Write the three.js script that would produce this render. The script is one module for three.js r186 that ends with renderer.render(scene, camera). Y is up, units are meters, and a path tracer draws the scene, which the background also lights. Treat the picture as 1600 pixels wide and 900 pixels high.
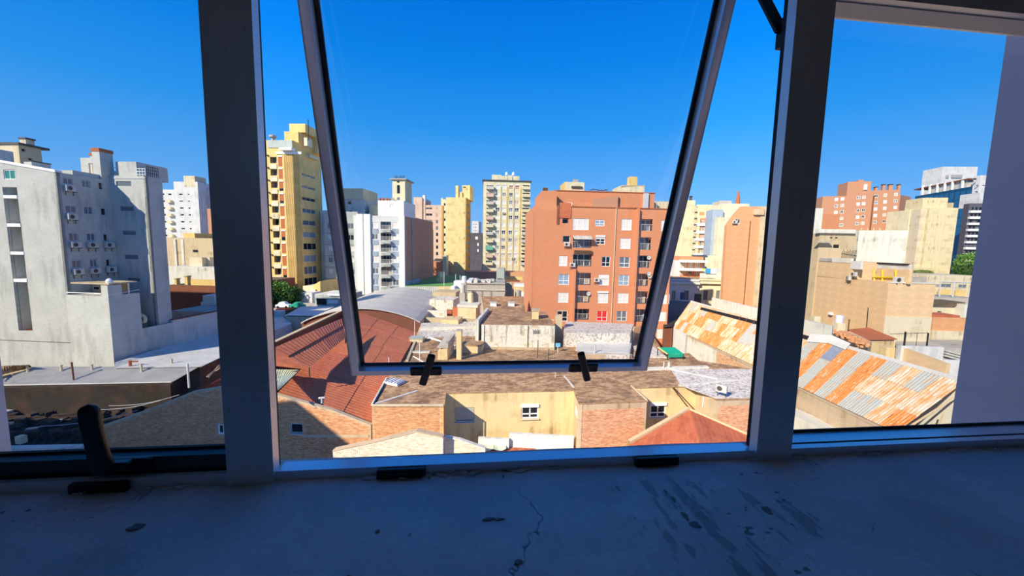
import * as THREE from 'three';
import { mergeGeometries } from 'three/addons/utils/BufferGeometryUtils.js';
import { RoundedBoxGeometry } from 'three/addons/geometries/RoundedBoxGeometry.js';

// ---------------------------------------------------------------- camera, sky, sun, exposure
const scene = new THREE.Scene();
const EYE = 18, FOCAL = 601, YAW = 0.1146, PITCH = 0.104, ROLL = 0.0196;
const camera = new THREE.PerspectiveCamera(2 * Math.atan(450 / FOCAL) * 180 / Math.PI, 16 / 9, 0.05, 1500);
camera.rotation.order = 'YXZ';
camera.rotation.set(-PITCH, -YAW, ROLL);
camera.position.set(0, EYE, 0);
const renderer = new THREE.WebGLRenderer();
renderer.toneMapping = THREE.LinearToneMapping;
renderer.toneMappingExposure = 1.0;
renderer.shadowMap.enabled = true;

const SUN_AZ = 49.8 * Math.PI / 180, SUN_EL = 31.6 * Math.PI / 180;   // azimuth in which the light travels, from -z towards +x
const SKY_STOPS = [[0, .30, .62, 1.12], [4, .23, .56, 1.10], [9, .125, .47, 1.07], [16, .030, .37, 1.04], [24, .004, .275, .98], [32, 0, .205, .90], [50, .012, .125, .52], [90, .012, .08, .34]];
function skyTexture() {
  const W = 64, H = 360, d = new Float32Array(W * H * 4);
  for (let y = 0; y < H; y++) {
    const el = Math.max(0, (y + .5) / H * 180 - 90);
    let k = 0; while (k < SKY_STOPS.length - 2 && SKY_STOPS[k + 1][0] < el) k++;
    const a = SKY_STOPS[k], b = SKY_STOPS[k + 1], t = (el - a[0]) / (b[0] - a[0]);
    for (let x = 0; x < W; x++) { const o = (y * W + x) * 4; const az = (x + .5) / W * 2 * Math.PI - Math.PI, ce = Math.cos(el * Math.PI / 180), se = Math.sin(el * Math.PI / 180);   // u = .5 looks along +x
      const cg = ce * Math.cos(SUN_EL) * (-Math.cos(az) * Math.sin(SUN_AZ) + Math.sin(az) * Math.cos(SUN_AZ)) + se * Math.sin(SUN_EL), ph = .98 + .2 * cg * cg;   // scattering: darkest at right angles to the sun
      for (let c = 0; c < 3; c++) d[o + c] = ph * (a[c + 1] + (b[c + 1] - a[c + 1]) * t); d[o + 3] = 1; }
  }
  const t = new THREE.DataTexture(d, W, H, THREE.RGBAFormat, THREE.FloatType);
  t.mapping = THREE.EquirectangularReflectionMapping; t.magFilter = THREE.LinearFilter; t.needsUpdate = true;
  return t;
}
scene.background = skyTexture();
scene.environment = scene.background;
const sun = new THREE.DirectionalLight(new THREE.Color().setRGB(1, .89, .70), 6.9);
sun.position.set(-Math.sin(SUN_AZ) * Math.cos(SUN_EL) * 200, Math.sin(SUN_EL) * 200, Math.cos(SUN_AZ) * Math.cos(SUN_EL) * 200 - 60);
sun.target.position.set(0, 0, -60);
sun.castShadow = true; sun.shadow.mapSize.set(4096, 4096);
Object.assign(sun.shadow.camera, { left: -160, right: 160, top: 160, bottom: -160, near: 1, far: 500 });
scene.add(sun, sun.target);

// ---------------------------------------------------------------- measuring: from a pixel of the 1600 x 900 frame to a place in the city
const V3 = (x, y, z) => new THREE.Vector3(x, y, z);
const cy = Math.cos(YAW), sy = Math.sin(YAW), cp = Math.cos(PITCH), sp = Math.sin(PITCH), cr = Math.cos(ROLL), sr = Math.sin(ROLL);
const r0 = V3(cy, 0, sy), f0 = V3(sy, 0, -cy), u0 = V3(0, 1, 0);
const FWD = f0.clone().multiplyScalar(cp).addScaledVector(u0, -sp), UPV = u0.clone().multiplyScalar(cp).addScaledVector(f0, sp);
const RGT = r0.clone().multiplyScalar(cr).addScaledVector(UPV, sr), UPC = UPV.clone().multiplyScalar(cr).addScaledVector(r0, -sr);
const ray = (px, py) => FWD.clone().addScaledVector(RGT, (px - 800) / FOCAL).addScaledVector(UPC, (450 - py) / FOCAL);
const EYEV = V3(0, EYE, 0);
const onY = (px, py, Y) => { const v = ray(px, py); return v.multiplyScalar((Y - EYE) / v.y).add(EYEV); };
const onZc = (px, py, zc) => { const v = ray(px, py); return v.multiplyScalar(zc / v.dot(f0)).add(EYEV); };
const onZ = (px, py, z) => { const v = ray(px, py); return v.multiplyScalar(z / v.z).add(EYEV); };
const along = (P, th, px, py) => {     // the vertical plane through P in direction th, met by the ray of a pixel
  const v = ray(px, py), nx = -Math.sin(th), nz = Math.cos(th);
  return v.multiplyScalar((P.x * nx + P.z * nz) / (v.x * nx + v.z * nz)).add(EYEV);
};
const GRID = 0.185, AWAY = GRID - Math.PI / 2;            // street grid: facades run along GRID, sides along AWAY
const offs = (P, th, d) => V3(P.x + Math.cos(th) * d, P.y, P.z + Math.sin(th) * d);
const lerp = (a, b, t) => a + (b - a) * t;
const mixv = (A, B, t) => A.clone().lerp(B, t);

let seed = 7;
const rnd = () => { seed = (seed * 1664525 + 1013904223) >>> 0; return seed / 4294967296; };
const rr = (a, b) => a + (b - a) * rnd();
const pick = (a) => a[Math.floor(rnd() * a.length)];

// ---------------------------------------------------------------- textures
function noiseGrid(n, s) { let q = s; const a = new Float32Array(n * n); for (let i = 0; i < n * n; i++) { q = (q * 1664525 + 1013904223) >>> 0; a[i] = q / 4294967296; } return a; }
const GR = {};
function vnoise(x, y, nx, ny, s) {          // periodic value noise, nx by ny cells over the unit square
  const g = GR[s] ??= noiseGrid(256, s * 7919 + 13), X = x * nx, Y = y * ny, ix = Math.floor(X), iy = Math.floor(Y);
  let a = X - ix, b = Y - iy; a = a * a * (3 - 2 * a); b = b * b * (3 - 2 * b);
  const at = (i, j) => g[(((j % ny) + ny) % ny % 256) * 256 + (((i % nx) + nx) % nx % 256)];
  return lerp(lerp(at(ix, iy), at(ix + 1, iy), a), lerp(at(ix, iy + 1), at(ix + 1, iy + 1), a), b);
}
const fbm = (x, y, nx, ny, s, o = 4) => { let v = 0, w = .5, t = 0; for (let i = 0; i < o; i++) { v += w * vnoise(x, y, nx, ny, s + i); t += w; w *= .55; nx = Math.min(256, nx * 2); ny = Math.min(256, ny * 2); } return v / t; };
const clamp01 = (x) => Math.min(1, Math.max(0, x)), sst = (a, b, x) => { x = clamp01((x - a) / (b - a)); return x * x * (3 - 2 * x); };
function tex(N, M, su, sv, fn, data = false) {
  const d = new Uint8Array(N * M * 4);
  for (let y = 0; y < M; y++) for (let x = 0; x < N; x++) {
    let c = fn((x + .5) / N, (y + .5) / M, x, y); if (typeof c === 'number') c = [c, c, c];
    const o = (y * N + x) * 4; d[o] = clamp01(c[0]) * 255; d[o + 1] = clamp01(c[1]) * 255; d[o + 2] = clamp01(c[2]) * 255; d[o + 3] = 255;
  }
  const t = new THREE.DataTexture(d, N, M); t.wrapS = t.wrapT = THREE.RepeatWrapping; t.magFilter = THREE.LinearFilter; t.minFilter = THREE.LinearMipmapLinearFilter; t.generateMipmaps = true;
  t.repeat.set(1 / su, 1 / sv); if (!data) t.colorSpace = THREE.SRGBColorSpace; t.needsUpdate = true; return t;
}
const mixc = (a, b, t) => [lerp(a[0], b[0], t), lerp(a[1], b[1], t), lerp(a[2], b[2], t)];
const T = {};
T.stucco = tex(256, 256, 7, 7, (u, v) => .9 + .1 * fbm(u, v, 5, 5, 3, 4) - .06 * vnoise(u, v, 60, 60, 9) - .07 * sst(.55, .8, fbm(u, v, 14, 2, 21, 3)));
T.stain = tex(512, 512, 9, 9, (u, v) => {
  const st = sst(.5, .78, fbm(u, v, 26, 3, 31, 4)), bl = sst(.52, .75, fbm(u, v, 6, 6, 41, 5)), g = vnoise(u, v, 64, 64, 5);
  return mixc([1, 1, 1], [.55, .5, .44], .5 * st * (.3 + .7 * bl) + .14 * bl).map((c) => c - .04 * g);
});
T.peel = tex(512, 512, 7, 7, (u, v) => {
  const a = fbm(u, v, 12, 16, 51, 5), p = .8 * sst(.56, .66, a), st = sst(.55, .8, fbm(u, v, 30, 4, 61, 4)), g = vnoise(u, v, 64, 64, 6);
  return mixc(mixc([1, 1, .98], [.90, .84, .73], p), [.62, .58, .52], .55 * st).map((c) => c - .09 * g);
});
T.membrane = tex(512, 512, 9, 9, (u, v) => {
  const f = fbm(u, v, 18, 34, 71, 5), b = fbm(u, v, 5, 6, 81, 4), g = vnoise(u, v, 64, 64, 8);
  let c = mixc([.64, .56, .46], [.84, .77, .66], sst(.3, .7, f)); c = mixc(c, [.54, .49, .43], .6 * sst(.5, .7, b)); c = mixc(c, [.95, .9, .82], .5 * sst(.68, .8, fbm(u, v, 30, 50, 91, 3)));
  return c.map((x) => x - .12 * g);
});
T.silver = tex(512, 512, 6, 6, (u, v) => {
  const f = fbm(u, v, 34, 44, 101, 6), b = fbm(u, v, 5, 5, 111, 4);
  return mixc([.93, .91, .88], [.66, .62, .57], clamp01(.9 * sst(.42, .72, f) * (.35 + b))).map((c) => c - .05 * vnoise(u, v, 200, 200, 6));
});
const pits = (u, v) => sst(.72, .78, fbm(u, v, 90, 110, 131, 3)) * sst(.52, .62, fbm(u, v, 8, 8, 133, 3)), skim = (u, v) => sst(.5, .53, fbm(u, v, 7, 12, 141, 6));
const crack = (u, v) => (1 - sst(0, .0035, Math.abs(fbm(u, v, 4, 4, 151, 6) - .5))) * sst(.54, .6, fbm(u, v, 5, 5, 181, 3)), scrape = (u, v) => sst(.56, .66, fbm(u, v, 120, 26, 161, 3)) * sst(.55, .63, fbm(u, v, 7, 7, 171, 4));
T.concrete = tex(1024, 1024, 1.3, 1.3, (u, v) => .80 + .16 * fbm(u, v, 10, 10, 121, 7) + .05 * (vnoise(u, v, 256, 256, 7) - .5) - .34 * pits(u, v) + .035 * skim(u, v) - .34 * crack(u, v) - .16 * scrape(u, v));
T.concreteBump = tex(1024, 1024, 1.3, 1.3, (u, v) => .5 + .25 * fbm(u, v, 16, 16, 121, 6) - .4 * pits(u, v) + .12 * skim(u, v) - .35 * crack(u, v) - .15 * scrape(u, v), true);
T.brick = tex(512, 512, 2.08, 1.2, (u, v) => {    // 8 bricks by 16 courses: for walls too far away to tell bricks apart
  const r = Math.floor(v * 16), x = u * 8 + (r % 2) * .5, i = Math.floor(x), fx = x - i, fy = v * 16 - r, m = fx < .05 || fy < .15;
  const h = vnoise(((i % 8) + .5) / 8, (r + .5) / 16, 8, 16, 191), f = fbm(u, v, 3, 3, 201, 4);
  return m ? [.97, .93, .86] : mixc([.88, .80, .72], [1, .95, .88], h).map((c) => c * (.9 + .13 * f));
});
T.tiling = tex(256, 256, 3, 3, (u, v) => .93 + .07 * fbm(u, v, 20, 20, 211, 3) - (v * 40 % 1 < .15 ? .04 : 0));
const rustFn = (grey, orange, pale, dark, amt, s) => (u, v) => {
  const st = fbm(u, v, 20, 3, s, 5), bl = fbm(u, v, 6, 5, s + 10, 5), sp2 = fbm(u, v, 30, 10, s + 20, 3);
  let c = mixc(grey, orange, sst(amt - .08, amt + .1, st * .6 + bl * .5)); c = mixc(c, dark, .7 * sst(.58, .72, bl) * sst(.4, .6, st)); c = mixc(c, pale, .75 * sst(.66, .72, sp2));
  return c.map((x) => x - .05 * vnoise(u, v, 64, 64, s + 30));
};
T.rustA = tex(256, 256, 1.1, 4.6, rustFn([.86, .80, .70], [.93, .58, .28], [.95, .88, .78], [.76, .40, .17], .36, 221));
T.rustB = tex(256, 256, 1.1, 4.6, rustFn([.92, .86, .76], [.93, .70, .47], [.95, .9, .84], [.86, .58, .36], .48, 241));
T.rustC = tex(256, 256, 1.1, 4.6, rustFn([.76, .76, .71], [.88, .68, .46], [.82, .82, .79], [.78, .6, .44], .66, 261));
T.redPaint = tex(512, 512, 8, 8, (u, v) => {
  const a = fbm(u, v, 5, 26, 281, 5), b = fbm(u, v, 6, 5, 291, 4);
  let c = mixc([.74, .45, .35], [.82, .53, .42], a); c = mixc(c, [.66, .38, .29], .5 * sst(.55, .75, b)); return mixc(c, [.86, .66, .52], .55 * sst(.70, .78, fbm(u, v, 40, 22, 301, 3))).map((x) => x - .05 * vnoise(u, v, 64, 64, 4));
});
T.zinc = tex(256, 256, 5, 5, (u, v) => .86 + .14 * fbm(u, v, 4, 10, 311, 4) - .14 * sst(.6, .75, fbm(u, v, 12, 6, 321, 4)));
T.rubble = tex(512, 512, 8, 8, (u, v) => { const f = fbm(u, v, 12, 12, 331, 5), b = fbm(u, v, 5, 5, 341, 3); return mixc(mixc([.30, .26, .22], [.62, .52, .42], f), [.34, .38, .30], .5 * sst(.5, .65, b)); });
T.painted = tex(256, 256, .6, .6, (u, v) => .95 + .05 * fbm(u, v, 6, 12, 351, 4) - .10 * sst(.78, .84, fbm(u, v, 60, 60, 361, 3)));

// ---------------------------------------------------------------- materials
const col = (h) => new THREE.Color(h);
function mat(c, map, o = {}) { return new THREE.MeshStandardMaterial({ color: col(c), map: map ?? null, roughness: o.r ?? .9, metalness: o.m ?? 0, bumpMap: o.bump ?? null, bumpScale: o.bs ?? 1, side: THREE.DoubleSide }); }
const M = {
  annex: mat('#d6d7cc', T.stucco), greyWall: mat('#cbccc4', T.stucco), whiteWall: mat('#e6e6e2', T.stucco), whiteStain: mat('#dfdccd', T.stain), peel: mat('#ece6d8', T.peel),
  tanWall: mat('#cdb994', T.stain), beige: mat('#dccfb0', T.stain), cream: mat('#f0e6bf', T.stucco), creamPale: mat('#e2d3a8', T.stain), yellow: mat('#f0d898', T.stain),
  ochre: mat('#f2d084', T.stucco), ochreDeep: mat('#dfb060', T.stucco), olive: mat('#c4a468', T.stain), pink: mat('#eccdb6', T.stucco), salmon: mat('#db9166', T.tiling), orangeBrick: mat('#cb9472', T.tiling),
  brickTan: mat('#efd9b6', T.brick), brickOrange: mat('#e6b48c', T.brick), brickDark: mat('#8f5c47', T.brick), brickRose: mat('#c9977a', T.tiling), mortar: mat('#cdb594', T.stain), mortarWhite: mat('#e9dfcc', T.stain),
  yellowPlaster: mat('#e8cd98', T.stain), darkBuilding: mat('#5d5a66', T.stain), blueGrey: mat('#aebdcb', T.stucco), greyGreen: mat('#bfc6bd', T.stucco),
  membrane: mat('#f4d8be', T.membrane, { r: .95 }), silver: mat('#f4f1ec', T.silver, { r: .8 }), rubble: mat('#e8e0d8', T.rubble, { r: 1 }), greyRoof: mat('#b9b2a6', T.stain), greyMetal: mat('#b4b2ae', T.zinc, { r: .6 }), whiteSheet: mat('#e8e6dc', T.zinc, { r: .5 }),
  vault: mat('#e0dbcc', T.zinc, { r: .6 }), redRoof: mat('#fbe8c8', T.redPaint, { r: .75 }), redRoofB: mat('#ecd9d2', T.redPaint, { r: .75 }), terracotta: mat('#b5673f', T.stain), terracottaFlat: mat('#ffe2c2', T.redPaint, { r: .85 }), paleGreen: mat('#cfd8bb', T.zinc, { r: .6 }),
  rustA: mat('#ffffff', T.rustA, { r: .8 }), rustB: mat('#ffffff', T.rustB, { r: .8 }), rustC: mat('#ffffff', T.rustC, { r: .7 }), zincSheet: mat('#a9b2bf', T.zinc, { r: .5, m: .2 }),
  dark: mat('#17161a', null, { r: .8 }), steel: mat('#3a3a3e', null, { r: .5, m: .6 }), whitePaint: mat('#eeeeea', null, { r: .6 }), offWhite: mat('#d9d6cc', T.stucco, { r: .7 }), lightGrey: mat('#c2c4c8', null, { r: .6 }),
  green: mat('#6fae5a', T.stucco, { r: .95 }), tarp: mat('#12a07c', null, { r: .6 }), foliage: mat('#5f8a34', null, { r: .8 }), foliageDark: mat('#38571f', null, { r: .8 }), foliageOlive: mat('#7d8a45', null, { r: .85 }), bark: mat('#5a4632', null),
  tank: mat('#e6dfb4', T.stucco, { r: .7 }), tankGrey: mat('#b8b4ae', T.stucco, { r: .7 }), tankWhite: mat('#dcdcec', null, { r: .5 }), blue: mat('#3a9ad8', null, { r: .6 }), lime: mat('#c8d860', null), yellowPaint: mat('#e0c030', T.stain), redCloth: mat('#d8201c', null),
  shutter: mat('#b4643a', T.tiling, { r: .8 }), shutterWhite: mat('#efece2', T.tiling, { r: .7 }), shutterGrey: mat('#b9b2a4', T.tiling), curtain: mat('#f2eee6', T.stucco), curtainTan: mat('#b9a288', null), tealCurtain: mat('#6fb098', null),
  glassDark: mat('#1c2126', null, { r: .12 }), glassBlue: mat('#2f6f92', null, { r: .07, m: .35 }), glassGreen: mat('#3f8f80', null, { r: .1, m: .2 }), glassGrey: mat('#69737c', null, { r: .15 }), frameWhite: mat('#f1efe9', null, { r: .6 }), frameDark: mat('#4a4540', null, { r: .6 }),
  glassBlueDim: mat('#8fa3b4', null, { r: .15 }), salmonDeep: mat('#a9603c', T.tiling), blueGreyDark: mat('#5a6486', T.stucco), glassBlueDeep: mat('#1d5270', null, { r: .1, m: .3 }), blueSheet: mat('#6fb6dc', null, { r: .5 }),
  // the room and its window
  mullion: mat('#efedf0', T.painted, { r: .36, m: .35 }), sash: mat('#eceef6', T.painted, { r: .3, m: .5 }), leftSash: mat('#3b4448', T.painted, { r: .5 }), gasket: mat('#08080a', null, { r: .7 }), black: mat('#060607', null, { r: .38 }), arm: mat('#2a2a2c', T.painted, { r: .6, m: .5 }),
  sill: mat('#f0ede8', T.concrete, { r: .82, bump: T.concreteBump, bs: .003 }), yard: mat('#8a7f78', T.rubble, { r: 1 }), chip: mat('#8f8a84', T.stucco), room: mat('#d2c8ba', T.stucco), roomDark: mat('#c2b39c', T.stucco), pier: mat('#ece4ea', T.stucco, { r: .85 }), ground: mat('#b8a995', T.stain),  // yard: dark debris colour, taken darker to stand in for shade
  pane: new THREE.MeshPhysicalMaterial({ color: 0xf8f9f9, roughness: 0, transmission: 1, thickness: 0, ior: 1.5, side: THREE.DoubleSide }),
};

// ---------------------------------------------------------------- meshes
class G {           // collects faces in world coordinates; uv in metres
  constructor() { this.p = []; this.u = []; }
  tri(a, b, c, uv) {
    const n = b.clone().sub(a).cross(c.clone().sub(a)).normalize(), flat = Math.abs(n.y) > .72;
    let tx = -n.z, tz = n.x; const l = Math.hypot(tx, tz) || 1; tx = -tx / l; tz = -tz / l;
    for (const [i, q] of [a, b, c].entries()) { this.p.push(q.x, q.y, q.z); if (uv) this.u.push(uv[i][0], uv[i][1]); else if (flat) this.u.push(q.x, -q.z); else this.u.push(q.x * tx + q.z * tz, q.y); }
    return this;
  }
  quad(a, b, c, d, uv) { this.tri(a, b, c, uv && [uv[0], uv[1], uv[2]]); return this.tri(a, c, d, uv && [uv[0], uv[2], uv[3]]); }
  poly(pts, Y, up = true) {       // horizontal polygon
    const f = THREE.ShapeUtils.triangulateShape(pts.map((p) => new THREE.Vector2(p.x, p.z)), []);
    for (const t of f) { const [a, b, c] = t.map((i) => V3(pts[i].x, Y, pts[i].z)); const n = b.clone().sub(a).cross(c.clone().sub(a)); if ((n.y > 0) === up) this.tri(a, b, c); else this.tri(a, c, b); }
    return this;
  }
  prism(pts, y0, y1, cap = true) {
    const n = pts.length, top = (i) => Array.isArray(y1) ? y1[i % n] : y1;
    for (let i = 0; i < n; i++) { const a = pts[i], b = pts[(i + 1) % n]; this.quad(V3(a.x, y0, a.z), V3(b.x, y0, b.z), V3(b.x, top(i + 1), b.z), V3(a.x, top(i), a.z)); }
    if (cap) { if (Array.isArray(y1)) { const f = THREE.ShapeUtils.triangulateShape(pts.map((p) => new THREE.Vector2(p.x, p.z)), []); for (const t of f) { const [a, b, c] = t.map((i) => V3(pts[i].x, y1[i], pts[i].z)); this.tri(a, c, b); } } else this.poly(pts, y1, true); this.poly(pts, y0, false); }
    return this;
  }
  box(c, w, h, d, th = 0) {       // centre of the base, width along th
    const u = V3(Math.cos(th), 0, Math.sin(th)).multiplyScalar(w / 2), v = V3(-Math.sin(th), 0, Math.cos(th)).multiplyScalar(d / 2);
    const q = [c.clone().sub(u).add(v), c.clone().add(u).add(v), c.clone().add(u).sub(v), c.clone().sub(u).sub(v)];
    return this.prism(q, c.y, c.y + h);
  }
  bar(a, b, r, n = 6) {           // a round bar
    const d = b.clone().sub(a), L = d.length(); d.divideScalar(L); const s = Math.abs(d.y) > .9 ? V3(1, 0, 0) : V3(0, 1, 0), e1 = s.clone().cross(d).normalize(), e2 = d.clone().cross(e1);
    const at = (o, i) => o.clone().addScaledVector(e1, r * Math.cos(i / n * 6.28319)).addScaledVector(e2, r * Math.sin(i / n * 6.28319));
    for (let i = 0; i < n; i++) { this.quad(at(a, i), at(a, i + 1), at(b, i + 1), at(b, i)); this.tri(b, at(b, i), at(b, i + 1)); this.tri(a, at(a, i + 1), at(a, i)); }
    return this;
  }
  cyl(c, prof, n = 14) {          // lathe around a vertical axis: [[r, y], ...] from the base point c
    for (let k = 0; k + 1 < prof.length; k++) for (let i = 0; i < n; i++) {
      const at = (j, q) => V3(c.x + prof[q][0] * Math.cos(-j / n * 6.28319), c.y + prof[q][1], c.z + prof[q][0] * Math.sin(-j / n * 6.28319));
      this.quad(at(i, k), at(i + 1, k), at(i + 1, k + 1), at(i, k + 1));
    }
    return this;
  }
  geo(o) { const g = new THREE.BufferGeometry(); const p = new Float32Array(this.p); if (o) for (let i = 0; i < p.length; i += 3) { p[i] -= o.x; p[i + 1] -= o.y; p[i + 2] -= o.z; } g.setAttribute('position', new THREE.BufferAttribute(p, 3)); g.setAttribute('uv', new THREE.BufferAttribute(new Float32Array(this.u), 2)); g.computeVertexNormals(); return g; }
}
const used = {};
const numbered = (n) => { const k = used[n] = (used[n] ?? -1) + 1; return k ? n + '_' + String(k).padStart(3, '0') : n; };
function tag(o, label, category, group, kind) { if (label) o.userData.label = label; if (category) o.userData.category = category; if (group) o.userData.group = group; if (kind) o.userData.kind = kind; return o; }
function thing(name, label, category, base, group) { const o = new THREE.Group(); o.name = numbered(name); o.position.copy(base); scene.add(o); return tag(o, label, category, group); }
const rootOf = (o) => { const b = V3(); for (let q = o; q && q !== scene; q = q.parent) b.add(q.position); return b; };
function part(t, name, g, m, label) {      // g: a G in world coordinates, or a BufferGeometry in the parent's
  const o = new THREE.Mesh(g instanceof G ? g.geo(t === scene ? null : rootOf(t)) : g, m); o.name = t === scene ? numbered(name) : name; o.castShadow = o.receiveShadow = true; t.add(o); if (label) o.userData.label = label; return o;
}
function struct(name, g, m) { const o = part(scene, name, g, m); o.userData.kind = 'structure'; return o; }
function single(name, label, category, base, g, m, group) {     // a thing that is one mesh
  const o = new THREE.Mesh(g.geo(base), m); o.name = numbered(name); o.position.copy(base); o.castShadow = o.receiveShadow = true; scene.add(o); return tag(o, label, category, group);
}

// walls with real openings -------------------------------------------------------------
const GEO = {};
const cached = (k, f) => GEO[k] ??= f();
function frameGeo(w, h, n, hb, ft = .06) {    // frame bars: n leaves, hb = true for a transom
  return cached(['fr', w, h, n, hb, ft].join(), () => {
    const L = [], b = (x, y, bw, bh) => L.push(new THREE.BoxGeometry(bw, bh, .07).translate(x, y, -.09));
    b(0, ft / 2, w, ft); b(0, h - ft / 2, w, ft); b(-w / 2 + ft / 2, h / 2, ft, h - 2 * ft); b(w / 2 - ft / 2, h / 2, ft, h - 2 * ft);
    for (let i = 1; i < n; i++) b(-w / 2 + w * i / n, h / 2, ft, h - 2 * ft);
    if (hb) b(0, h * .38, w - 2 * ft, ft);
    return mergeGeometries(L);
  });
}
const plate = (w, h, d) => cached(['pl', w, h, d].join(), () => new THREE.BoxGeometry(w, h, d).translate(0, h / 2, 0));
const q1 = (x) => Math.max(.15, Math.round(x * 10) / 10);
function wallFrame(A, B) { const th = Math.atan2(B.z - A.z, B.x - A.x); return { A, B, th, L: Math.hypot(B.x - A.x, B.z - A.z), uv: (px, py) => { const h = along(A, th, px, py); return [(h.x - A.x) * Math.cos(th) + (h.z - A.z) * Math.sin(th), h.y]; } }; }
const rectUV = (W, r) => { const [a, t] = W.uv(r[0], r[1]), [b, s] = W.uv(r[2], r[3]); return [a, s, b, t]; };
function addWindow(t, W, w) {     // w: {r:[u0,v0,u1,v1], kind}
  const [a, b, c, d] = w.r, ww = q1(c - a), hh = q1(d - b), th = W.th, o = rootOf(t), k = w.k ?? {};
  const win = new THREE.Mesh(frameGeo(ww, hh, k.n ?? 2, k.hb, k.ft ?? .06), k.f ?? M.frameWhite); win.name = k.name ?? 'window'; win.castShadow = win.receiveShadow = true;
  const u = (a + c) / 2, rec = w.rec ?? 0; win.position.set(W.A.x + Math.cos(th) * u + Math.sin(th) * rec, b, W.A.z + Math.sin(th) * u - Math.cos(th) * rec).sub(o); win.rotation.y = -th; t.add(win);
  const sub = (name, g, m, y, z, x = 0) => { const s = new THREE.Mesh(g, m); s.name = name; s.position.set(x, y, z); s.castShadow = s.receiveShadow = true; win.add(s); return s; };
  sub('pane', plate(ww - .04, hh - .04, .02), k.p ?? M.glassDark, .02, -.1);
  if (k.sh) { const sh = q1(hh * k.sh); sub('shutter', plate(ww - .02, Math.min(sh, hh - .02), .03), k.shm ?? M.shutterWhite, hh - Math.min(sh, hh - .02) - .01, -.03); }
  if (k.sill) sub('sill', plate(ww + .1, .06, .2), k.sillm ?? M.offWhite, -.06, .06);
  if (k.box) sub('shutter_box', plate(ww + .05, .25, .16), k.boxm ?? M.frameWhite, hh - .02, .03);
  if (k.rail) { const L = [new THREE.BoxGeometry(ww, .05, .05).translate(0, .95, 0)]; for (let x = -ww / 2; x <= ww / 2 + .01; x += .22) L.push(new THREE.BoxGeometry(.025, .95, .025).translate(x, .475, 0)); sub('railing', cached(['rl', ww].join(), () => mergeGeometries(L)), k.railm ?? M.frameWhite, 0, (w.rec ?? 0) + (k.railz ?? .0)); }
  if (k.bal) { const L = [new THREE.BoxGeometry(ww + .3, .16, k.bal).translate(0, -.1, k.bal / 2), new THREE.BoxGeometry(ww + .3, .9, .09).translate(0, .4, k.bal - .05), new THREE.BoxGeometry(.09, .9, k.bal).translate(-ww / 2 - .12, .4, k.bal / 2), new THREE.BoxGeometry(.09, .9, k.bal).translate(ww / 2 + .12, .4, k.bal / 2)]; sub('balcony', cached(['bl', ww, k.bal].join(), () => mergeGeometries(L)), k.balm ?? M.cream, 0, 0); }
  return win;
}
// a wall from A to B (left to right as seen from outside) with holes for its windows
function facade(t, W, y0, y1, m, wins = [], thick = .25, name = 'wall', outline) {
  const sh = new THREE.Shape(); const o = outline ?? [[0, y0], [W.L, y0], [W.L, y1], [0, y1]];
  o.forEach(([u, v], i) => i ? sh.lineTo(u, v) : sh.moveTo(u, v));
  for (const w of wins) if (!w.nohole) { const [a, b, c, d] = w.r; const h = new THREE.Path(); const A = Math.max(a, .05), C = Math.min(c, W.L - .05), B = Math.max(b, y0 + .03); if (C - A < .05 || d - B < .05) continue; h.moveTo(A, B); h.lineTo(A, d); h.lineTo(C, d); h.lineTo(C, B); sh.holes.push(h); }
  const g = new THREE.ExtrudeGeometry(sh, { depth: thick, bevelEnabled: false }).translate(0, 0, -thick);
  const me = new THREE.Mesh(g, m); me.name = name; me.castShadow = me.receiveShadow = true; me.position.set(W.A.x, 0, W.A.z).sub(rootOf(t)); me.rotation.y = -W.th; t.add(me);
  for (const w of wins) if (w.k !== null) addWindow(t, W, w);
  return me;
}
function insetPlan(P, ds) {       // each edge i moved inwards by ds[i]
  const n = P.length, E = P.map((a, i) => { const b = P[(i + 1) % n], th = Math.atan2(b.z - a.z, b.x - a.x); return { x: a.x + Math.sin(th) * ds[i], z: a.z - Math.cos(th) * ds[i], c: Math.cos(th), s: Math.sin(th) }; });
  return P.map((p, i) => { const e = E[(i + n - 1) % n], f = E[i], D = e.c * f.s - e.s * f.c; if (Math.abs(D) < 1e-6) return V3(f.x, 0, f.z); const t = ((f.x - e.x) * f.s - (f.z - e.z) * f.c) / D; return V3(e.x + e.c * t, 0, e.z + e.s * t); });
}
const gridR = (W, cols, cy0, rows, rx0) => { const us = cols.map(([a, b]) => [W.uv(a, cy0)[0], W.uv(b, cy0)[0]]), vs = rows.map(([a, b]) => [W.uv(rx0, b)[1], W.uv(rx0, a)[1]]); const o = []; vs.forEach((v, j) => us.forEach((u, i) => o.push({ r: [u[0], v[0], u[1], v[1]], i, j }))); return o; };
// a building: plan (front left, front right, back right, back left, ...), facades on the edges given in fac
function bldg(name, label, plan, y0, y1, m, fac = {}, o = {}) {
  if (y0 < 7.9) y0 = 0;
  const c = plan.reduce((a, p) => a.add(p), V3()).divideScalar(plan.length); c.y = y0;
  const t = thing(name, label, o.cat ?? 'building', c, o.group);
  const core = insetPlan(plan, plan.map((_, i) => fac[i] ? (o.inset ?? .28) : 0));
  part(t, o.coreName ?? 'wall', new G().prism(core, y0, y1 - .02), o.coreM ?? m);
  for (const i in fac) { const W = wallFrame(plan[i], plan[(+i + 1) % plan.length]); facade(t, W, y0, fac[i].y1 ?? y1, fac[i].m ?? m, typeof fac[i].w === 'function' ? fac[i].w(W) : fac[i].w ?? [], .25, 'wall', fac[i].outline?.(W)); }
  if (o.roof) part(t, 'roof', new G().prism(insetPlan(plan, plan.map(() => .02)), y1 - .03, y1 + .03), o.roof);
  return t;
}
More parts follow.
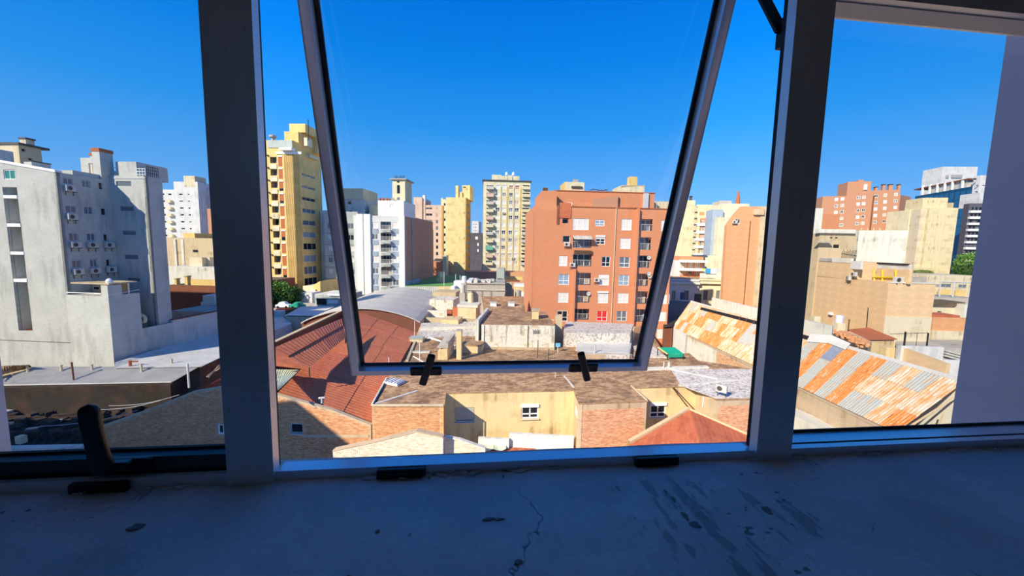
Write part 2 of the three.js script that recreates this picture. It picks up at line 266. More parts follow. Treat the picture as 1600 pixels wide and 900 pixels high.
const rectPlan = (FL, FR, depth) => { const th = Math.atan2(FR.z - FL.z, FR.x - FL.x) - Math.PI / 2; return [FL, FR, offs(FR, th, depth), offs(FL, th, depth)]; };
// front from two pixel columns on a grid-parallel plane at camera depth zc; heights from pixel rows
function frontPlan(pxL, pxR, py, zc, depth, th = GRID) { const FL = onZc(pxL, py, zc), FR = along(FL, th, pxR, py); return rectPlan(FL, FR, depth); }
const topY = (px, py, zc) => onZc(px, py, zc).y;
function boxPart(t, name, plan, y0, y1, m) { return part(t, name, new G().prism(plan, y0, y1), m); }
// ---------------------------------------------------------------- the room and its strip of windows
const Yw = (y) => EYE + y;
const bx = (g, x0, x1, y0, y1, z0, z1) => g.box(V3((x0 + x1) / 2, Yw(y0), (z0 + z1) / 2), x1 - x0, y1 - y0, z1 - z0);
const B1 = (x0, x1, y0, y1, z0, z1) => bx(new G(), x0, x1, y0, y1, z0, z1);
const SILL = -.4455, HEAD = .66, FACE = -.72, OUT = -.80, FLOOR = -1.36, CEIL = 1.3;
const WX0 = -1.30, LM = [-.4371, -.3563], RM = [.6185, .7005], WX1 = 1.70;
struct('wall_front', bx(bx(bx(bx(new G(), -3.2, 3.2, FLOOR, SILL - .06, OUT, -.60), -3.2, 3.2, HEAD, CEIL, OUT, FACE), -3.2, WX0, SILL - .06, HEAD, OUT, FACE), WX1, 3.2, SILL - .06, HEAD, OUT, FACE), M.room);
struct('floor', B1(-3.4, 3.4, FLOOR - .25, FLOOR, OUT, 3.8), M.roomDark);
struct('ceiling', B1(-3.4, 3.4, CEIL, CEIL + .25, OUT, 3.8), M.room);
struct('wall_left', B1(-3.4, -3.2, FLOOR, CEIL, OUT, 3.8), M.roomDark);
struct('wall_right', B1(3.2, 3.4, FLOOR, CEIL, OUT, 3.8), M.roomDark);
struct('wall_back', bx(bx(bx(bx(new G(), -3.4, -2.2, FLOOR, CEIL, 3.6, 3.8), -.2, 3.4, FLOOR, CEIL, 3.6, 3.8), -2.2, -.2, FLOOR, .62, 3.6, 3.8), -2.2, -.2, 1.14, CEIL, 3.6, 3.8), M.roomDark);   // high opening, unseen, added to brighten the room side of the posts
// the concrete ledge: a gently uneven slab
{
  const g = new G(), nx = 120, nz = 24, x0 = -3.2, x1 = 3.2, z0 = -.80, z1 = -.16;
  const h = (x, z) => Yw(SILL) + .0016 * (vnoise((x + 4) / 8, (z + 2) / 8, 60, 60, 401) - .5) + .0014 * (fbm((x + 4) / 8, (z + 2) / 8, 20, 20, 411, 4) - .5) + .003 * sst(-.60, -.715, z) * (vnoise((x + 4) / 8, .3, 50, 3, 421) - .2);
  for (let i = 0; i < nx; i++) for (let j = 0; j < nz; j++) { const a = lerp(x0, x1, i / nx), b = lerp(x0, x1, (i + 1) / nx), c = lerp(z0, z1, j / nz), d = lerp(z0, z1, (j + 1) / nz); g.quad(V3(a, h(a, d), d), V3(b, h(b, d), d), V3(b, h(b, c), c), V3(a, h(a, c), c)); }
  const geo = g.geo(null); geo.deleteAttribute('normal');
  const { mergeVertices } = await import('three/addons/utils/BufferGeometryUtils.js');
  const mg = mergeVertices(geo); mg.computeVertexNormals();
  const o = new THREE.Mesh(mg, M.sill); o.name = 'trim_1'; o.castShadow = o.receiveShadow = true; scene.add(o); o.userData.kind = 'structure';
  part(o, 'ledge_body', B1(-3.2, 3.2, SILL - .07, SILL - .004, -.80, -.161), M.room);
  // chips and a crack broken out of the screed
  for (const [px, py, w, d] of [[212, 824, .012, .009], [810, 878, .006, .005], [764, 811, .012, .004], [779, 811, .009, .003], [1198, 797, .009, .012], [1086, 820, .009, .008], [1070, 806, .006, .012], [590, 830, .004, .003], [1052, 780, .004, .008], [1040, 768, .003, .006]]) {
    const p = onY(px, py, Yw(SILL + .0012)), q = new G(), n = 9, pts = [];
    for (let i = 0; i < n; i++) { const a = -i / n * 6.283, r = .6 + .5 * rnd(); pts.push(V3(p.x + Math.cos(a) * w * r, 0, p.z + Math.sin(a) * d * r)); }
    q.prism(pts.reverse(), p.y - .004, p.y + .0008); part(o, 'chipped_patch', q, M.chip);
  }
}
// lumps of mortar along the foot of the frames
{
  const g = new G();
  for (let i = 0; i < 150; i++) { const x = rr(-1.25, 1.65), s = rr(.004, .011); g.box(V3(x, Yw(SILL) - .003, -.724 + rr(-.002, .006)), s * 2.4, s * .7, s, rr(-.6, .6)); }
  const o = single('mortar_crumbs', 'grey mortar crumbs left along the foot of the window frame', 'rubble', V3(.2, Yw(SILL), -.72), g, M.sill); o.userData.kind = 'stuff';
}
// posts between the windows
function post(name, X, rear, gk) {
  const o = struct(name, bx(new G(), X[0], X[1], SILL - .01, HEAD, -.742, FACE), M.mullion);
  part(o, 'outer_profile', B1(rear[0], rear[1], SILL - .02, HEAD, OUT, -.742), M.mullion);
  for (const [a, b] of gk) part(o, 'gasket', B1(a, b, SILL + .02, HEAD, -.752, -.742), M.gasket);
  return o;
}
post('trim_2', LM, [-.425, -.384], [[-.372, -.3585]]);
post('trim_3', RM, [.668, .7], [[.6185, .66]]);
post('trim_4', [WX1 - .02, WX1 + .06], [WX1, WX1 + .05], []);
post('trim_5', [WX0 - .06, WX0 + .02], [WX0 - .05, WX0], []);
// fixed frame around the open window in the middle
{
  const o = struct('trim_6', B1(LM[1], RM[0], SILL - .005, -.4259, -.7345, -.7268), M.sash);
  part(o, 'sill_profile', B1(LM[1], RM[0], SILL - .01, -.4295, -.766, -.7345), M.sash);
  part(o, 'head_profile', B1(LM[1], RM[0], HEAD - .06, HEAD, -.766, -.7268), M.sash);
}
// keepers for the handles, black blocks screwed to the frame
const keeper = (label, pl, pr, z, h0, h1) => {
  const a = onZ(pl[0], pl[1], z), b = onZ(pr[0], pr[1], z), c = V3((a.x + b.x) / 2, Yw(h0), z), w = b.x - a.x;
  const t = thing('handle_keeper', label, 'latch', c, 'black keeper blocks on the window frame');
  const body = new THREE.Mesh(new RoundedBoxGeometry(w, h1 - h0, .012, 2, .003).translate(0, (h1 - h0) / 2, .006), M.black); body.name = 'block'; body.castShadow = true; t.add(body);
  const lip = new THREE.Mesh(new RoundedBoxGeometry(w * .8, .004, .009, 2, .0015).translate(0, (h1 - h0) * .62, .0125), M.gasket); lip.name = 'latch_slot'; t.add(lip);
  for (const s of [-1, 1]) { const sc = new THREE.Mesh(new THREE.CylinderGeometry(.003, .003, .003, 10).rotateX(Math.PI / 2).translate(s * w * .4, (h1 - h0) * .5, .0125), M.arm); sc.name = 'screw'; t.add(sc); }
};
keeper('black keeper block on the sill below the left handle of the open sash', [590, 740], [665, 740], -.7268, SILL - .001, -.4272);
keeper('black keeper block on the sill below the right handle of the open sash', [990, 722], [1057, 720], -.7268, SILL - .001, -.4272);
keeper('black keeper block under the upright handle of the closed left window', [115, 760], [205, 758], -.7268, SILL - .001, -.4285);
// a handle: plate with two screws and a rounded lever
function handle(t, plateC, lean, len, q) {
  const pl = new THREE.Mesh(new RoundedBoxGeometry(.098, .032, .012, 3, .006).translate(0, 0, .006), M.black); pl.name = 'handle_plate'; pl.position.copy(plateC); pl.castShadow = true; t.add(pl);
  for (const s of [-1, 1]) { const sc = new THREE.Mesh(new THREE.CylinderGeometry(.0042, .0042, .003, 12).rotateX(Math.PI / 2).translate(s * .039, -.006, .0125), M.arm); sc.name = 'screw'; pl.add(sc); }
  const hub = new THREE.CylinderGeometry(.012, .013, .02, 18).rotateX(Math.PI / 2).translate(0, 0, .018);
  const lv = new RoundedBoxGeometry(.024, len, .015, 4, .0074).translate(0, len / 2 - q, .03);
  const lever = new THREE.Mesh(mergeGeometries([hub.toNonIndexed(), lv.index ? lv.toNonIndexed() : lv].map((g) => { const h = g.clone(); return h; })), M.black); lever.name = 'handle_lever'; lever.position.copy(plateC); lever.rotation.z = lean; lever.castShadow = true; t.add(lever);
}
// the open sash, hinged above and pushed outwards
{
  const TILT = .3225, ct = Math.cos(TILT), st = Math.sin(TILT), O = V3(.1235, Yw(-.407), -1.213), w = .966, L = 1.075;
  const t = new THREE.Group(); t.name = 'window_1'; t.position.copy(O); t.rotation.x = TILT; scene.add(t);
  tag(t, 'open white metal awning window sash tilted outwards, with two black handles', 'window', null, 'structure');
  const bar = (name, x0, x1, y0, y1, z0, z1, m) => { const g = new THREE.BoxGeometry(x1 - x0, y1 - y0, z1 - z0).translate((x0 + x1) / 2, (y0 + y1) / 2, (z0 + z1) / 2); const o = new THREE.Mesh(g, m); o.name = name; o.castShadow = o.receiveShadow = true; t.add(o); return o; };
  const h = w / 2, fw = .024;
  for (const s of [-1, 1]) {
    const o = bar('stile', s < 0 ? -h : h - fw, s < 0 ? -h + fw : h, 0, L, -.036, 0, M.sash);
    const e = new THREE.Mesh(new THREE.BoxGeometry(.004, L, .004).translate(s * (h - .002), L / 2, -.002), M.mullion); e.name = 'edge_bead'; o.add(e);
    bar('gasket', s < 0 ? -h + fw : h - fw - .011, s < 0 ? -h + fw + .011 : h - fw, .02, L - .02, -.035, -.0285, M.gasket);
  }
  bar('bottom_rail', -h + fw, h - fw, 0, .017, -.036, 0, M.sash);
  bar('top_rail', -h + fw, h - fw, L - .03, L, -.036, 0, M.sash);
  bar('gasket', -h + fw, h - fw, .017, .024, -.035, -.029, M.gasket);
  bar('pane', -h + fw, h - fw, .016, L - .03, -.0305, -.0265, M.pane);
  // the handles, put where their plates are on the rail
  const n = V3(0, -st, ct), loc = (px, py) => { const v = ray(px, py), d = O.clone().sub(EYEV); const p = v.multiplyScalar(d.dot(n) / v.dot(n)).add(EYEV).sub(O); return V3(p.x, p.y * ct + p.z * st, 0); };
  const a = loc(666, 578), b = loc(911, 573);
  handle(t, a, -.29, .118, .036); handle(t, b, .33, .118, .036);
}
// stay arm of the sash on the right post
{
  const p0 = onZ(1221, 50, -.762), p1 = onZ(1196, 2, -.80), p2 = p0.clone().addScaledVector(p1.clone().sub(p0), 2.6), g = new G();
  const flat = (a, b, w, d) => { const e = b.clone().sub(a).normalize(), s = V3(0, 0, 1).cross(e).normalize(), k = e.clone().cross(s); const q = (o, i, j) => o.clone().addScaledVector(s, i * w).addScaledVector(k, j * d); const A = [q(a, -1, -1), q(a, 1, -1), q(a, 1, 1), q(a, -1, 1)], B = [q(b, -1, -1), q(b, 1, -1), q(b, 1, 1), q(b, -1, 1)]; for (let i = 0; i < 4; i++) g.quad(A[i], A[(i + 1) % 4], B[(i + 1) % 4], B[i]); g.quad(A[3], A[2], A[1], A[0]); g.quad(...B); };
  flat(p0, p2, .0125, .003);
  const t = thing('stay_arm', 'dark metal stay arm joining the open sash to the right post', 'window stay', p0);
  part(t, 'arm', g, M.arm); g.p.length = 0;
  part(t, 'pivot_plate', new G().box(V3(p0.x + .004, p0.y - .03, -.762), .014, .055, .02), M.arm);
}
// closed window on the left
{
  const t = new THREE.Group(); t.name = 'window_2'; t.position.set((WX0 + LM[0]) / 2, Yw(SILL), -.75); scene.add(t); tag(t, 'closed window left of the open one, its dark bottom rail carrying an upright black handle', 'window', null, 'structure');
  const x0 = WX0 + .02, x1 = LM[0];
  part(t, 'frame_lip', B1(x0, x1, SILL - .004, -.4259, -.742, -.7268), M.mullion);
  part(t, 'groove', B1(x0, x1, -.431, -.4235, -.747, -.738), M.gasket);
  part(t, 'bottom_rail', B1(x0, x1, -.4235, -.397, -.776, -.745), M.leftSash);
  part(t, 'top_rail', B1(x0, x1, HEAD - .16, HEAD, -.776, -.735), M.sash);
  part(t, 'stile', B1(x0, x0 + .03, -.4235, HEAD - .16, -.776, -.745), M.sash);
  part(t, 'gasket', B1(x0, x1, -.398, -.3925, -.776, -.768), M.gasket);
  part(t, 'pane', B1(x0, x1, -.40, HEAD - .16, -.774, -.770), M.pane);
  const c = onZ(197, 722, -.745).sub(t.position), lb = onZ(163, 735, -.728), g = new G();
  const pl = new THREE.Mesh(new RoundedBoxGeometry(.098, .026, .016, 3, .006).translate(0, 0, .008), M.black); pl.name = 'handle_plate'; pl.position.copy(c); t.add(pl);
  const cov = new THREE.Mesh(new RoundedBoxGeometry(.06, .017, .024, 3, .005).translate(-.006, .004, .016), M.black); cov.name = 'handle_hub'; cov.position.copy(c); t.add(cov);
  const lev = [[166, 738, -.722], [156, 716, -.716], [149, 690, -.712], [142, 660, -.710], [138, 632, -.709]].map(([x, y, z]) => onZ(x, y, z).sub(t.position));
  const cv = new THREE.CatmullRomCurve3(lev), N = 48, pos = [], idx = [], K = 16;
  for (let i = 0; i <= N; i++) { const u = i / N, p = cv.getPoint(u), e = Math.sqrt(Math.max(.004, 1 - Math.max(0, (u - .88) / .12) ** 2)), hw = lerp(.019, .0155, sst(0, .4, u)) * e, hd = .0085 * e; for (let k = 0; k < K; k++) { const a = k / K * 6.283, ca = Math.cos(a), sa = Math.sin(a); pos.push(p.x + Math.sign(ca) * Math.abs(ca) ** .6 * hw, p.y, p.z + Math.sign(sa) * Math.abs(sa) ** .6 * hd); } }
  for (let i = 0; i < N; i++) for (let k = 0; k < K; k++) { const a = i * K + k, b = i * K + (k + 1) % K; idx.push(a, a + K, b, b, a + K, b + K); }
  const topc = pos.length / 3; { const p = cv.getPoint(1); pos.push(p.x, p.y + .001, p.z); } for (let k = 0; k < K; k++) idx.push(N * K + k, topc, N * K + (k + 1) % K);
  const bg = new THREE.BufferGeometry(); bg.setAttribute('position', new THREE.Float32BufferAttribute(pos, 3)); bg.setAttribute('uv', new THREE.Float32BufferAttribute(new Array(pos.length / 3 * 2).fill(0), 2)); bg.setIndex(idx); bg.computeVertexNormals();
  const le = new THREE.Mesh(bg, M.black); le.name = 'handle_lever'; le.castShadow = true; t.add(le);
}
// fixed window on the right
{
  const t = new THREE.Group(); t.name = 'window_3'; t.position.set((RM[1] + WX1) / 2, Yw(SILL), -.76); scene.add(t); tag(t, 'fixed window at the right end, with a pale grey wall close outside it', 'window', null, 'structure');
  const x0 = RM[1], x1 = WX1 - .02;
  part(t, 'frame_lip', B1(x0, x1, SILL - .004, -.4259, -.744, -.7275), M.sash);
  part(t, 'groove', B1(x0, x1, -.432, -.4275, -.752, -.742), M.gasket);
  part(t, 'bottom_rail', B1(x0, x1, -.445, -.4255, -.799, -.751), M.sash);
  part(t, 'gasket', B1(x0, x1, -.426, -.4195, -.799, -.795), M.gasket);
  part(t, 'top_rail', B1(x0, x1, .5025, HEAD, -.799, -.7275), M.mullion);
  part(t, 'top_bead', B1(x0, x1, .5005, .5035, -.79, -.745), M.whitePaint);
  part(t, 'stile', B1(x1 - .03, x1, -.4255, .5025, -.799, -.745), M.sash);
  part(t, 'pane', B1(x0, x1, -.427, .51, -.7985, -.7945), M.pane);
}
// the building around the room: outer skin, piers beside the windows, roof and storeys below
struct('wall_pier_right', B1(1.83, 2.5, -18, 3.0, -1.205, OUT), M.pier);
struct('wall_pier_left', B1(-1.75, -1.30, -18, 3.0, -1.205, OUT), M.pier);
struct('wall_lower_storeys', B1(-9, 6, -18, FLOOR - .25, OUT, 3.8), M.pier);
struct('wall_upper_storey', B1(-9, 6, CEIL + .25, 3.0, OUT, 3.8), M.pier);
struct('wall_neighbour_rooms', bx(bx(new G(), -9, -3.4, FLOOR - .25, CEIL + .25, OUT, 3.8), 3.4, 6, FLOOR - .25, CEIL + .25, OUT, 3.8), M.pier);
// ---------------------------------------------------------------- ground of the city
struct('ground', new G().poly([V3(-400, 0, 20), V3(400, 0, 20), V3(400, 0, -700), V3(-400, 0, -700)], 0), M.ground);

// ---------------------------------------------------------------- bricks, sheets, small helpers for the roofs near by
const brickGeo = new THREE.BoxGeometry(1, 1, 1);
// real bricks laid on the plane of a wall: poly in (u, v), holes as rectangles
function bricks(t, W, poly, holes, c1, c2, o = {}) {
  const bw = .25, bh = .062, gap = .014, us = poly.map((p) => p[0]), vs = poly.map((p) => p[1]), list = [];
  const inside = (u, v) => { let r = false; for (let i = 0, j = poly.length - 1; i < poly.length; j = i++) { const [a, b] = poly[i], [c, d] = poly[j]; if ((b > v) !== (d > v) && u < (c - a) * (v - b) / (d - b) + a) r = !r; } return r; };
  const v0 = Math.min(...vs), v1 = Math.max(...vs), u0 = Math.min(...us), u1 = Math.max(...us); let row = 0;
  for (let v = v0 + bh / 2; v < v1; v += bh + gap, row++) for (let u = u0 + (row % 2 ? bw / 2 : 0); u < u1 + bw; u += bw + gap) {
    if (![[-.4, -.4], [.4, -.4], [-.4, .4], [.4, .4]].every(([a, b]) => inside(u + a * bw, v + b * bh)) || holes.some((h) => u + bw / 2 > h[0] && u - bw / 2 < h[2] && v + bh / 2 > h[1] && v - bh / 2 < h[3])) continue;
    if (o.skip && fbm(clamp01((u - u0) / 12), clamp01((v - v0) / 12), 12, 14, 431, 4) > o.skip) continue;
    list.push([u, v]);
  }
  const im = new THREE.InstancedMesh(brickGeo, M.brickUnit, list.length), m4 = new THREE.Matrix4(), q = new THREE.Quaternion().setFromEuler(new THREE.Euler(0, -W.th, 0)), base = rootOf(t), c = new THREE.Color(), A = col(c1), B = col(c2);
  list.forEach(([u, v], i) => { const d = rr(.004, .022); m4.compose(V3(W.A.x + Math.cos(W.th) * u - Math.sin(W.th) * d / 2, v, W.A.z + Math.sin(W.th) * u + Math.cos(W.th) * d / 2).sub(base), q, V3(bw * rr(.94, 1), bh * rr(.9, 1.05), d)); im.setMatrixAt(i, m4); c.copy(A).lerp(B, rnd()).multiplyScalar(rr(.82, 1.1)); im.setColorAt(i, c); });
  im.name = 'brick'; im.userData.kind = 'stuff'; im.castShadow = im.receiveShadow = true; t.add(im); return im;
}
M.brickUnit = mat('#ffffff', T.tiling);
const BRK = ['#dc9460', '#f0bc8a'], BRKW = ['#f6e8d0', '#e4d0b2'];
// sheets of corrugated metal over a four cornered roof: P00 P10 at the eave, P01 P11 at the ridge; nu columns, nv rows
function sheets(t, P, nu, nv, mats, o = {}) {
  const pt = (u, v) => mixv(mixv(P[0], P[1], u), mixv(P[3], P[2], u), v), n0 = P[1].clone().sub(P[0]).cross(P[3].clone().sub(P[0])).normalize(); if (n0.y < 0) n0.negate();
  for (let j = 0; j < nv; j++) for (let i = 0; i < nu; i++) {
    const g = new G(), w = o.waves ?? 6, lift = ((i % 2) * .012 + j * .02) + rr(0, .012), jit = rr(-.012, .012);
    const u0 = i / nu, u1 = (i + 1.06) / nu, v0 = clamp01(j / nv - .015 + jit), v1 = Math.min(1, (j + 1.05) / nv + jit);
    const L = P[1].distanceTo(P[0]) / nu, H = P[3].distanceTo(P[0]) / nv, off = [rnd() * 3, rnd() * 9];
    let prev = null;
    for (let k = 0; k <= w * 2; k++) {
      const u = lerp(u0, u1, k / (w * 2)), up = lift + (k % 2 ? (o.amp ?? .016) : -(o.amp ?? .016)), a = pt(Math.min(u, 1.01), v0).addScaledVector(n0, up), b = pt(Math.min(u, 1.01), v1).addScaledVector(n0, up + (nv > 1 ? -.012 : 0));
      const cu = [off[0] + L * k / (w * 2), off[1]], cv = [off[0] + L * k / (w * 2), off[1] + H];
      if (prev) g.quad(prev[0], a, b, prev[1], [prev[2], cu, cv, prev[3]]);
      prev = [a, b, cu, cv];
    }
    part(t, o.name ?? 'metal_sheet', g, typeof mats === 'function' ? mats(i, j) : pick(mats));
  }
}
const planOf = (L) => L.map(([x, y, Y]) => onY(x, y, Y));
// box standing on level Y0: front foot from pixel (pxL, py) to column pxR, top at pixel row pyT, depth d
function standBox(g, pxL, py, pxR, pyT, Y0, d, th = GRID) { const A = onY(pxL, py, Y0), B = along(A, th, pxR, py), top = along(A, th, pxL, pyT).y; return { plan: rectPlan(A, B, d), y0: Y0, y1: top, A, B }; }
const lowBox = (name, label, cat, pxL, py, pxR, pyT, Y0, d, m, o = {}) => {
  const s = standBox(null, pxL, py, pxR, pyT, Y0 - 0, d, o.th ?? GRID), c = s.plan.reduce((a, p) => a.add(p), V3()).divideScalar(4); c.y = Y0;
  const t = thing(name, label, cat, c, o.group); const pl = o.skew ? s.plan : s.plan;
  part(t, o.part ?? 'wall', new G().prism(pl, (o.base ?? Y0) - .05, s.y1), m);
  if (o.cap) part(t, o.capName ?? 'coping', new G().prism(insetPlan(pl, [-.06, -.06, -.06, -.06]), s.y1, s.y1 + (o.capH ?? .12)), o.cap);
  t.userData.s = undefined; return Object.assign(t, { _s: s });
};
const tankAt = (name, label, px, py, pyT, wpx, Y0, m, o = {}) => {
  const c = onY(px, py, Y0), h = along(c, GRID, px, pyT).y - Y0, r = wpx / 2 / FOCAL * c.clone().sub(EYEV).dot(f0), t = thing(name, label, 'water tank', c, o.group);
  part(t, 'tank_body', new G().cyl(V3(c.x, Y0, c.z), [[r * .94, 0], [r, h * .06], [r, h * .3], [r * .97, h * .33], [r, h * .36], [r, h * .84], [r * .9, h * .9]], 18), m);
  part(t, 'lid', new G().cyl(V3(c.x, Y0, c.z), [[r * .92, h * .88], [r * .9, h * .93], [r * .5, h * .98], [r * .14, h], [0, h]], 18), o.lid ?? m);
  if (o.base) part(t, 'stand', new G().box(V3(c.x, Y0 - o.base, c.z), r * 2.1, o.base, r * 2.1, GRID), o.baseM ?? M.tanWall);
  return t;
};

// ---------------------------------------------------------------- the flat brown roof in front, with its two walled blocks
const R1 = 6.5;
{
  const q = (x, y) => onY(x, y, R1);
  const plan = [q(581, 634), q(693, 634), q(696, 613.5), q(897, 609), q(905, 630), q(1011, 626), q(989, 605), q(1088, 603), q(1119, 624), q(1196, 622), q(1186, 578), q(1040, 555), q(640, 556), q(603, 592)];
  const c = plan.reduce((a, p) => a.add(p), V3()).divideScalar(plan.length); c.y = 0;
  const t = thing('low_house', 'long low house with a flat brown roof, brick blocks and yellow courtyard walls', 'house', c);
  const core = insetPlan(plan, plan.map((_, i) => i < 9 ? .3 : 0));
  part(t, 'core', new G().prism(core, 0, R1 - .04), M.mortar);
  part(t, 'roof', new G().prism(insetPlan(plan, plan.map((_, i) => i < 9 ? -.06 : 0)), R1 - .07, R1), M.membrane);
  const W = plan.map((p, i) => wallFrame(p, plan[(i + 1) % plan.length]));
  const flat = (i, m, wins = []) => facade(t, W[i], 0, R1 - .06, m, wins);
  flat(0, M.mortar); bricks(t, W[0], [[0, 2.2], [W[0].L, 2.2], [W[0].L, R1 - .12], [0, R1 - .12]], [], ...BRK);
  flat(1, M.yellowPlaster);
  const wk = { n: 2, hb: true, f: M.frameWhite, p: M.glassDark, sill: true, sillm: M.beige, box: true, boxm: M.whitePaint, ft: .1 };
  flat(2, M.yellowPlaster, [{ r: rectUV(W[2], [815, 635, 841, 653.5]), k: { ...wk, p: M.glassDark } }, { r: rectUV(W[2], [711, 637, 741, 659]), k: { n: 1, sh: .85, shm: M.shutterGrey, f: M.frameWhite, p: M.glassGrey, sill: true } }]);
  flat(3, M.tanWall, [{ r: rectUV(W[3], [899, 632, 902, 656]), k: { n: 1, sh: .98, shm: M.whitePaint } }]);
  flat(4, M.mortar); bricks(t, W[4], [[.12, 2], [W[4].L - .1, 2], [W[4].L - .1, R1 - .55], [.12, R1 - .5]], [], '#d8926a', '#f0bc96');
  flat(5, M.beige);
  flat(6, M.yellowPlaster, [{ r: rectUV(W[6], [1016, 633, 1040, 652]), k: wk }]);
  flat(7, M.tanWall);
  flat(8, M.mortar); bricks(t, W[8], [[.15, 2], [W[8].L, 2], [W[8].L, R1 - .5], [.15, R1 - .5]], [], '#dc986e', '#f2be96');
  // silver painted part of the roof, upstands and strips of lath
  part(t, 'silver_roof', new G().prism([q(1048, 577), q(1064, 603), q(1119, 623.2), q(1195, 621.4), q(1184, 577)].reverse().reverse(), R1 + .005, R1 + .03), M.silver);
  const strip = (a, b, Y, w, m, h = .05) => { const A = onY(a[0], a[1], Y), B = onY(b[0], b[1], Y), th = Math.atan2(B.z - A.z, B.x - A.x), C = mixv(A, B, .5); part(t, 'roof_strip', new G().box(V3(C.x, Y, C.z), A.distanceTo(B), h, w, th), m); };
  strip([584, 632], [652, 611], R1, .12, M.whitePaint); strip([882, 588], [897, 606], R1, .14, M.whiteStain); strip([1047, 577], [1122, 593], R1, .3, M.whiteStain, .1); strip([1062, 603], [1150, 594], R1, .3, M.whiteStain, .08);
  strip([583, 632], [605, 594], R1 + .01, .22, M.steel, .05); strip([581, 634], [693, 634], R1, .1, M.beige, .1); strip([581, 634], [604, 592], R1, .12, M.whiteStain, .14);
  strip([986, 603], [1011, 626], R1, .08, M.beige, .08); strip([640, 577], [660, 587], R1, .06, M.offWhite);
  const dp = onY(690, 700, R1); void dp;
  // downpipe in the corner of the left block, sloping rafters on the right yellow wall
  const a = offs(plan[1], GRID, .06); part(t, 'downpipe', new G().bar(V3(a.x, 1, a.z + .08), V3(a.x, R1, a.z + .08), .05), M.brickDark);
  const s = (u, v) => V3(W[6].A.x + Math.cos(W[6].th) * u - Math.sin(W[6].th) * .12, v, W[6].A.z + Math.sin(W[6].th) * u + Math.cos(W[6].th) * .12), uv1 = W[6].uv(1050, 605), uv2 = W[6].uv(1086, 640);
  part(t, 'diagonal_pipe', new G().bar(s(uv1[0], uv1[1]), s(uv2[0] - .5, uv2[1]), .05).bar(s(uv1[0] + .1, uv1[1]), s(uv2[0], uv2[1] - .1), .05), M.bark);
  // little tin vent box and a blown-over skylight
  const v1 = onY(868, 590, R1); part(t, 'vent_pipe', new G().bar(v1, V3(v1.x, R1 + .5, v1.z), .035), M.offWhite);
}
// skylight box with ribs, on the left edge of the flat roof
{
  const s = standBox(null, 599, 600, 621, 595, R1, 1.0, .5), c = mixv(s.plan[0], s.plan[2], .5); c.y = R1;
  const t = thing('roof_skylight', 'small ribbed skylight box on the left edge of the brown roof', 'skylight', c);
  part(t, 'box', new G().prism(s.plan, R1, R1 + .22), M.lightGrey);
  for (let i = 0; i < 5; i++) { const a = mixv(s.plan[0], s.plan[1], (i + .5) / 5), b = mixv(s.plan[3], s.plan[2], (i + .5) / 5), m = mixv(a, b, .5); part(t, 'rib', new G().box(V3(m.x, R1 + .22, m.z), .1, .06, a.distanceTo(b), .5), i % 2 ? M.whitePaint : M.lightGrey); }
}
// air conditioner lying on the silver roof
function acGeo() { return cached('ac', () => { const c = new RoundedBoxGeometry(.85, .62, .3, 2, .03).translate(0, .31, .15); return { c: c.index ? c.toNonIndexed() : c, g: new THREE.TorusGeometry(.22, .016, 5, 20).translate(-.12, .32, .31), f: new THREE.CylinderGeometry(.21, .21, .02, 18).rotateX(Math.PI / 2).translate(-.12, .32, .305), b: [-.32, .32].map((x) => mergeGeometries([new THREE.BoxGeometry(.05, .05, .42).translate(x, -.025, .19), new THREE.BoxGeometry(.05, .4, .04).translate(x, -.2, .02)])) }; }); }
let acProto = null;
function ac(label, P, th, s = 1, group) {
  let o;
  if (!acProto) {
    o = acProto = thing('air_conditioner', label, 'air conditioner', P, group); const q = acGeo(); part(o, 'casing', q.c, M.offWhite); part(o, 'fan', q.f, M.frameDark); part(o, 'fan_guard', q.g, M.offWhite); for (const b of q.b) part(o, 'bracket', b, M.frameDark);
  } else { o = acProto.clone(); o.name = numbered('air_conditioner'); scene.add(o); o.userData = { label, category: 'air conditioner' }; if (group) o.userData.group = group; }
  o.position.copy(P); o.rotation.set(0, -th, 0); o.scale.setScalar(s); return o;
}
{ const p = onY(1128, 612, R1 + .45); ac('pale air conditioner unit standing on the silver painted roof', p, .9, .95); }

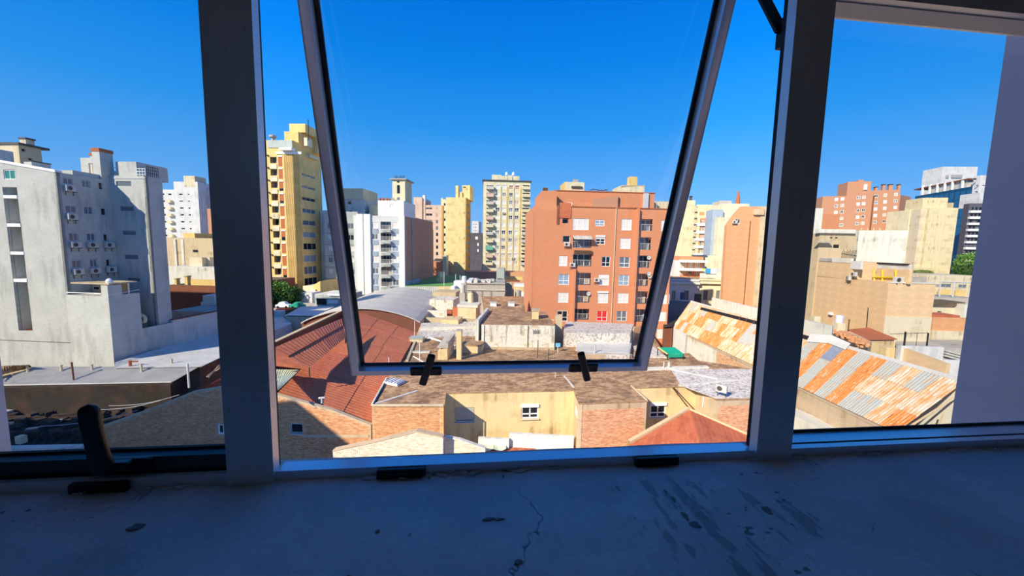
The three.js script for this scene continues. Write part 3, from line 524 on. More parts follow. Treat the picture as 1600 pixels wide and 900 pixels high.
// gables in front: whitewashed brick, and a red metal roof
{
  const zc = 24.4, A = onZc(520, 706, zc), W = wallFrame(A, along(A, GRID, 700, 700)), P = (x, y) => W.uv(x, y);
  const t = thing('gable_wall', 'whitewashed brick gable wall below the left brick block', 'wall', V3(A.x + 3, 0, A.z));
  const o = [P(520, 705), P(582, 692), P(650, 675), P(672, 679), P(692, 684), [P(692, 684)[0], 1], [P(520, 705)[0], 1]].reverse();
  facade(t, { ...W, L: 99 }, 0, 9, M.mortarWhite, [], .3, 'wall', o);
  bricks(t, W, o, [], ...BRKW);
  const cap = new G(), pts = [P(520, 705), P(582, 692), P(650, 675), P(692, 684)]; for (let i = 0; i < 3; i++) { const w3 = ([u, v]) => V3(W.A.x + Math.cos(W.th) * u, v, W.A.z + Math.sin(W.th) * u), a = w3(pts[i]), b = w3(pts[i + 1]), bk = V3(Math.sin(W.th) * .4, 0, -Math.cos(W.th) * .4), fr = bk.clone().multiplyScalar(-.12), up = V3(0, .07, 0); cap.quad(a.clone().add(fr), b.clone().add(fr), b.clone().add(fr).add(up), a.clone().add(fr).add(up)); cap.quad(a.clone().add(fr).add(up), b.clone().add(fr).add(up), b.clone().add(bk).add(up), a.clone().add(bk).add(up)); }
  part(t, 'coping', cap, M.mortar);
  const A2 = onZc(694, 683, zc + .2), W2 = wallFrame(A2, along(A2, GRID, 800, 700)), Q = (x, y) => W2.uv(x, y);
  const t2 = thing('gable_wall', 'short whitewashed brick gable right of the downpipe, below the shaded window', 'wall', V3(A2.x + 1, 0, A2.z));
  const o2 = [Q(694.5, 683), Q(718, 687), Q(758, 701), [Q(758, 700)[0], 1], [Q(694.5, 684)[0], 1]].reverse();
  facade(t2, { ...W2, L: 99 }, 0, 9, M.mortarWhite, [], .3, 'wall', o2); bricks(t2, W2, o2, [], ...BRKW);
}
{ // white terrace wall and awning in the yellow courtyard
  const s = standBox(null, 747, 704, 795, 684, 2.2, .25), t = thing('terrace_wall', 'white terrace wall at the foot of the yellow wall, left half', 'wall', V3(s.A.x + 1, 2.2, s.A.z)); part(t, 'wall', new G().prism(s.plan, 0, s.y1), M.whiteWall);
  const s2 = standBox(null, 795, 703, 896, 677, 2.2, .25), t2 = thing('terrace_wall', 'white terrace wall at the foot of the yellow wall, right half', 'wall', V3(s2.A.x + 2, 2.2, s2.A.z)); part(t2, 'wall', new G().prism(s2.plan, 0, s2.y1), M.whiteWall);
  const t3 = thing('awning', 'small green awning edge in front of the white terrace wall', 'awning', onY(768, 700, 3)), g = new G(), P0 = onY(750, 702, 2.7), P1 = onY(791, 701, 2.7), n = 12;
  for (let i = 0; i < n; i++) { const a = mixv(P0, P1, i / n), b = mixv(P0, P1, (i + 1) / n), sag = (k) => -.18 * Math.abs(Math.sin(k / n * Math.PI * 2)); const f = (p, k) => p.clone().add(V3(0, sag(k), 0)), bk = (p) => p.clone().add(V3(0, .1, -.9)); g.quad(f(a, i), f(b, i + 1), bk(b), bk(a)); }
  part(t3, 'canvas', g, M.paleGreen);
  const t4 = thing('tiled_ledge', 'strip of red tiles at the front edge of the courtyard terrace', 'ledge', onY(830, 704, 2.6)), N = 34, Ra = onY(758, 703.5, 2.4), Rb = onY(905, 695.5, 2.4);
  for (let i = 0; i < N; i++) { const p = mixv(Ra, Rb, (i + .5) / N); part(t4, 'tile', new G().box(V3(p.x, 2.33 + rr(0, .015), p.z), Ra.distanceTo(Rb) / N * .94, .1, .5, GRID), pick([M.terracotta, M.terracottaFlat])); }
}
{ // red metal roof with raked brick edges, right
  const pk = onY(1078, 641, 6.0), L = onY(985, 694, 4.5), Rr = onY(1190, 690, 4.5), L2 = onY(930, 760, 3.4), R2 = onY(1215, 740, 3.6), md = onY(1105, 735, 4.9);
  const t = thing('metal_roof', 'rust red painted metal roof between brown roof and right post, with raked brick edges', 'roof', V3(pk.x, 0, pk.z + 2));
  sheets(t, [L2, md, pk, L], 3, 1, [M.terracottaFlat], { amp: .006, waves: 5 }); sheets(t, [md, R2, Rr, pk], 3, 1, [M.terracottaFlat], { amp: .006, waves: 5 });
  const edge = (A, B, name) => { const g = new G(), d = V3(-.06, 0, -.28), u = V3(0, .14, 0), dn = V3(0, -3, 0); g.quad(A, B, B.clone().add(u), A.clone().add(u)); g.quad(A.clone().add(u), B.clone().add(u), B.clone().add(u).add(d), A.clone().add(u).add(d)); g.quad(A.clone().add(dn), B.clone().add(dn), B, A); g.quad(B.clone().add(d).add(dn), A.clone().add(d).add(dn), A.clone().add(d).add(u), B.clone().add(d).add(u)); part(t, name, g, M.brickTan); };
  edge(L.clone().add(V3(0, .02, -.05)), pk.clone().add(V3(0, .02, -.05)), 'raked_edge'); edge(pk.clone().add(V3(0, .02, -.05)), Rr.clone().add(V3(0, .02, -.05)), 'raked_edge');
  const v = onY(1085, 684, 5.0), v2 = onY(1099, 690, 4.95); part(t, 'slot_vent', new G().bar(v.setY(v.y + .1), v2.setY(v2.y + .1), .06), M.dark);
}

// ---------------------------------------------------------------- red metal roofs and brick wall on the left
{
  const zc = 27.4, E0 = onY(581, 634, R1), A = along(E0, GRID - .03, 150, 700), W = wallFrame(A, E0), P = (x, y) => W.uv(x, y);
  const t = thing('brick_wall', 'long brick wall with a raked top under the red metal roof, one small dark window', 'wall', onZc(440, 690, zc).setY(0));
  const wn = [{ r: rectUV(W, [454, 661, 473, 677]), k: { n: 1, f: M.offWhite, p: M.dark, ft: .05, sill: true, sillm: M.offWhite } }, { r: rectUV(W, [339, 663, 351, 679]), k: { n: 1, f: M.whitePaint, p: M.glassDark, ft: .12 } }];
  const top = [P(579.5, 664), P(520, 641), P(433, 617), P(352, 603), P(300, 612), P(230, 640), P(150, 668)], end = P(579.5, 664)[0];
  const o = [[P(150, 690)[0], .2], [end, .2], ...top];
  facade(t, { ...W, L: 99 }, 0, 20, M.mortar, wn, .3, 'wall', o);
  bricks(t, W, o.map(([u, v]) => [u, v - .12]), wn.map((w) => w.r), '#d88e5c', '#f0ba88');
  const g = new G(), w3 = ([u, v], d) => V3(W.A.x + Math.cos(W.th) * u - Math.sin(W.th) * d, v, W.A.z + Math.sin(W.th) * u + Math.cos(W.th) * d), bn = P(473, 681), bn2 = P(576, 681);
  g.quad(w3([bn[0], bn[1] - .12], .03), w3([bn2[0], bn2[1] - .12], .03), w3([bn2[0], bn2[1] + .12], .03), w3([bn[0], bn[1] + .12], .03)); part(t, 'mortar_band', g, M.mortar);
  // lower red roof: raked front edge, eave along the flat roofs
  const f0_ = onZc(579.5, 662, zc - .3), f1_ = onZc(432, 616, zc - .2), e1 = onY(652, 520, 6.6), e2 = onY(600, 497, 8.2), e3 = onY(520, 486, 9.4);
  const r = thing('metal_roof', 'large red painted metal roof sloping right, its near edge on the brick wall', 'roof', onY(540, 590, 7).setY(6.5));
  const redm = () => pick([M.redRoof, M.redRoof, M.redRoofB]);
  const prof = [f0_, f1_], back = [e1, e2.clone()]; back[1] = onY(560, 487, 8.7);
  const mid = onY(627, 563, 6.55);
  for (let k = 0; k < 5; k++) { // five courses from the wall to the back
    const a = k / 5, b = (k + 1) / 5, lo = (t_) => t_ < .5 ? mixv(f0_, mid, t_ * 2) : mixv(mid, e1, t_ * 2 - 1), hi = (t_) => mixv(f1_, back[1], t_);
    sheets(r, [lo(b), lo(a), hi(a), hi(b)].map((p, i) => p.clone().add(V3(0, k * .01, 0))), 1, 3, redm, { waves: 14, amp: .014 });
  }
  // upper red roof, a metre higher on the left
  const U = [onY(483, 574, 8.45), onY(540, 528, 8.65), onY(533, 498, 9.9), onY(424, 545, 9.7), onY(424, 565, 9.1)];
  const r2 = thing('metal_roof', 'smaller red metal roof raised above the large one, beside the left post', 'roof', onY(470, 550, 9).setY(8.5));
  sheets(r2, [U[0], U[1], U[2], U[3]], 2, 1, redm, { waves: 12, amp: .014 });
  { const g2 = new G(); g2.tri(U[0], U[3], U[4]); part(r2, 'metal_sheet', g2, M.redRoof); }
  { const a = mixv(U[0], U[3], .55), b = mixv(U[1], U[2], .6), g3 = new G().bar(a.setY(a.y + .05), b.setY(b.y + .05), .05); part(r2, 'gutter', g3, M.brickDark); }
  for (const [p, q] of [[U[0], 7.7], [U[1], 8.1]]) { part(r2, 'prop', new G().bar(p.clone().setY(q), p.clone().setY(p.y - .02), .06), M.bark); }
  part(r2, 'fascia', new G().quad(U[4].clone().setY(U[4].y - .3), U[0].clone().setY(U[0].y - .2), U[0], U[4]), M.redRoof);
  // pale sheets under the upper roof
  const pl = thing('translucent_sheet', 'pale green translucent roof sheet under the raised red roof', 'roof sheet', onY(445, 595, 7.9));
  sheets(pl, [onY(424, 617, 7.95), onY(436, 609, 7.9), onY(468, 578, 8.0), onY(424, 577, 8.1)], 2, 1, [M.paleGreen], { waves: 6, amp: .014 });
  const st = single('stovepipe', 'short stovepipe standing on the large red metal roof', 'pipe', onY(503, 630, 7.4), (() => { const p = onY(503, 630, 7.4); return new G().bar(p, p.clone().add(V3(0, .35, 0)), .06).bar(p.clone().add(V3(-.2, .35, 0)), p.clone().add(V3(.2, .38, 0)), .07); })(), M.offWhite); void st;
  for (const [i, x, y0, y1] of [[0, 656, 580, 535], [1, 608, 585, 558], [2, 648, 529, 501]]) { const p = onY(x, y0, 6.7), h = along(p, GRID, x, y1); single('vent_pole', ['tall white vent pole at the right edge of the red roof', 'short white vent pole on the red roof above the left sash corner', 'white vent pole at the far right corner of the red roof'][i], 'pole', p, new G().bar(p, V3(p.x, h.y, p.z), .035), M.whitePaint); }
}
// barrel roof of grey metal behind the red roof
{
  const a0 = onY(470, 504, 7.4), a1 = onY(656, 503, 7.4), b0 = onY(560, 466, 7.4), b1 = onY(692, 462, 7.4), N = 22, rise = 2.0;
  const t = thing('barrel_roof', 'wide grey barrel vaulted metal roof behind the red roofs', 'roof', mixv(mixv(a0, a1, .5), mixv(b0, b1, .5), .5).setY(6));
  const at = (i, s) => { const u = i / N, p = mixv(mixv(a0, a1, u), mixv(b0, b1, u), s); p.y += rise * Math.sin(u * Math.PI) ** .8; return p; };
  for (let k = 0; k < 11; k++) { const g = new G(); for (let i = k * 2; i < k * 2 + 2; i++) for (let j = 0; j < 6; j++) g.quad(at(i, j / 6), at(i + 1, j / 6), at(i + 1, (j + 1) / 6), at(i, (j + 1) / 6)); part(t, 'curved_sheet', g, M.vault); }
  const wl = new G(); for (let i = 0; i < N; i++) { const p = at(i, .01), q = at(i + 1, .01); wl.quad(p.clone().setY(4), q.clone().setY(4), q, p); } part(t, 'end_wall', wl, M.brickDark);
  part(t, 'side_wall', new G().quad(a1.clone().setY(3), b1.clone().setY(3), b1, a1), M.greyRoof);
  const fz = new G(); for (let i = 0; i < N; i++) { const p = at(i, 0), q = at(i + 1, 0); fz.quad(p.clone().setY(p.y - .16), q.clone().setY(q.y - .16), q, p); } part(t, 'edge_trim', fz, M.offWhite);
}
// ---------------------------------------------------------------- the grey-white apartment building on the left
{
  const K1 = onZc(87, 267, 38.6), K2 = along(K1, AWAY, 171, 280), K3 = along(K2, GRID, 229, 300), K4 = along(K3, AWAY, 253, 280), KL = along(K1, GRID, -70, 262);
  const yTop = K1.y - .1, yB = along(K3, AWAY, 240, 277).y, yC = yB, base = 4;
  const t = thing('apartment_building', 'tall grey-white apartment building on the left with a shaded side of windows and air conditioners', 'building', mixv(KL, K3, .5).setY(base));
  const WF = wallFrame(KL, K1), WA = wallFrame(K1, K2), WB = wallFrame(K2, K3), WC = wallFrame(K3, K4);
  // body behind the facades
  const KBL = offs(KL, AWAY, 16), body = [offs(offs(K1, AWAY, 1.6), GRID, -.28), offs(offs(K2, AWAY, .28), GRID, -.28), offs(offs(K3, AWAY, .28), GRID, -.28), offs(K4, GRID, -.28), offs(K4, GRID, -85), offs(offs(K1, AWAY, 1.6), GRID, -85)];
  part(t, 'core', new G().prism(body, base, yB - .05), M.greyWall);
  // front with its tall recess and sloping parapet
  const sl = [WF.uv(2, 280)[0], WF.uv(27, 300)[0]], yBot = WF.uv(40, 517)[1], g = WF.uv(4, 258), g2 = WF.uv(24, 280);
  const topL = WF.uv(0, 253), yL = yTop + (WF.L) * (topL[1] - yTop) / (WF.L - topL[0]);
  facade(t, WF, base, yTop, M.greyWall, [{ r: [sl[0], yBot, sl[1], yTop - 1.5], k: null }, { r: [g[0], g2[1], g2[0], Math.min(g[1], yTop + .2)], k: { n: 2, p: M.glassGreen, f: M.frameWhite, name: 'glazed_balcony' } }], .3, 'wall', [[0, base], [WF.L, base], [WF.L, yTop], [0, yL]]);
  const w3 = (W, u, v, d = 0) => V3(W.A.x + Math.cos(W.th) * u - Math.sin(W.th) * d, v, W.A.z + Math.sin(W.th) * u + Math.cos(W.th) * d);
  part(t, 'coping', new G().quad(w3(WF, 0, yL - .05, .08), w3(WF, WF.L, yTop - .05, .08), w3(WF, WF.L, yTop + .2, .08), w3(WF, 0, yL + .2, .08)).quad(w3(WF, 0, yL + .2, .08), w3(WF, WF.L, yTop + .2, .08), w3(WF, WF.L, yTop + .2, -.5), w3(WF, 0, yL + .2, -.5)).quad(w3(WF, WF.L, yTop - .05, .08), w3(WF, WF.L, yTop - .05, -.5), w3(WF, WF.L, yTop + .2, -.5), w3(WF, WF.L, yTop + .2, .08)), M.whitePaint);
  // recess: back wall, cheeks, floor slabs, windows
  const RB = wallFrame(w3(WF, sl[0] - .3, 0, -1.3), w3(WF, sl[1] + .3, 0, -1.3));
  const rw = [[17, 363, 33, 374], [22.5, 406.5, 37, 418], [27, 448, 42, 459], [32.5, 489, 47, 500]].map((r) => ({ r: rectUV(RB, r), k: { n: 2, p: M.glassDark, f: M.frameDark } }));
  facade(t, RB, base, yTop - 1.4, M.greyWall, rw, .2, 'recess_wall');
  for (const s of [0, 1]) { const u = sl[s]; part(t, 'recess_cheek', new G().quad(w3(WF, u, yBot, -.25), w3(WF, u, yBot, -1.35), w3(WF, u, yTop - 1.4, -1.35), w3(WF, u, yTop - 1.4, -.25)), M.greyWall); }
  part(t, 'recess_floor', new G().quad(w3(WF, sl[0], yBot, -.2), w3(WF, sl[1], yBot, -.2), w3(WF, sl[1], yBot, -1.4), w3(WF, sl[0], yBot, -1.4)), M.terracotta);
  for (const [x0, y0, x1, y1] of [[6, 305, 27.5, 310], [11.5, 349, 33, 354.5], [17, 393, 38, 398], [22, 435.5, 43, 441]]) { const [a, s, b, e] = rectUV(WF, [x0, y0, x1, y1]); part(t, 'balcony_slab', new G().box(w3(WF, (a + b) / 2, s, -.6), b - a, e - s, 1.3, WF.th), M.whitePaint); }
  const jy = WF.uv(50, 533)[1]; part(t, 'joint', new G().box(w3(WF, WF.L / 2, jy - .04, .0), WF.L, .06, .03, WF.th), M.frameDark);
  // shaded side with windows
  const lit = { n: 2, f: M.lightGrey, p: M.glassDark, sh: .0 }, A = [];
  const cw = (r, k) => A.push({ r: rectUV(WA, r), k: { n: 2, f: M.lightGrey, p: M.glassGrey, ...k } });
  const rows = [[[98, 277, 114, 289], [127, 281, 141, 294], [153.5, 285, 161, 297]], [[102, 321, 119, 333], [131, 323, 145.5, 335.5], [157.5, 325, 166, 337]], [[107, 364.5, 123, 376.5], [135, 364.5, 150, 376.5], [161, 365.5, 169, 377]], [[112, 406.5, 127.5, 418.5], [140, 405, 153, 417], [165, 404.5, 173, 416]]];
  rows.forEach((R, j) => R.forEach((r, i) => cw(r, { n: i === 2 ? 1 : 2, p: i === 2 ? M.glassDark : M.glassGrey })));
  facade(t, WA, base, yTop, M.greyWall, A);
  // half drawn pale blinds
  void lit;
  const st = [[181, 283, 205, 291.5], [186, 321.5, 209, 330.5], [190, 360, 212.5, 368], [193, 397, 216, 406], [198, 433.5, 219, 441]].map((r) => ({ r: rectUV(WB, r), k: { n: 1, f: M.lightGrey, p: M.glassGrey, ft: .05 } }));
  facade(t, WB, base, yB, M.greyWall, st);
  facade(t, WC, base, yB, M.greyWall);
  const tv = WB.uv(205, 279)[1]; part(t, 'string_course', new G().box(w3(WB, WB.L / 2, tv, .02), WB.L, .08, .06, WB.th), M.lightGrey);
  // penthouse and chimneys
  const PB = wallFrame(offs(K2, AWAY, .3), offs(K3, AWAY, .3)), pu0 = PB.uv(181.5, 265)[0], pu1 = PB.uv(213.5, 265)[0], ph = PB.uv(195, 252.5)[1];
  const pp = rectPlan(w3(PB, pu0, 0), w3(PB, pu1, 0), 3.6); part(t, 'penthouse', new G().prism(pp, yB - .1, ph), M.greyWall);
  const lw = PB.uv(176, 265); part(t, 'penthouse', new G().prism(rectPlan(w3(PB, lw[0] - 1, 0, -1.2), w3(PB, pu0, 0, -1.2), 3), yB - .5, ph + .15), M.greyWall);
  { const gR = new G(); for (const z of [0, .35, .7]) gR.bar(w3(PB, lw[0] - 1, yB + .2 + z, -.1), w3(PB, pu0, yB + .2 + z, -.1), .04); part(t, 'roof_railing', gR, M.whitePaint); }
  part(t, 'parapet', new G().prism([w3(PB, 0, 0), w3(PB, pu0, 0), w3(PB, pu0, 0, -.25), w3(PB, 0, 0, -.25)], yB - .1, PB.uv(178, 268)[1]), M.greyWall);
  const rl = [offs(K3, AWAY, .2), offs(K4, AWAY, -.4)], gr = new G(); for (const h of [.35, .7, 1.05]) gr.bar(rl[0].clone().setY(yB + h), rl[1].clone().setY(yB + h), .03); for (let i = 0; i <= 6; i++) { const p = mixv(rl[0], rl[1], i / 6); gr.bar(p.clone().setY(yB), p.clone().setY(yB + 1.05), .03); } part(t, 'roof_railing', gr, M.steel);
  { const w = pp[1], gg = new G(); for (const h of [.2, .5, .8]) gg.bar(w.clone().setY(yB + h), offs(w, GRID, 1.0).clone().setY(yB + h), .035); for (let i = 0; i <= 3; i++) { const p = offs(w, GRID, i / 3); gg.bar(p.clone().setY(yB), p.clone().setY(yB + .9), .035); } part(t, 'roof_railing', gg, M.whitePaint); }
  const CW = wallFrame(offs(K1, AWAY, 4.3), offs(offs(K1, AWAY, 4.3), GRID, 20)), cc = (x0, x1, yt, yb2, d, off = 0) => { const a = CW.uv(x0, yb2), b = CW.uv(x1, yb2); return { p: rectPlan(w3(CW, a[0], 0, -off), w3(CW, b[0], 0, -off), d), y: CW.uv(x0, yt)[1] }; };
  const c1 = cc(128, 152.5, 246.5, 276, 1.5), W1 = wallFrame(c1.p[0], c1.p[1]); part(t, 'stair_tower', new G().prism(insetPlan(c1.p, [.25, 0, 0, 0]), yTop - 1, c1.y), M.greyWall);
  facade(t, W1, yTop - 1, c1.y, M.greyWall, [{ r: rectUV(W1, [138, 255, 147, 272]), k: { n: 2, p: M.curtainTan, f: M.frameWhite } }]);
  const c2 = cc(151.8, 163.5, 236, 278, 1.3, -.3); part(t, 'chimney', new G().prism(c2.p, yTop - 1, c2.y), M.greyWall); part(t, 'chimney_cap', new G().prism(insetPlan(c2.p, [-.05, -.05, -.05, -.05]), c2.y - .1, c2.y + .25), M.terracotta);
  const c3 = cc(137.5, 144.5, 239, 247, 1.5, .2); part(t, 'chimney', new G().prism(c3.p, c1.y - .2, c3.y), M.greyWall); part(t, 'chimney_cap', new G().prism(insetPlan(c3.p, [-.05, -.05, -.05, -.05]), c3.y - .25, c3.y + .05), M.terracotta);
  const c4 = cc(76, 87.5, 258.5, 270, 1.6, -2); part(t, 'chimney', new G().prism(c4.p, yTop - 1, c4.y), M.offWhite); part(t, 'chimney_cap', new G().prism(insetPlan(c4.p, [-.05, -.05, -.05, -.05]), c4.y, c4.y + .1), M.frameDark);
  const c5 = cc(32, 44, 247, 262, 1.5, -2.6); part(t, 'chimney', new G().prism(c5.p, yTop - 1, c5.y + .4), M.offWhite);
  // air conditioners under the windows
  const AC = [[108.5, 300, 'top window row, leftmost'], [112, 344.5, 'second window row, leftmost'], [117.5, 388, 'third window row, left'], [144, 388, 'third window row, middle'], [170, 388, 'third window row, right'], [121.5, 430, 'fourth window row, left'], [148.5, 428.5, 'fourth window row, middle'], [173.5, 426, 'fourth window row, right']];
  for (const [x, y, l] of AC) { const u = WA.uv(x - 2, y); ac('white air conditioner on the shaded side of the grey-white building, ' + l, w3(WA, u[0], u[1] + .05, .12), WA.th, 1, 'air conditioners on the grey-white building'); }

  // low wing in front of the shaded side
  const D1 = along(K1, GRID, 108.5, 470).add(V3(0, 0, 0)), D0 = offs(D1, AWAY, -.25), D2 = along(D0, GRID, 169.8, 470), D3 = along(D2, AWAY, 219, 470), yW = along(D0, GRID, 140, 462).y, yP = along(D0, GRID, 163, 446).y;
  const w = thing('annex_block', 'white two storey annex in front of the grey-white building with a covered roof terrace', 'building', mixv(D1, D3, .5).setY(base));
  part(w, 'wall', new G().prism([D0, D2, D3, offs(D0, AWAY, D2.distanceTo(D3))], base, yW), M.annex);
  const pil = along(D0, GRID, 158.5, 460); part(w, 'pillar', new G().prism(rectPlan(pil, D2, 1.3), yW, yP), M.annex);
  const cano = [offs(along(D0, GRID, 108.5, 446), AWAY, .1), offs(D2, GRID, .15), along(D2, AWAY, 214, 438), offs(offs(D0, AWAY, D2.distanceTo(D3)), GRID, 2)], yCn = along(D0, GRID, 120, 443.5).y;
  part(w, 'canopy', new G().prism(cano, yCn, yCn + .12), M.tanWall);
  const bw = wallFrame(offs(offs(D0, AWAY, 2.2), GRID, .05), offs(offs(D2, AWAY, 2.2), GRID, -.3)); facade(w, bw, yW - .1, yCn, M.curtainTan, [{ r: rectUV(bw, [117, 447, 130.5, 460]), k: { n: 2, p: M.glassGrey, f: M.lightGrey } }, { r: rectUV(bw, [144, 447, 155, 453.5]), k: { n: 1, p: M.glassDark, f: M.frameWhite } }], .15, 'terrace_wall');
  { const a = offs(D0, AWAY, .1).setY(yW + .25), b = pil.clone().setY(yW + .25); part(w, 'terrace_railing', new G().bar(a, b, .05), M.whitePaint); const p = along(D2, AWAY, 201, 455); part(w, 'canopy_post', new G().bar(p.clone().setY(yW), p.clone().setY(yCn), .05), M.whitePaint); const q = D3.clone().setY(yW + .35); part(w, 'terrace_railing', new G().bar(D2.clone().setY(yW + .1), q, .03), M.whitePaint); }
  { const p = along(D0, GRID, 164, 444).add(V3(0, .1, 0)); const gd = new G().cyl(V3(p.x, yP, p.z - .5), [[.2, 0], [.26, .2], [.3, .42], [.16, .62], [0, .68]], 12); single('roof_cowl', 'small round white vent cowl on the annex pillar', 'vent', V3(p.x, yP, p.z - .5), gd, M.whitePaint); }
  // low wall joining the annex to the rear, with the yellow compressor behind it
  const E1 = D3.clone(), E2 = along(D2, AWAY, 244, 520), E3 = along(D2, AWAY, 271.5, 520), yE = along(D2, AWAY, 230, 512).y;
  const lw2 = thing('yard_wall', 'low white wall between the annex and the end of the grey-white building', 'wall', mixv(E1, E3, .5).setY(base)); part(lw2, 'wall', new G().prism([E1, E3, offs(E3, GRID, -.3), offs(E1, GRID, -.3)], base, yE), M.annex);
  const ye = along(E1, AWAY, 229, 497), yc = thing('extractor_fan', 'round yellow extractor fan in the gap behind the annex', 'fan', offs(ye, GRID, -.9).setY(yE - .4)); const fp = offs(ye, GRID, -.9).setY(yE + .9);
  { const o = new THREE.Mesh(new THREE.TorusGeometry(.5, .19, 10, 22).rotateY(-GRID + .6), M.cream); o.name = 'fan_ring'; o.position.copy(fp.clone().sub(yc.position)); o.castShadow = true; yc.add(o); const c = new THREE.Mesh(new THREE.CylinderGeometry(.34, .34, .1, 18).rotateX(Math.PI / 2).rotateY(-GRID + .6), M.bark); c.name = 'fan_core'; c.position.copy(o.position); yc.add(c); part(yc, 'stand', new G().box(fp.clone().setY(yE - .6), 1.1, 1.05, .8, GRID), M.frameDark); void E2; }
  // stained white party wall running on behind, and the sheds at its foot
  const F2 = along(E3, AWAY, 350, 515), yF = along(E3, AWAY, 272.5, 500).y;
  const pw = thing('party_wall', 'white stained party wall running back from the grey-white building to the left post', 'wall', mixv(E3, F2, .5).setY(base)); part(pw, 'wall', new G().prism([E3, F2, offs(F2, GRID, -.3), offs(E3, GRID, -.3)], base, yF), M.whiteStain); part(pw, 'coping', new G().prism([offs(E3, GRID, .05), offs(F2, GRID, .05), offs(F2, GRID, -.35), offs(E3, GRID, -.35)], yF, yF + .12), M.brickDark);
  // brown building behind, on the far left
  const T0 = onZc(-40, 230, 46), TL = onZc(0, 226, 46);
  const Ta = along(TL, GRID, -30, 226), Tb = along(TL, GRID, 28.5, 226), Tc = along(Tb, AWAY, 64, 233), tb = thing('roof_building', 'brown plastered stair block with a chimney behind the sloping parapet, far left', 'building', mixv(Ta, Tc, .5).setY(yTop)); void T0;
  const tp = [Ta, Tb, Tc, offs(Ta, AWAY, Tb.distanceTo(Tc))]; part(tb, 'wall', new G().prism(insetPlan(tp, [.0, .26, 0, 0]), yTop - 3, TL.y), M.beige);
  const WT = wallFrame(Tb, Tc); facade(tb, WT, yTop - 3, TL.y, M.tanWall, [{ r: rectUV(WT, [33, 231, 40.5, 238]), k: { n: 1, p: M.dark, f: M.tanWall } }, { r: rectUV(WT, [43.5, 246, 52, 254]), k: { n: 1, p: M.dark, f: M.tanWall } }]);
  part(tb, 'roof_slab', new G().prism([offs(Ta, AWAY, -.2), offs(offs(Tb, AWAY, -.1), GRID, .2), offs(Tc, GRID, .25).add(V3(0, 0, -.8)), offs(tp[3], AWAY, .3)], TL.y, TL.y + .25), M.frameDark);
  const ch = along(Tb, AWAY, 42, 225), c6 = rectPlan(offs(ch, GRID, -.9), offs(ch, GRID, -.1), .8); part(tb, 'chimney', new G().prism(c6, TL.y, along(Tb, AWAY, 45, 218).y), M.beige); part(tb, 'chimney_cap', new G().prism(insetPlan(c6, [-.08, -.08, -.08, -.08]), along(Tb, AWAY, 45, 218).y, along(Tb, AWAY, 45, 215.5).y), M.frameDark);
}

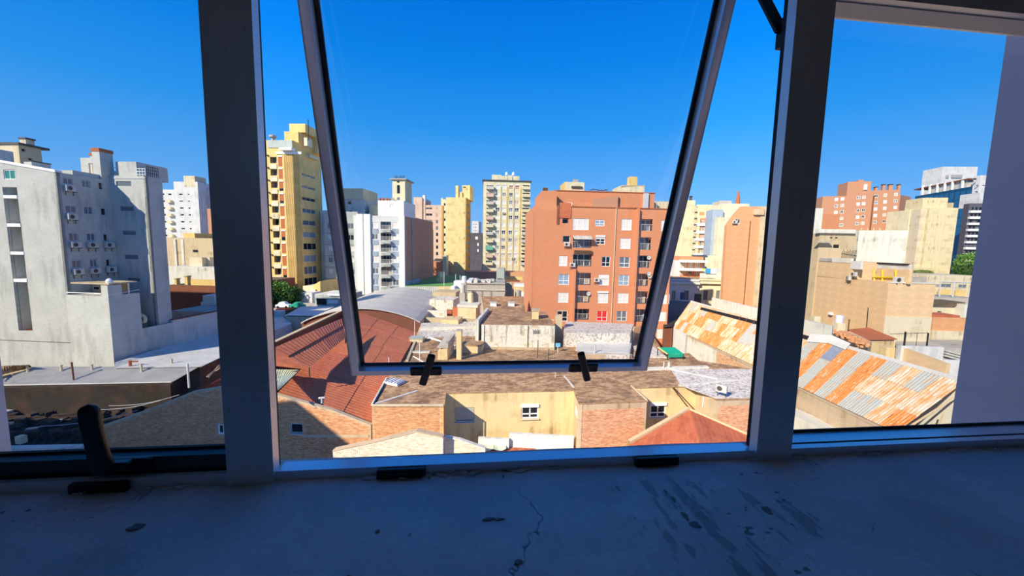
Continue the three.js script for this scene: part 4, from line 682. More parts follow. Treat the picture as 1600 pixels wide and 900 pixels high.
// ---------------------------------------------------------------- sheds below it
{
  const Y0 = 5.2, f = (x, y, Y = Y0) => onY(x, y, Y);
  const t = thing('corrugated_shed', 'grey corrugated shed roof in front of the grey-white building', 'shed', f(150, 590).setY(0));
  sheets(t, [f(-20, 602, 4.7), f(268, 596.5, 4.7), f(309, 573, 5.6), f(52, 573, 5.7)], 9, 1, [M.greyMetal], { waves: 9, amp: .022 });
  part(t, 'gutter', new G().bar(f(-20, 602.5, 4.66), f(268, 597, 4.66), .07), M.offWhite);
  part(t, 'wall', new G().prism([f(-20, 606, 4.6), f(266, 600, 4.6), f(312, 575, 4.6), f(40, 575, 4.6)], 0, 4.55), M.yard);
  const t2 = thing('shed_roof', 'white sheet roof behind the grey shed, half in shade, ending at the left post', 'shed', f(270, 560).setY(0));
  sheets(t2, [f(178, 575.5, 5.62), f(312, 573.5, 5.62), f(372, 545, 5.75), f(372, 505, 5.9)].map((p) => p), 5, 1, [M.whiteSheet], { waves: 5, amp: .012 });
  { const g = new G(); g.tri(f(178, 575.5, 5.62), f(372, 505, 5.9), f(180, 566, 5.9)); part(t2, 'roof', g, M.whiteSheet); }
  part(t2, 'wall', new G().prism([f(178, 577, 5.4), f(312, 575, 5.4), f(372, 547, 5.4), f(372, 510, 5.4), f(180, 570, 5.4)], 0, 5.45), M.rubble);
  part(t2, 'gutter', new G().bar(f(312, 573.5, 5.6), f(372, 545, 5.7), .05), M.greyMetal);
  [[43.5, 582, 571, 'leftmost'], [96.5, 581, 571, 'second from the left'], [144.5, 580, 570, 'near the annex corner'], [221.5, 580.5, 569, 'at the seam of the two roofs'], [269, 572, 561.5, 'on the white sheet roof']].forEach(([x, y, yt, l]) => { const p = f(x, y, 5.35), h = along(p, GRID, x, yt).y; single('vent_pipe', 'short pale vent pipe on the shed roofs, ' + l, 'pipe', p, new G().bar(p.clone().setY(5.1), p.clone().setY(h), .09).bar(p.clone().setY(h - .02), p.clone().setY(h + .06), .11), M.beige, 'vent pipes on the sheds'); });
  { const p = f(203.5, 571, 5.7); single('vent_pipe', 'orange clay vent pipe at the corner of the annex', 'pipe', p, new G().bar(p.clone().setY(5.4), p.clone().setY(6.2), .13).bar(p.clone().setY(6.1), p.clone().setY(6.2).add(V3(.7, -.1, 0)), .07), M.terracotta); }
  { const p = f(294.5, 590, 5.0), h = along(p, GRID, 294, 568).y; single('white_pole', 'white pole at the right end of the grey shed', 'pole', p, new G().bar(p.clone().setY(4), p.clone().setY(h), .09), M.whitePaint); }
  { const p = f(117.5, 602, 4.4), h = along(p, GRID, 115, 566).y; single('dark_pole', 'thin dark rusty pole in front of the grey shed', 'pole', p, new G().bar(p.clone().setY(.05), V3(p.x - .1, h, p.z), .07), M.brickDark); }
  // yard in the shade of the house next door: long brick and rubble walls, a tank, planks and wires
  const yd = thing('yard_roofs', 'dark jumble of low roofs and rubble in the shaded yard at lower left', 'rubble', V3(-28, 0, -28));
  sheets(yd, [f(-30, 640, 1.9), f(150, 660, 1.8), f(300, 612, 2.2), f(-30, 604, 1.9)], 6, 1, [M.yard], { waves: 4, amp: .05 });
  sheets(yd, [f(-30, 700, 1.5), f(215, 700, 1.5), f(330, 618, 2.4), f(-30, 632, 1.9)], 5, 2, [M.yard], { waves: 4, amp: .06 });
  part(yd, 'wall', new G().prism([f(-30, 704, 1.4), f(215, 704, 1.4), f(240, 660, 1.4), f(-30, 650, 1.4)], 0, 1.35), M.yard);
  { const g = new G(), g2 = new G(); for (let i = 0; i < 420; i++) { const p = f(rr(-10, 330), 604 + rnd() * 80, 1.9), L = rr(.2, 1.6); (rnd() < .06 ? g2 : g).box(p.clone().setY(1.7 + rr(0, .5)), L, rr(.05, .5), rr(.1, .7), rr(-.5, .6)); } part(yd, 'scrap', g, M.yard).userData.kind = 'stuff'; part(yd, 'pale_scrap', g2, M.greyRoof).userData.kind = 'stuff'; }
  { const k = thing('rough_wall', 'pale lime washed stub of wall at the lower left corner of the left window', 'wall', f(60, 700, 2).setY(0)), a = f(-12, 712, 2.4), b = f(126, 706, 2.4); part(k, 'wall', new G().prism([a, b, b.clone().add(V3(0, 0, -.5)), a.clone().add(V3(0, 0, -.5))], 0, [2.9, 2.75, 2.75, 2.9]), M.whiteStain); const c = f(34, 694, 2.7); part(k, 'loose_stone', new G().box(c.clone().setY(2.8), .5, .55, .4, .3), M.beige); }
  sheets(thing('blue_sheet', 'pale blue plastic sheet lying on the shaded yard roofs', 'roof sheet', f(250, 612, 2.7)), [f(224, 616, 2.7), f(262, 610, 2.7), f(279, 605, 2.75), f(228, 612, 2.75)], 2, 1, [M.blueGrey], { waves: 3, amp: .01 });
  { const p = f(101, 610, 3.4), yt = along(p, GRID, 101, 593).y, r = 11.5 / FOCAL * 33; const k = thing('water_tank', 'open grey concrete tank in the shaded yard', 'water tank', p.clone().setY(2.5)); part(k, 'tank_body', new G().cyl(p.clone().setY(2.5), [[r, 0], [r, yt - 2.5], [r * .88, yt - 2.5], [r * .88, yt - 2.9], [0, yt - 2.9]], 20), M.tankGrey); }
  for (const [i, a, b] of [[0, [62, 666], [215, 641]], [1, [170, 634], [280, 617]], [2, [150, 640], [262, 622]]]) { const A = f(a[0], a[1], 3.4), B = f(b[0], b[1], 4.3), g = new G(); let q = A; for (let k = 1; k <= 8; k++) { const n = mixv(A, B, k / 8); n.y -= .3 * Math.sin(k / 8 * Math.PI); g.bar(q, n, .02, 4); q = n; } single('wire', ['long sagging wire over the shaded yard, lowest of three', 'upper sagging wire over the shaded yard', 'middle sagging wire over the shaded yard'][i], 'wire', A, g, M.lightGrey); }
  const pk = thing('plank_pile', 'heap of pale planks between the shed and the left post', 'timber', f(335, 580, 5)); for (let i = 0; i < 9; i++) { const a = f(rr(321, 332), rr(582, 591), 5), b = f(rr(340, 352), rr(570, 577), 5.3); part(pk, 'plank', new G().bar(a, b, .07, 4), M.tanWall); }
  const tr = thing('tile_roof_edge', 'broken corner of an orange tiled roof beside the left post', 'roof', f(333, 600, 5)); sheets(tr, [f(320, 610, 4.7), f(346, 600, 4.7), f(346, 590, 5.1), f(320, 605, 5.0)], 3, 1, [M.terracotta], { waves: 3, amp: .04 });
  const rl = thing('roof_slope', 'brown gravel roof at the extreme left beyond the shed', 'roof', f(20, 578, 5.8)); sheets(rl, [f(-20, 592, 5.4), f(50, 574, 5.5), f(46, 570, 6.2), f(-20, 573, 6.2)], 3, 1, [M.membrane], { waves: 3, amp: .02 });
  part(rl, 'wall', new G().prism([f(-20, 593, 5.3), f(50, 575, 5.3), f(46, 571, 6), f(-20, 574, 6)], 0, 5.25), M.tanWall);
}

// ---------------------------------------------------------------- low buildings between the grey-white building and the left post
{
  const t = bldg('brown_house', 'old brown concrete house with a boarded front, low at the left post', frontPlan(259, 335, 371, 100, 14), 0, topY(262, 371, 100), M.tanWall, { 0: { m: M.tanWall, w: (W) => [[301, 390, 310, 395]].map((r) => ({ r: rectUV(W, r), k: { n: 1, p: M.dark, f: M.beige } })) } });
  const W = frontPlan(286, 304, 364, 101, 6); boxPart(t, 'roof_room', W, topY(262, 371, 100) - .5, topY(290, 364, 101), M.ochre);
  for (const [a, b] of [[272, 275], [283, 287]]) boxPart(t, 'pier', frontPlan(a, b, 390, 99.6, .4), 4, topY(a, 374, 99.6), M.whiteStain);
  const b = bldg('dark_brick_house', 'dark shaded brick house with chimneys below the brown concrete house', frontPlan(264, 345, 447, 66, 20), 0, topY(300, 446, 66), M.brickDark, {}, { roof: M.rubble });
  const y1 = topY(300, 446, 66);
  for (const [x, w, h] of [[291, 4.5, 432], [274.5, 3, 436]]) { const p = frontPlan(x - w / 2, x + w / 2, 444, 66.5, .7), h1 = topY(x, h, 66.5); boxPart(b, 'chimney', p, y1, h1, M.ochre); boxPart(b, 'chimney_cap', insetPlan(p, [-.1, -.1, -.1, -.1]), h1, h1 + .12, M.tanWall); }
  boxPart(b, 'parapet', frontPlan(298, 345, 440, 66.2, .5), y1, topY(320, 437, 66.2), M.ochre);
  const c = bldg('white_sheds', 'low white washed sheds in the sun below the brown concrete house', frontPlan(262, 340, 418, 84, 12), 0, topY(300, 417, 84), M.whiteStain, {}, { roof: M.whiteSheet });
  boxPart(c, 'shed', frontPlan(296, 316, 411, 86, 4), 0, topY(300, 402, 86), M.beige); boxPart(c, 'shed', frontPlan(315, 328, 411, 87, 4), 0, topY(320, 402, 87), M.beige);
  const d = bldg('lean_to', 'small white lean-to against the dark brick house, by the left post', frontPlan(317, 336, 472, 58, 5), 0, topY(325, 462, 58), M.whiteStain, {}, { roof: M.whiteSheet }); boxPart(d, 'step', frontPlan(314, 338, 478, 57, 1.5), 0, topY(325, 472, 57), M.whiteStain);
  const e = thing('flat_roof', 'long bluish flat roof in shade behind the stained party wall', 'roof', onZc(300, 480, 54).setY(0)); boxPart(e, 'slab', frontPlan(268, 345, 487, 52, 9), 0, topY(300, 486, 52), M.greyRoof);
}
// far white tower block beside the left post
{
  const zc = 150, win = { n: 1, f: M.frameWhite, p: M.glassDark, ft: .12 };
  const P = frontPlan(271, 308.5, 284, zc, 14), y1 = topY(285, 284, zc);
  const t = bldg('white_tower', 'far white apartment tower seen between the grey-white building and the left post', P, 0, y1, M.whiteWall, { 0: { w: (W) => gridR(W, [[279.5, 285.5], [292.5, 296.5]], 303, [0, 1, 2, 3, 4, 5].map((k) => [302 + k * 10.7, 305.3 + k * 10.7]), 282).map((w) => ({ ...w, k: { ...win, p: pick([M.glassDark, M.glassGrey]) } })) } });
  boxPart(t, 'roof_tank', frontPlan(286.5, 304, 275, zc - .3, 5), y1 - 2, topY(290, 275, zc), M.beige);
  const L = bldg('white_wing', 'left wing of the far white tower, its top floors in the sun', (() => { const a = offs(offs(P[0], AWAY, 2), GRID, -.1); return rectPlan(along(a, GRID, 240, 300), a, 10); })(), 0, topY(255, 296, zc + 2), M.whiteWall, { 0: { w: (W) => gridR(W, [[253, 257], [262.5, 268]], 303, [0, 1, 2, 3, 4, 5, 6].map((k) => [302 + k * 10.7, 305.5 + k * 10.7]), 255).map((w) => ({ ...w, k: w.i && w.j ? { ...win, bal: 1 } : win })) } });
  const RA = offs(offs(P[1], AWAY, 4), GRID, .1), R = bldg('white_wing', 'right wing of the far white tower, with strips of balconies by the left post', rectPlan(RA, along(RA, GRID, 328, 300), 12), 0, topY(320, 296, zc + 4), M.whiteWall, { 0: { w: (W) => gridR(W, [[314.5, 322]], 303, [0, 1, 2, 3, 4, 5, 6, 7].map((k) => [304 + k * 10.7, 309.5 + k * 10.7]), 315).map((w) => ({ ...w, k: { ...win, p: M.glassDark } })) } });
  bldg('orange_tower', 'sliver of a plain orange brick tower touching the left post', frontPlan(323.5, 345, 326, 128, 12), 0, topY(326, 326, 128), M.orangeBrick); void L; void R;
}
// ---------------------------------------------------------------- towers, left of centre
const w3of = (W, u, v, d = 0) => V3(W.A.x + Math.cos(W.th) * u - Math.sin(W.th) * d, v, W.A.z + Math.sin(W.th) * u + Math.cos(W.th) * d);
const range = (n, a, s, h) => Array.from({ length: n }, (_, k) => [a + k * s, a + k * s + h]);
{ // yellow ochre tower
  const A = onZc(400, 240, 88), C = along(A, GRID, 457.5, 240), D = along(C, AWAY, 501, 240), base = 2, y1 = along(A, GRID, 440, 219).y;
  const plan = [A, C, D, offs(A, AWAY, C.distanceTo(D))];
  const W0 = wallFrame(A, C), W1 = wallFrame(C, D), N = 11;
  const ys = range(N, 245, 19.4, 0).map((r) => r[0]);
  const w0 = [];
  ys.forEach((y, j) => {
    const d = .42 * j * 2, a = rectUV(W0, [421.5 + d, y, 432.5 + d, y + 9.8]), b = rectUV(W0, [434.3 + d, y - .3, 441.5 + d, y + 15]);
    w0.push({ r: a, k: { n: 2, p: pick([M.glassGrey, M.shutter, M.glassDark]), f: M.offWhite, sill: true, sillm: M.whitePaint }, rec: .9 });
    w0.push({ r: b, k: { n: 1, p: M.glassDark, f: M.frameWhite, sh: pick([.98, .98, .6, .98, .7]), shm: M.shutter, box: true } });
  });
  const w1 = range(10, 270, 18.35, 9.8).map(([a, b], j) => ({ r: rectUV(W1, [471 + .55 * j, a, 492.3 + .5 * j, b]), k: { n: pick([3, 2, 3]), p: pick([M.glassDark, M.glassBlueDim, M.glassGrey, M.glassDark]), f: M.frameWhite, sill: true, sillm: M.beige }, rec: .15 }));
  const t = bldg('yellow_tower', 'tall ochre yellow apartment tower between the left post and the open sash', plan, base, y1, M.ochre, { 0: { w: w0, y1: y1 - .0 }, 1: { w: w1, m: M.ochre } }, { inset: 1.2, coreM: M.ochre });
  // fluted blind strip and top floor terrace
  const fl = [W0.uv(446, 300)[0], W0.L]; for (let i = 0; i < 9; i++) { const u = lerp(fl[0], fl[1] - .2, i / 8); part(t, 'fin', new G().box(w3of(W0, u, base, .03), .1, y1 - base - 2.2, .12, W0.th), M.ochre); }
  const fl2 = W1.uv(469, 300)[0]; for (let i = 0; i < 7; i++) { const u = lerp(.25, fl2 - .15, i / 6); part(t, 'fin', new G().box(w3of(W1, u, base, .03), .1, y1 - base - 2.2, .12, W1.th), M.ochre); }
  const ld = rectUV(W0, [441.5, 229, 461, 236.5]); const tq = rectUV(W0, [428, 219.5, 467, 231]); part(t, 'top_storey', new G().box(w3of(W0, Math.min((tq[0] + tq[2]) / 2, W0.L - (tq[2] - tq[0]) / 2), tq[1], .06), tq[2] - tq[0], tq[3] - tq[1], .14, W0.th), M.greyGreen); part(t, 'terrace_awning', new G().box(w3of(W0, (ld[0] + ld[2]) / 2, ld[1], .6), ld[2] - ld[0], .5, 1.3, W0.th), M.whitePaint); part(t, 'terrace_parapet', new G().box(w3of(W0, (ld[0] + ld[2]) / 2, ld[1] - .6, .08), ld[2] - ld[0] + 3, .5, .2, W0.th), M.whitePaint);
  const tl = rectUV(W0, [420.5, 226, 426, 235]); addWindow(t, W0, { r: tl, k: { n: 1, p: M.shutter, box: true, f: M.frameWhite } });
  const slabs = range(N, 256.5, 19.4, 7.5); slabs.forEach(([a, b], j) => { const q = rectUV(W0, [422 + .84 * j, a, 433 + .84 * j, b]); part(t, 'balcony_parapet', new G().box(w3of(W0, (q[0] + q[2]) / 2, q[1], .05), q[2] - q[0], q[3] - q[1], .12, W0.th), M.beige); });
  const S2 = rectUV(W1, [467, 225, 497, 236]), bal = rectUV(W1, [478, 241, 492, 251]); part(t, 'balcony', new G().box(w3of(W1, (bal[0] + bal[2]) / 2, bal[1], .5), bal[2] - bal[0], bal[3] - bal[1], 1.0, W1.th), M.beige); void S2;
  boxPart(t, 'roof_block', frontPlan(444, 466, 208, 90, 6), y1 - 1, topY(450, 205.5, 90), M.ochre); boxPart(t, 'roof_block', frontPlan(452, 477, 200, 91, 8), topY(460, 207, 91), topY(460, 193.5, 91), M.ochre);
  boxPart(t, 'roof_block', frontPlan(474, 496, 220, 95, 6), y1 - 1, topY(480, 212, 95), M.ochre); boxPart(t, 'roof_room', frontPlan(475, 480, 224, 90, 2), y1 - .5, topY(476, 215, 90), M.cream);
  { const p = along(A, GRID, 482.5, 220), g = new G().bar(p.clone().setY(y1), p.clone().setY(topY(482, 193, 90)), .09); part(t, 'mast', g, M.steel); }
  { const p = onZc(426.5, 218, 88.6), g = new G().cyl(V3(p.x, y1, p.z), [[.35, 0], [.35, .6], [.75, .8], [.75, 1.2], [.3, 1.4], [0, 1.5]], 10); part(t, 'roof_cowl', g, M.greyMetal); }
  ys.forEach((y, j) => { const u = W0.uv(418.6 + .84 * j, y - 1), p = w3of(W0, u[0], u[1], .1); part(t, 'flood_lamp', new G().box(p, .3, .3, .35, W0.th), M.bark); });
  // its low front wing with an open mouth and a curved parapet
  const e = thing('garage_wing', 'low ochre garage wing with a curved parapet at the foot of the yellow tower', 'building', onZc(490, 455, 84).setY(0));
  boxPart(e, 'wall', frontPlan(473.5, 489, 456, 84, 8), 0, topY(480, 447, 84), M.cream); const cpl = frontPlan(489, 500.5, 450, 83, 9);
  part(e, 'curved_parapet', new G().prism(cpl, 0, [topY(490, 446, 83), topY(497, 439, 83), topY(497, 439, 83), topY(490, 446, 83)]), M.ochre); boxPart(e, 'pillar', frontPlan(488, 493, 470, 82.6, 1), 0, topY(490, 452, 82.6), M.cream);
  const s = bldg('white_slab', 'narrow white slab of a building in blue shade right of the yellow tower', frontPlan(500, 512.5, 330, 97, 8), 0, topY(505, 328.5, 97), M.whiteWall, {}); void s;
}
{ // white and grey complex
  const zc = 93, th = GRID - .06, P = frontPlan(552, 633, 337, zc, 26, th), y1 = topY(560, 336.5, zc), base = 6;
  const B2 = along(P[1], AWAY + .02, 655.5, 345), plan = [P[0], P[1], B2, offs(P[0], AWAY, P[1].distanceTo(B2))], W = wallFrame(plan[0], plan[1]);
  const rows = range(6, 347.3, 17.8, 9.3), win = [];
  const kinds = () => ({ n: 2, p: pick([M.curtain, M.glassBlueDim, M.curtain, M.glassGrey]), f: M.frameWhite, ft: .09 });
  gridR(W, [[581.5, 590.8]], 380, rows, 590).forEach((w) => win.push({ ...w, k: kinds() }));
  gridR(W, [[613, 622.5]], 380, rows, 590).forEach((w) => win.push({ ...w, k: kinds() }));
  gridR(W, [[595, 611.2]], 380, range(6, 345.8, 17.8, 12), 590).forEach((w) => win.push({ ...w, rec: 1.3, k: { n: 3, p: pick([M.glassDark, M.glassGrey, M.curtainTan]), f: M.frameWhite, ft: .09, rail: true, railm: M.offWhite, railz: 0 } }));
  const t = bldg('white_complex', 'white and pale blue apartment block with stacked balconies beside the brick flank', plan, base, y1, M.whiteWall, { 0: { w: win, m: M.whiteWall }, 1: { m: M.brickRose } }, { inset: 1.8, coreM: M.blueGrey });
  const u = (px, py = 390) => W.uv(px, py)[0];
  const strips = (x0, x1) => rows.forEach(([a, b]) => { const q = rectUV(W, [x0, b + .6, x1, b + 7.8]); part(t, 'spandrel', new G().box(w3of(W, (q[0] + q[2]) / 2, q[1], .03), q[2] - q[0], q[3] - q[1], .08, W.th), M.blueGrey); });
  strips(581, 591.3); strips(612.5, 623);
  rows.forEach(([a, b]) => { const q = rectUV(W, [598, b + 2.6, 612, b + 6.4]); part(t, 'balcony', new G().box(w3of(W, (q[0] + q[2]) / 2, q[1], .5), q[2] - q[0], q[3] - q[1], 1.1, W.th), M.greyGreen); const g = new G(); for (const z of [.3, .6, .9]) g.bar(w3of(W, q[0], q[3] + z, 1), w3of(W, q[2], q[3] + z, 1), .04, 4); part(t, 'balcony_railing', g, M.offWhite); });
  for (const [x0, x1] of [[559, 568.5], [570, 580], [625, 633]]) { const a = u(x0), b = Math.min(u(x1), W.L); part(t, 'pilaster', new G().box(w3of(W, (a + b) / 2, base, .2), b - a, y1 - base + (x0 < 600 ? .3 : 0), .5, W.th), M.whitePaint); }
  const FW = wallFrame(plan[1], plan[2]); part(t, 'base_band', new G().box(w3of(FW, FW.L / 2, base, .05), FW.L, along(plan[1], AWAY, 640, 438).y - base, .12, FW.th), M.blueGrey); part(t, 'drainpipe', new G().bar(w3of(FW, FW.uv(643.5, 400)[0], base, .12), w3of(FW, FW.uv(643.5, 400)[0], y1, .12), .12), M.blueGrey);
  // grey bay on the left
  const Pg = frontPlan(506, 558.5, 332, zc + .8, 16, th), Wg = wallFrame(Pg[0], Pg[1]), wg = gridR(Wg, [[513, 519.5], [529, 536.5], [541.5, 554.5]], 390, range(6, 349, 17.8, 8.5), 550).map((w) => ({ ...w, k: { n: 2, p: pick([M.glassGrey, M.glassDark, M.curtain]), f: M.greyGreen, ft: .08 } }));
  const g = bldg('grey_block', 'pale grey green apartment block left of the white pilasters, behind the sash stile', Pg, base, topY(540, 330.5, zc + .8), M.greyGreen, { 0: { w: wg } }); const Wy = range(6, 365, 17.8, 0); Wy.forEach(([a]) => { const q = Wg.uv(545, a); part(g, 'joint', new G().box(w3of(Wg, Wg.L / 2, q[1], .02), Wg.L, .07, .05, Wg.th), M.frameDark); });
  // upper blocks and the tower
  const y = (x, py, z) => topY(x, py, z);
  const u1 = bldg('roof_block', 'blue shaded block with a cream top storey, rising right of the sash stile', frontPlan(528, 570, 318, 104, 10), y1 - 3, y(545, 311, 104), M.whiteWall, { 0: { w: (W) => [{ r: rectUV(W, [543, 314, 549, 319.5]), k: { n: 1, p: M.glassDark } }, { r: rectUV(W, [545, 328.5, 551, 331.5]), k: { n: 1, p: M.glassDark } }] } }); const pc = frontPlan(528, 567.5, 300, 103.6, 9); boxPart(u1, 'top_storey', pc, y(545, 311, 104), y(545, 294.5, 103.6), M.cream); boxPart(u1, 'side_block', frontPlan(567.5, 575, 315, 106, 6), y1 - 3, y(570, 303, 106), M.whiteWall);
  const u2 = bldg('roof_block', 'white roof block under the tall cream tower', frontPlan(590.5, 631, 320, 99, 9), y1 - 2, y(600, 313.5, 99), M.whitePaint, { 0: { w: (W) => [{ r: rectUV(W, [609, 319, 614.5, 325]), k: { n: 1, p: M.whitePaint, f: M.lightGrey } }] } }); for (const [a, b] of [[592, 594], [596, 599], [601, 605], [606.5, 608.5]]) boxPart(u2, 'chimney_stub', frontPlan(a, b, 312, 100, .5), y(600, 314, 99), y(600, 309.5, 100), M.terracotta); boxPart(u2, 'chimney_stub', frontPlan(611.5, 615, 312, 100, .5), y(600, 314, 99), y(600, 309, 100), M.tanWall);
  const u3 = bldg('roof_block', 'low cream roof block between the blue block and the white roof block', frontPlan(577, 592, 328, 103, 6), y1 - 2, y(585, 319.5, 103), M.cream, {}); void u3;
  const T0 = frontPlan(613, 633, 300, 101, 5.2), tt = bldg('lift_tower', 'tall cream tower with a slit window and aerials on its roof slab', T0, y1 - 1, y(620, 280.5, 101), M.cream, { 0: { w: (W) => [{ r: rectUV(W, [620.3, 289, 625, 302.5]), k: { n: 1, p: M.glassDark, f: M.frameDark } }, { r: rectUV(W, [620.3, 283, 624.5, 285.5]), k: { n: 1, p: M.glassDark, f: M.frameDark } }, { r: rectUV(W, [620.5, 308, 625, 313]), k: { n: 1, p: M.glassGrey } }] } });
  boxPart(tt, 'roof_slab', insetPlan(T0, [-.5, -.5, -.5, -.5]), y(620, 281, 101), y(620, 279.3, 101), M.greyRoof);
  { const g2 = new G(), yb = y(620, 279.4, 101); for (const [x, h, s] of [[618.5, 6.5, 1], [622, 5, 1], [625.5, 8.5, 0], [628, 5.5, 1], [631, 7, 1], [619.5, 4, 0]]) { const p = onZc(x, 279, 103); p.y = yb; g2.bar(p, p.clone().setY(yb + h * .16), .06, 4); if (s) { const o = p.clone().setY(yb + h * .15); g2.bar(o.clone().add(V3(-.5, 0, 0)), o.clone().add(V3(.5, .2, 0)), .04, 4); g2.bar(o.clone().add(V3(-.3, -.3, 0)), o.clone().add(V3(.4, -.2, 0)), .04, 4); } } part(tt, 'aerial', g2, M.frameDark); }
  // brick stack to the right rear of the flank
  const bb = bldg('brick_flank', 'dark red brick rear wing stepping down behind the white complex', frontPlan(636, 651.5, 345, 108, 16), base, y(650, 340.5, 108), M.brickRose, {}); boxPart(bb, 'rear_step', frontPlan(646, 655.6, 360, 108.5, 14), base, y(652, 355.5, 108.5), M.brickRose); boxPart(bb, 'roof_tank', frontPlan(634, 640.5, 330, 108, 3), y(640, 345, 108), y(640, 324.5, 108), M.tanWall);
}
{ // sports lawn on a roof and its fence
  const Y = 8.4, q = (x, y) => onY(x, y, Y), A = q(633, 446.5), B = q(712, 446.5), C = q(735, 430), D = q(655, 430);
  const t = thing('roof_lawn', 'green artificial lawn on a flat roof, half in shade', 'lawn', mixv(A, C, .5).setY(Y)); part(t, 'lawn', new G().prism([A, B, C, D], 7.9, Y), M.green); part(t, 'slab', new G().prism([A, B, C, D], 2, 7.88), M.greyRoof);
  const f = thing('panel_fence', 'fence of pale panels along the front of the green lawn', 'fence', mixv(A, B, .5).setY(Y - 1.6)), N = 17, L = q(630, 447), R = q(684, 447); for (let i = 0; i < N; i++) { const p = mixv(L, R, (i + .5) / N), w = L.distanceTo(R) / N; part(f, 'panel', new G().box(V3(p.x, 0, p.z + .3), w * .94, Y - .05, .08, GRID), M.whiteSheet); }
  const hut = thing('garden_hut', 'small orange hut on the far corner of the green lawn', 'hut', q(664, 427)); boxPart(hut, 'wall', frontPlan(658, 669.5, 428, 122, 4), 7, topY(660, 416, 122), M.ochre); boxPart(hut, 'roof', insetPlan(frontPlan(658, 669.5, 428, 122, 4), [-.3, -.3, -.3, -.3]), topY(660, 416, 122), topY(660, 415, 122), M.tanWall);
}
const crown = (t, name, c, R, n, m, s = 1) => { const leaf = cached('leaf', () => { const g = new THREE.BufferGeometry(); g.setAttribute('position', new THREE.Float32BufferAttribute([0, 0, 0, .35, .5, .08, 0, 1, 0, -.35, .5, .08], 3)); g.setAttribute('uv', new THREE.Float32BufferAttribute([0, 0, 1, 0, 1, 1, 0, 1], 2)); g.setIndex([0, 1, 2, 0, 2, 3]); g.computeVertexNormals(); return g; }); const im = new THREE.InstancedMesh(leaf, m, n), M4 = new THREE.Matrix4(), q = new THREE.Quaternion(), e = new THREE.Euler(), b = rootOf(t); for (let i = 0; i < n; i++) { const a = rnd() * 6.283, z = rr(-1, 1), k = Math.cbrt(rr(.25, 1)), l = .75 + .35 * vnoise(a / 6.283, z * .5 + .5, 9, 6, 441); e.set(rr(-1.6, 1.6), rnd() * 6.3, rr(-1.6, 1.6)); M4.compose(V3(c.x + Math.cos(a) * Math.sqrt(1 - z * z) * R.x * k * l, c.y + z * R.y * k * l, c.z + Math.sin(a) * Math.sqrt(1 - z * z) * R.z * k * l).sub(b), q.setFromEuler(e), V3(s, s, s).multiplyScalar(rr(.6, 1.2))); im.setMatrixAt(i, M4); } im.name = name; im.castShadow = im.receiveShadow = true; im.userData.kind = 'stuff'; t.add(im); };
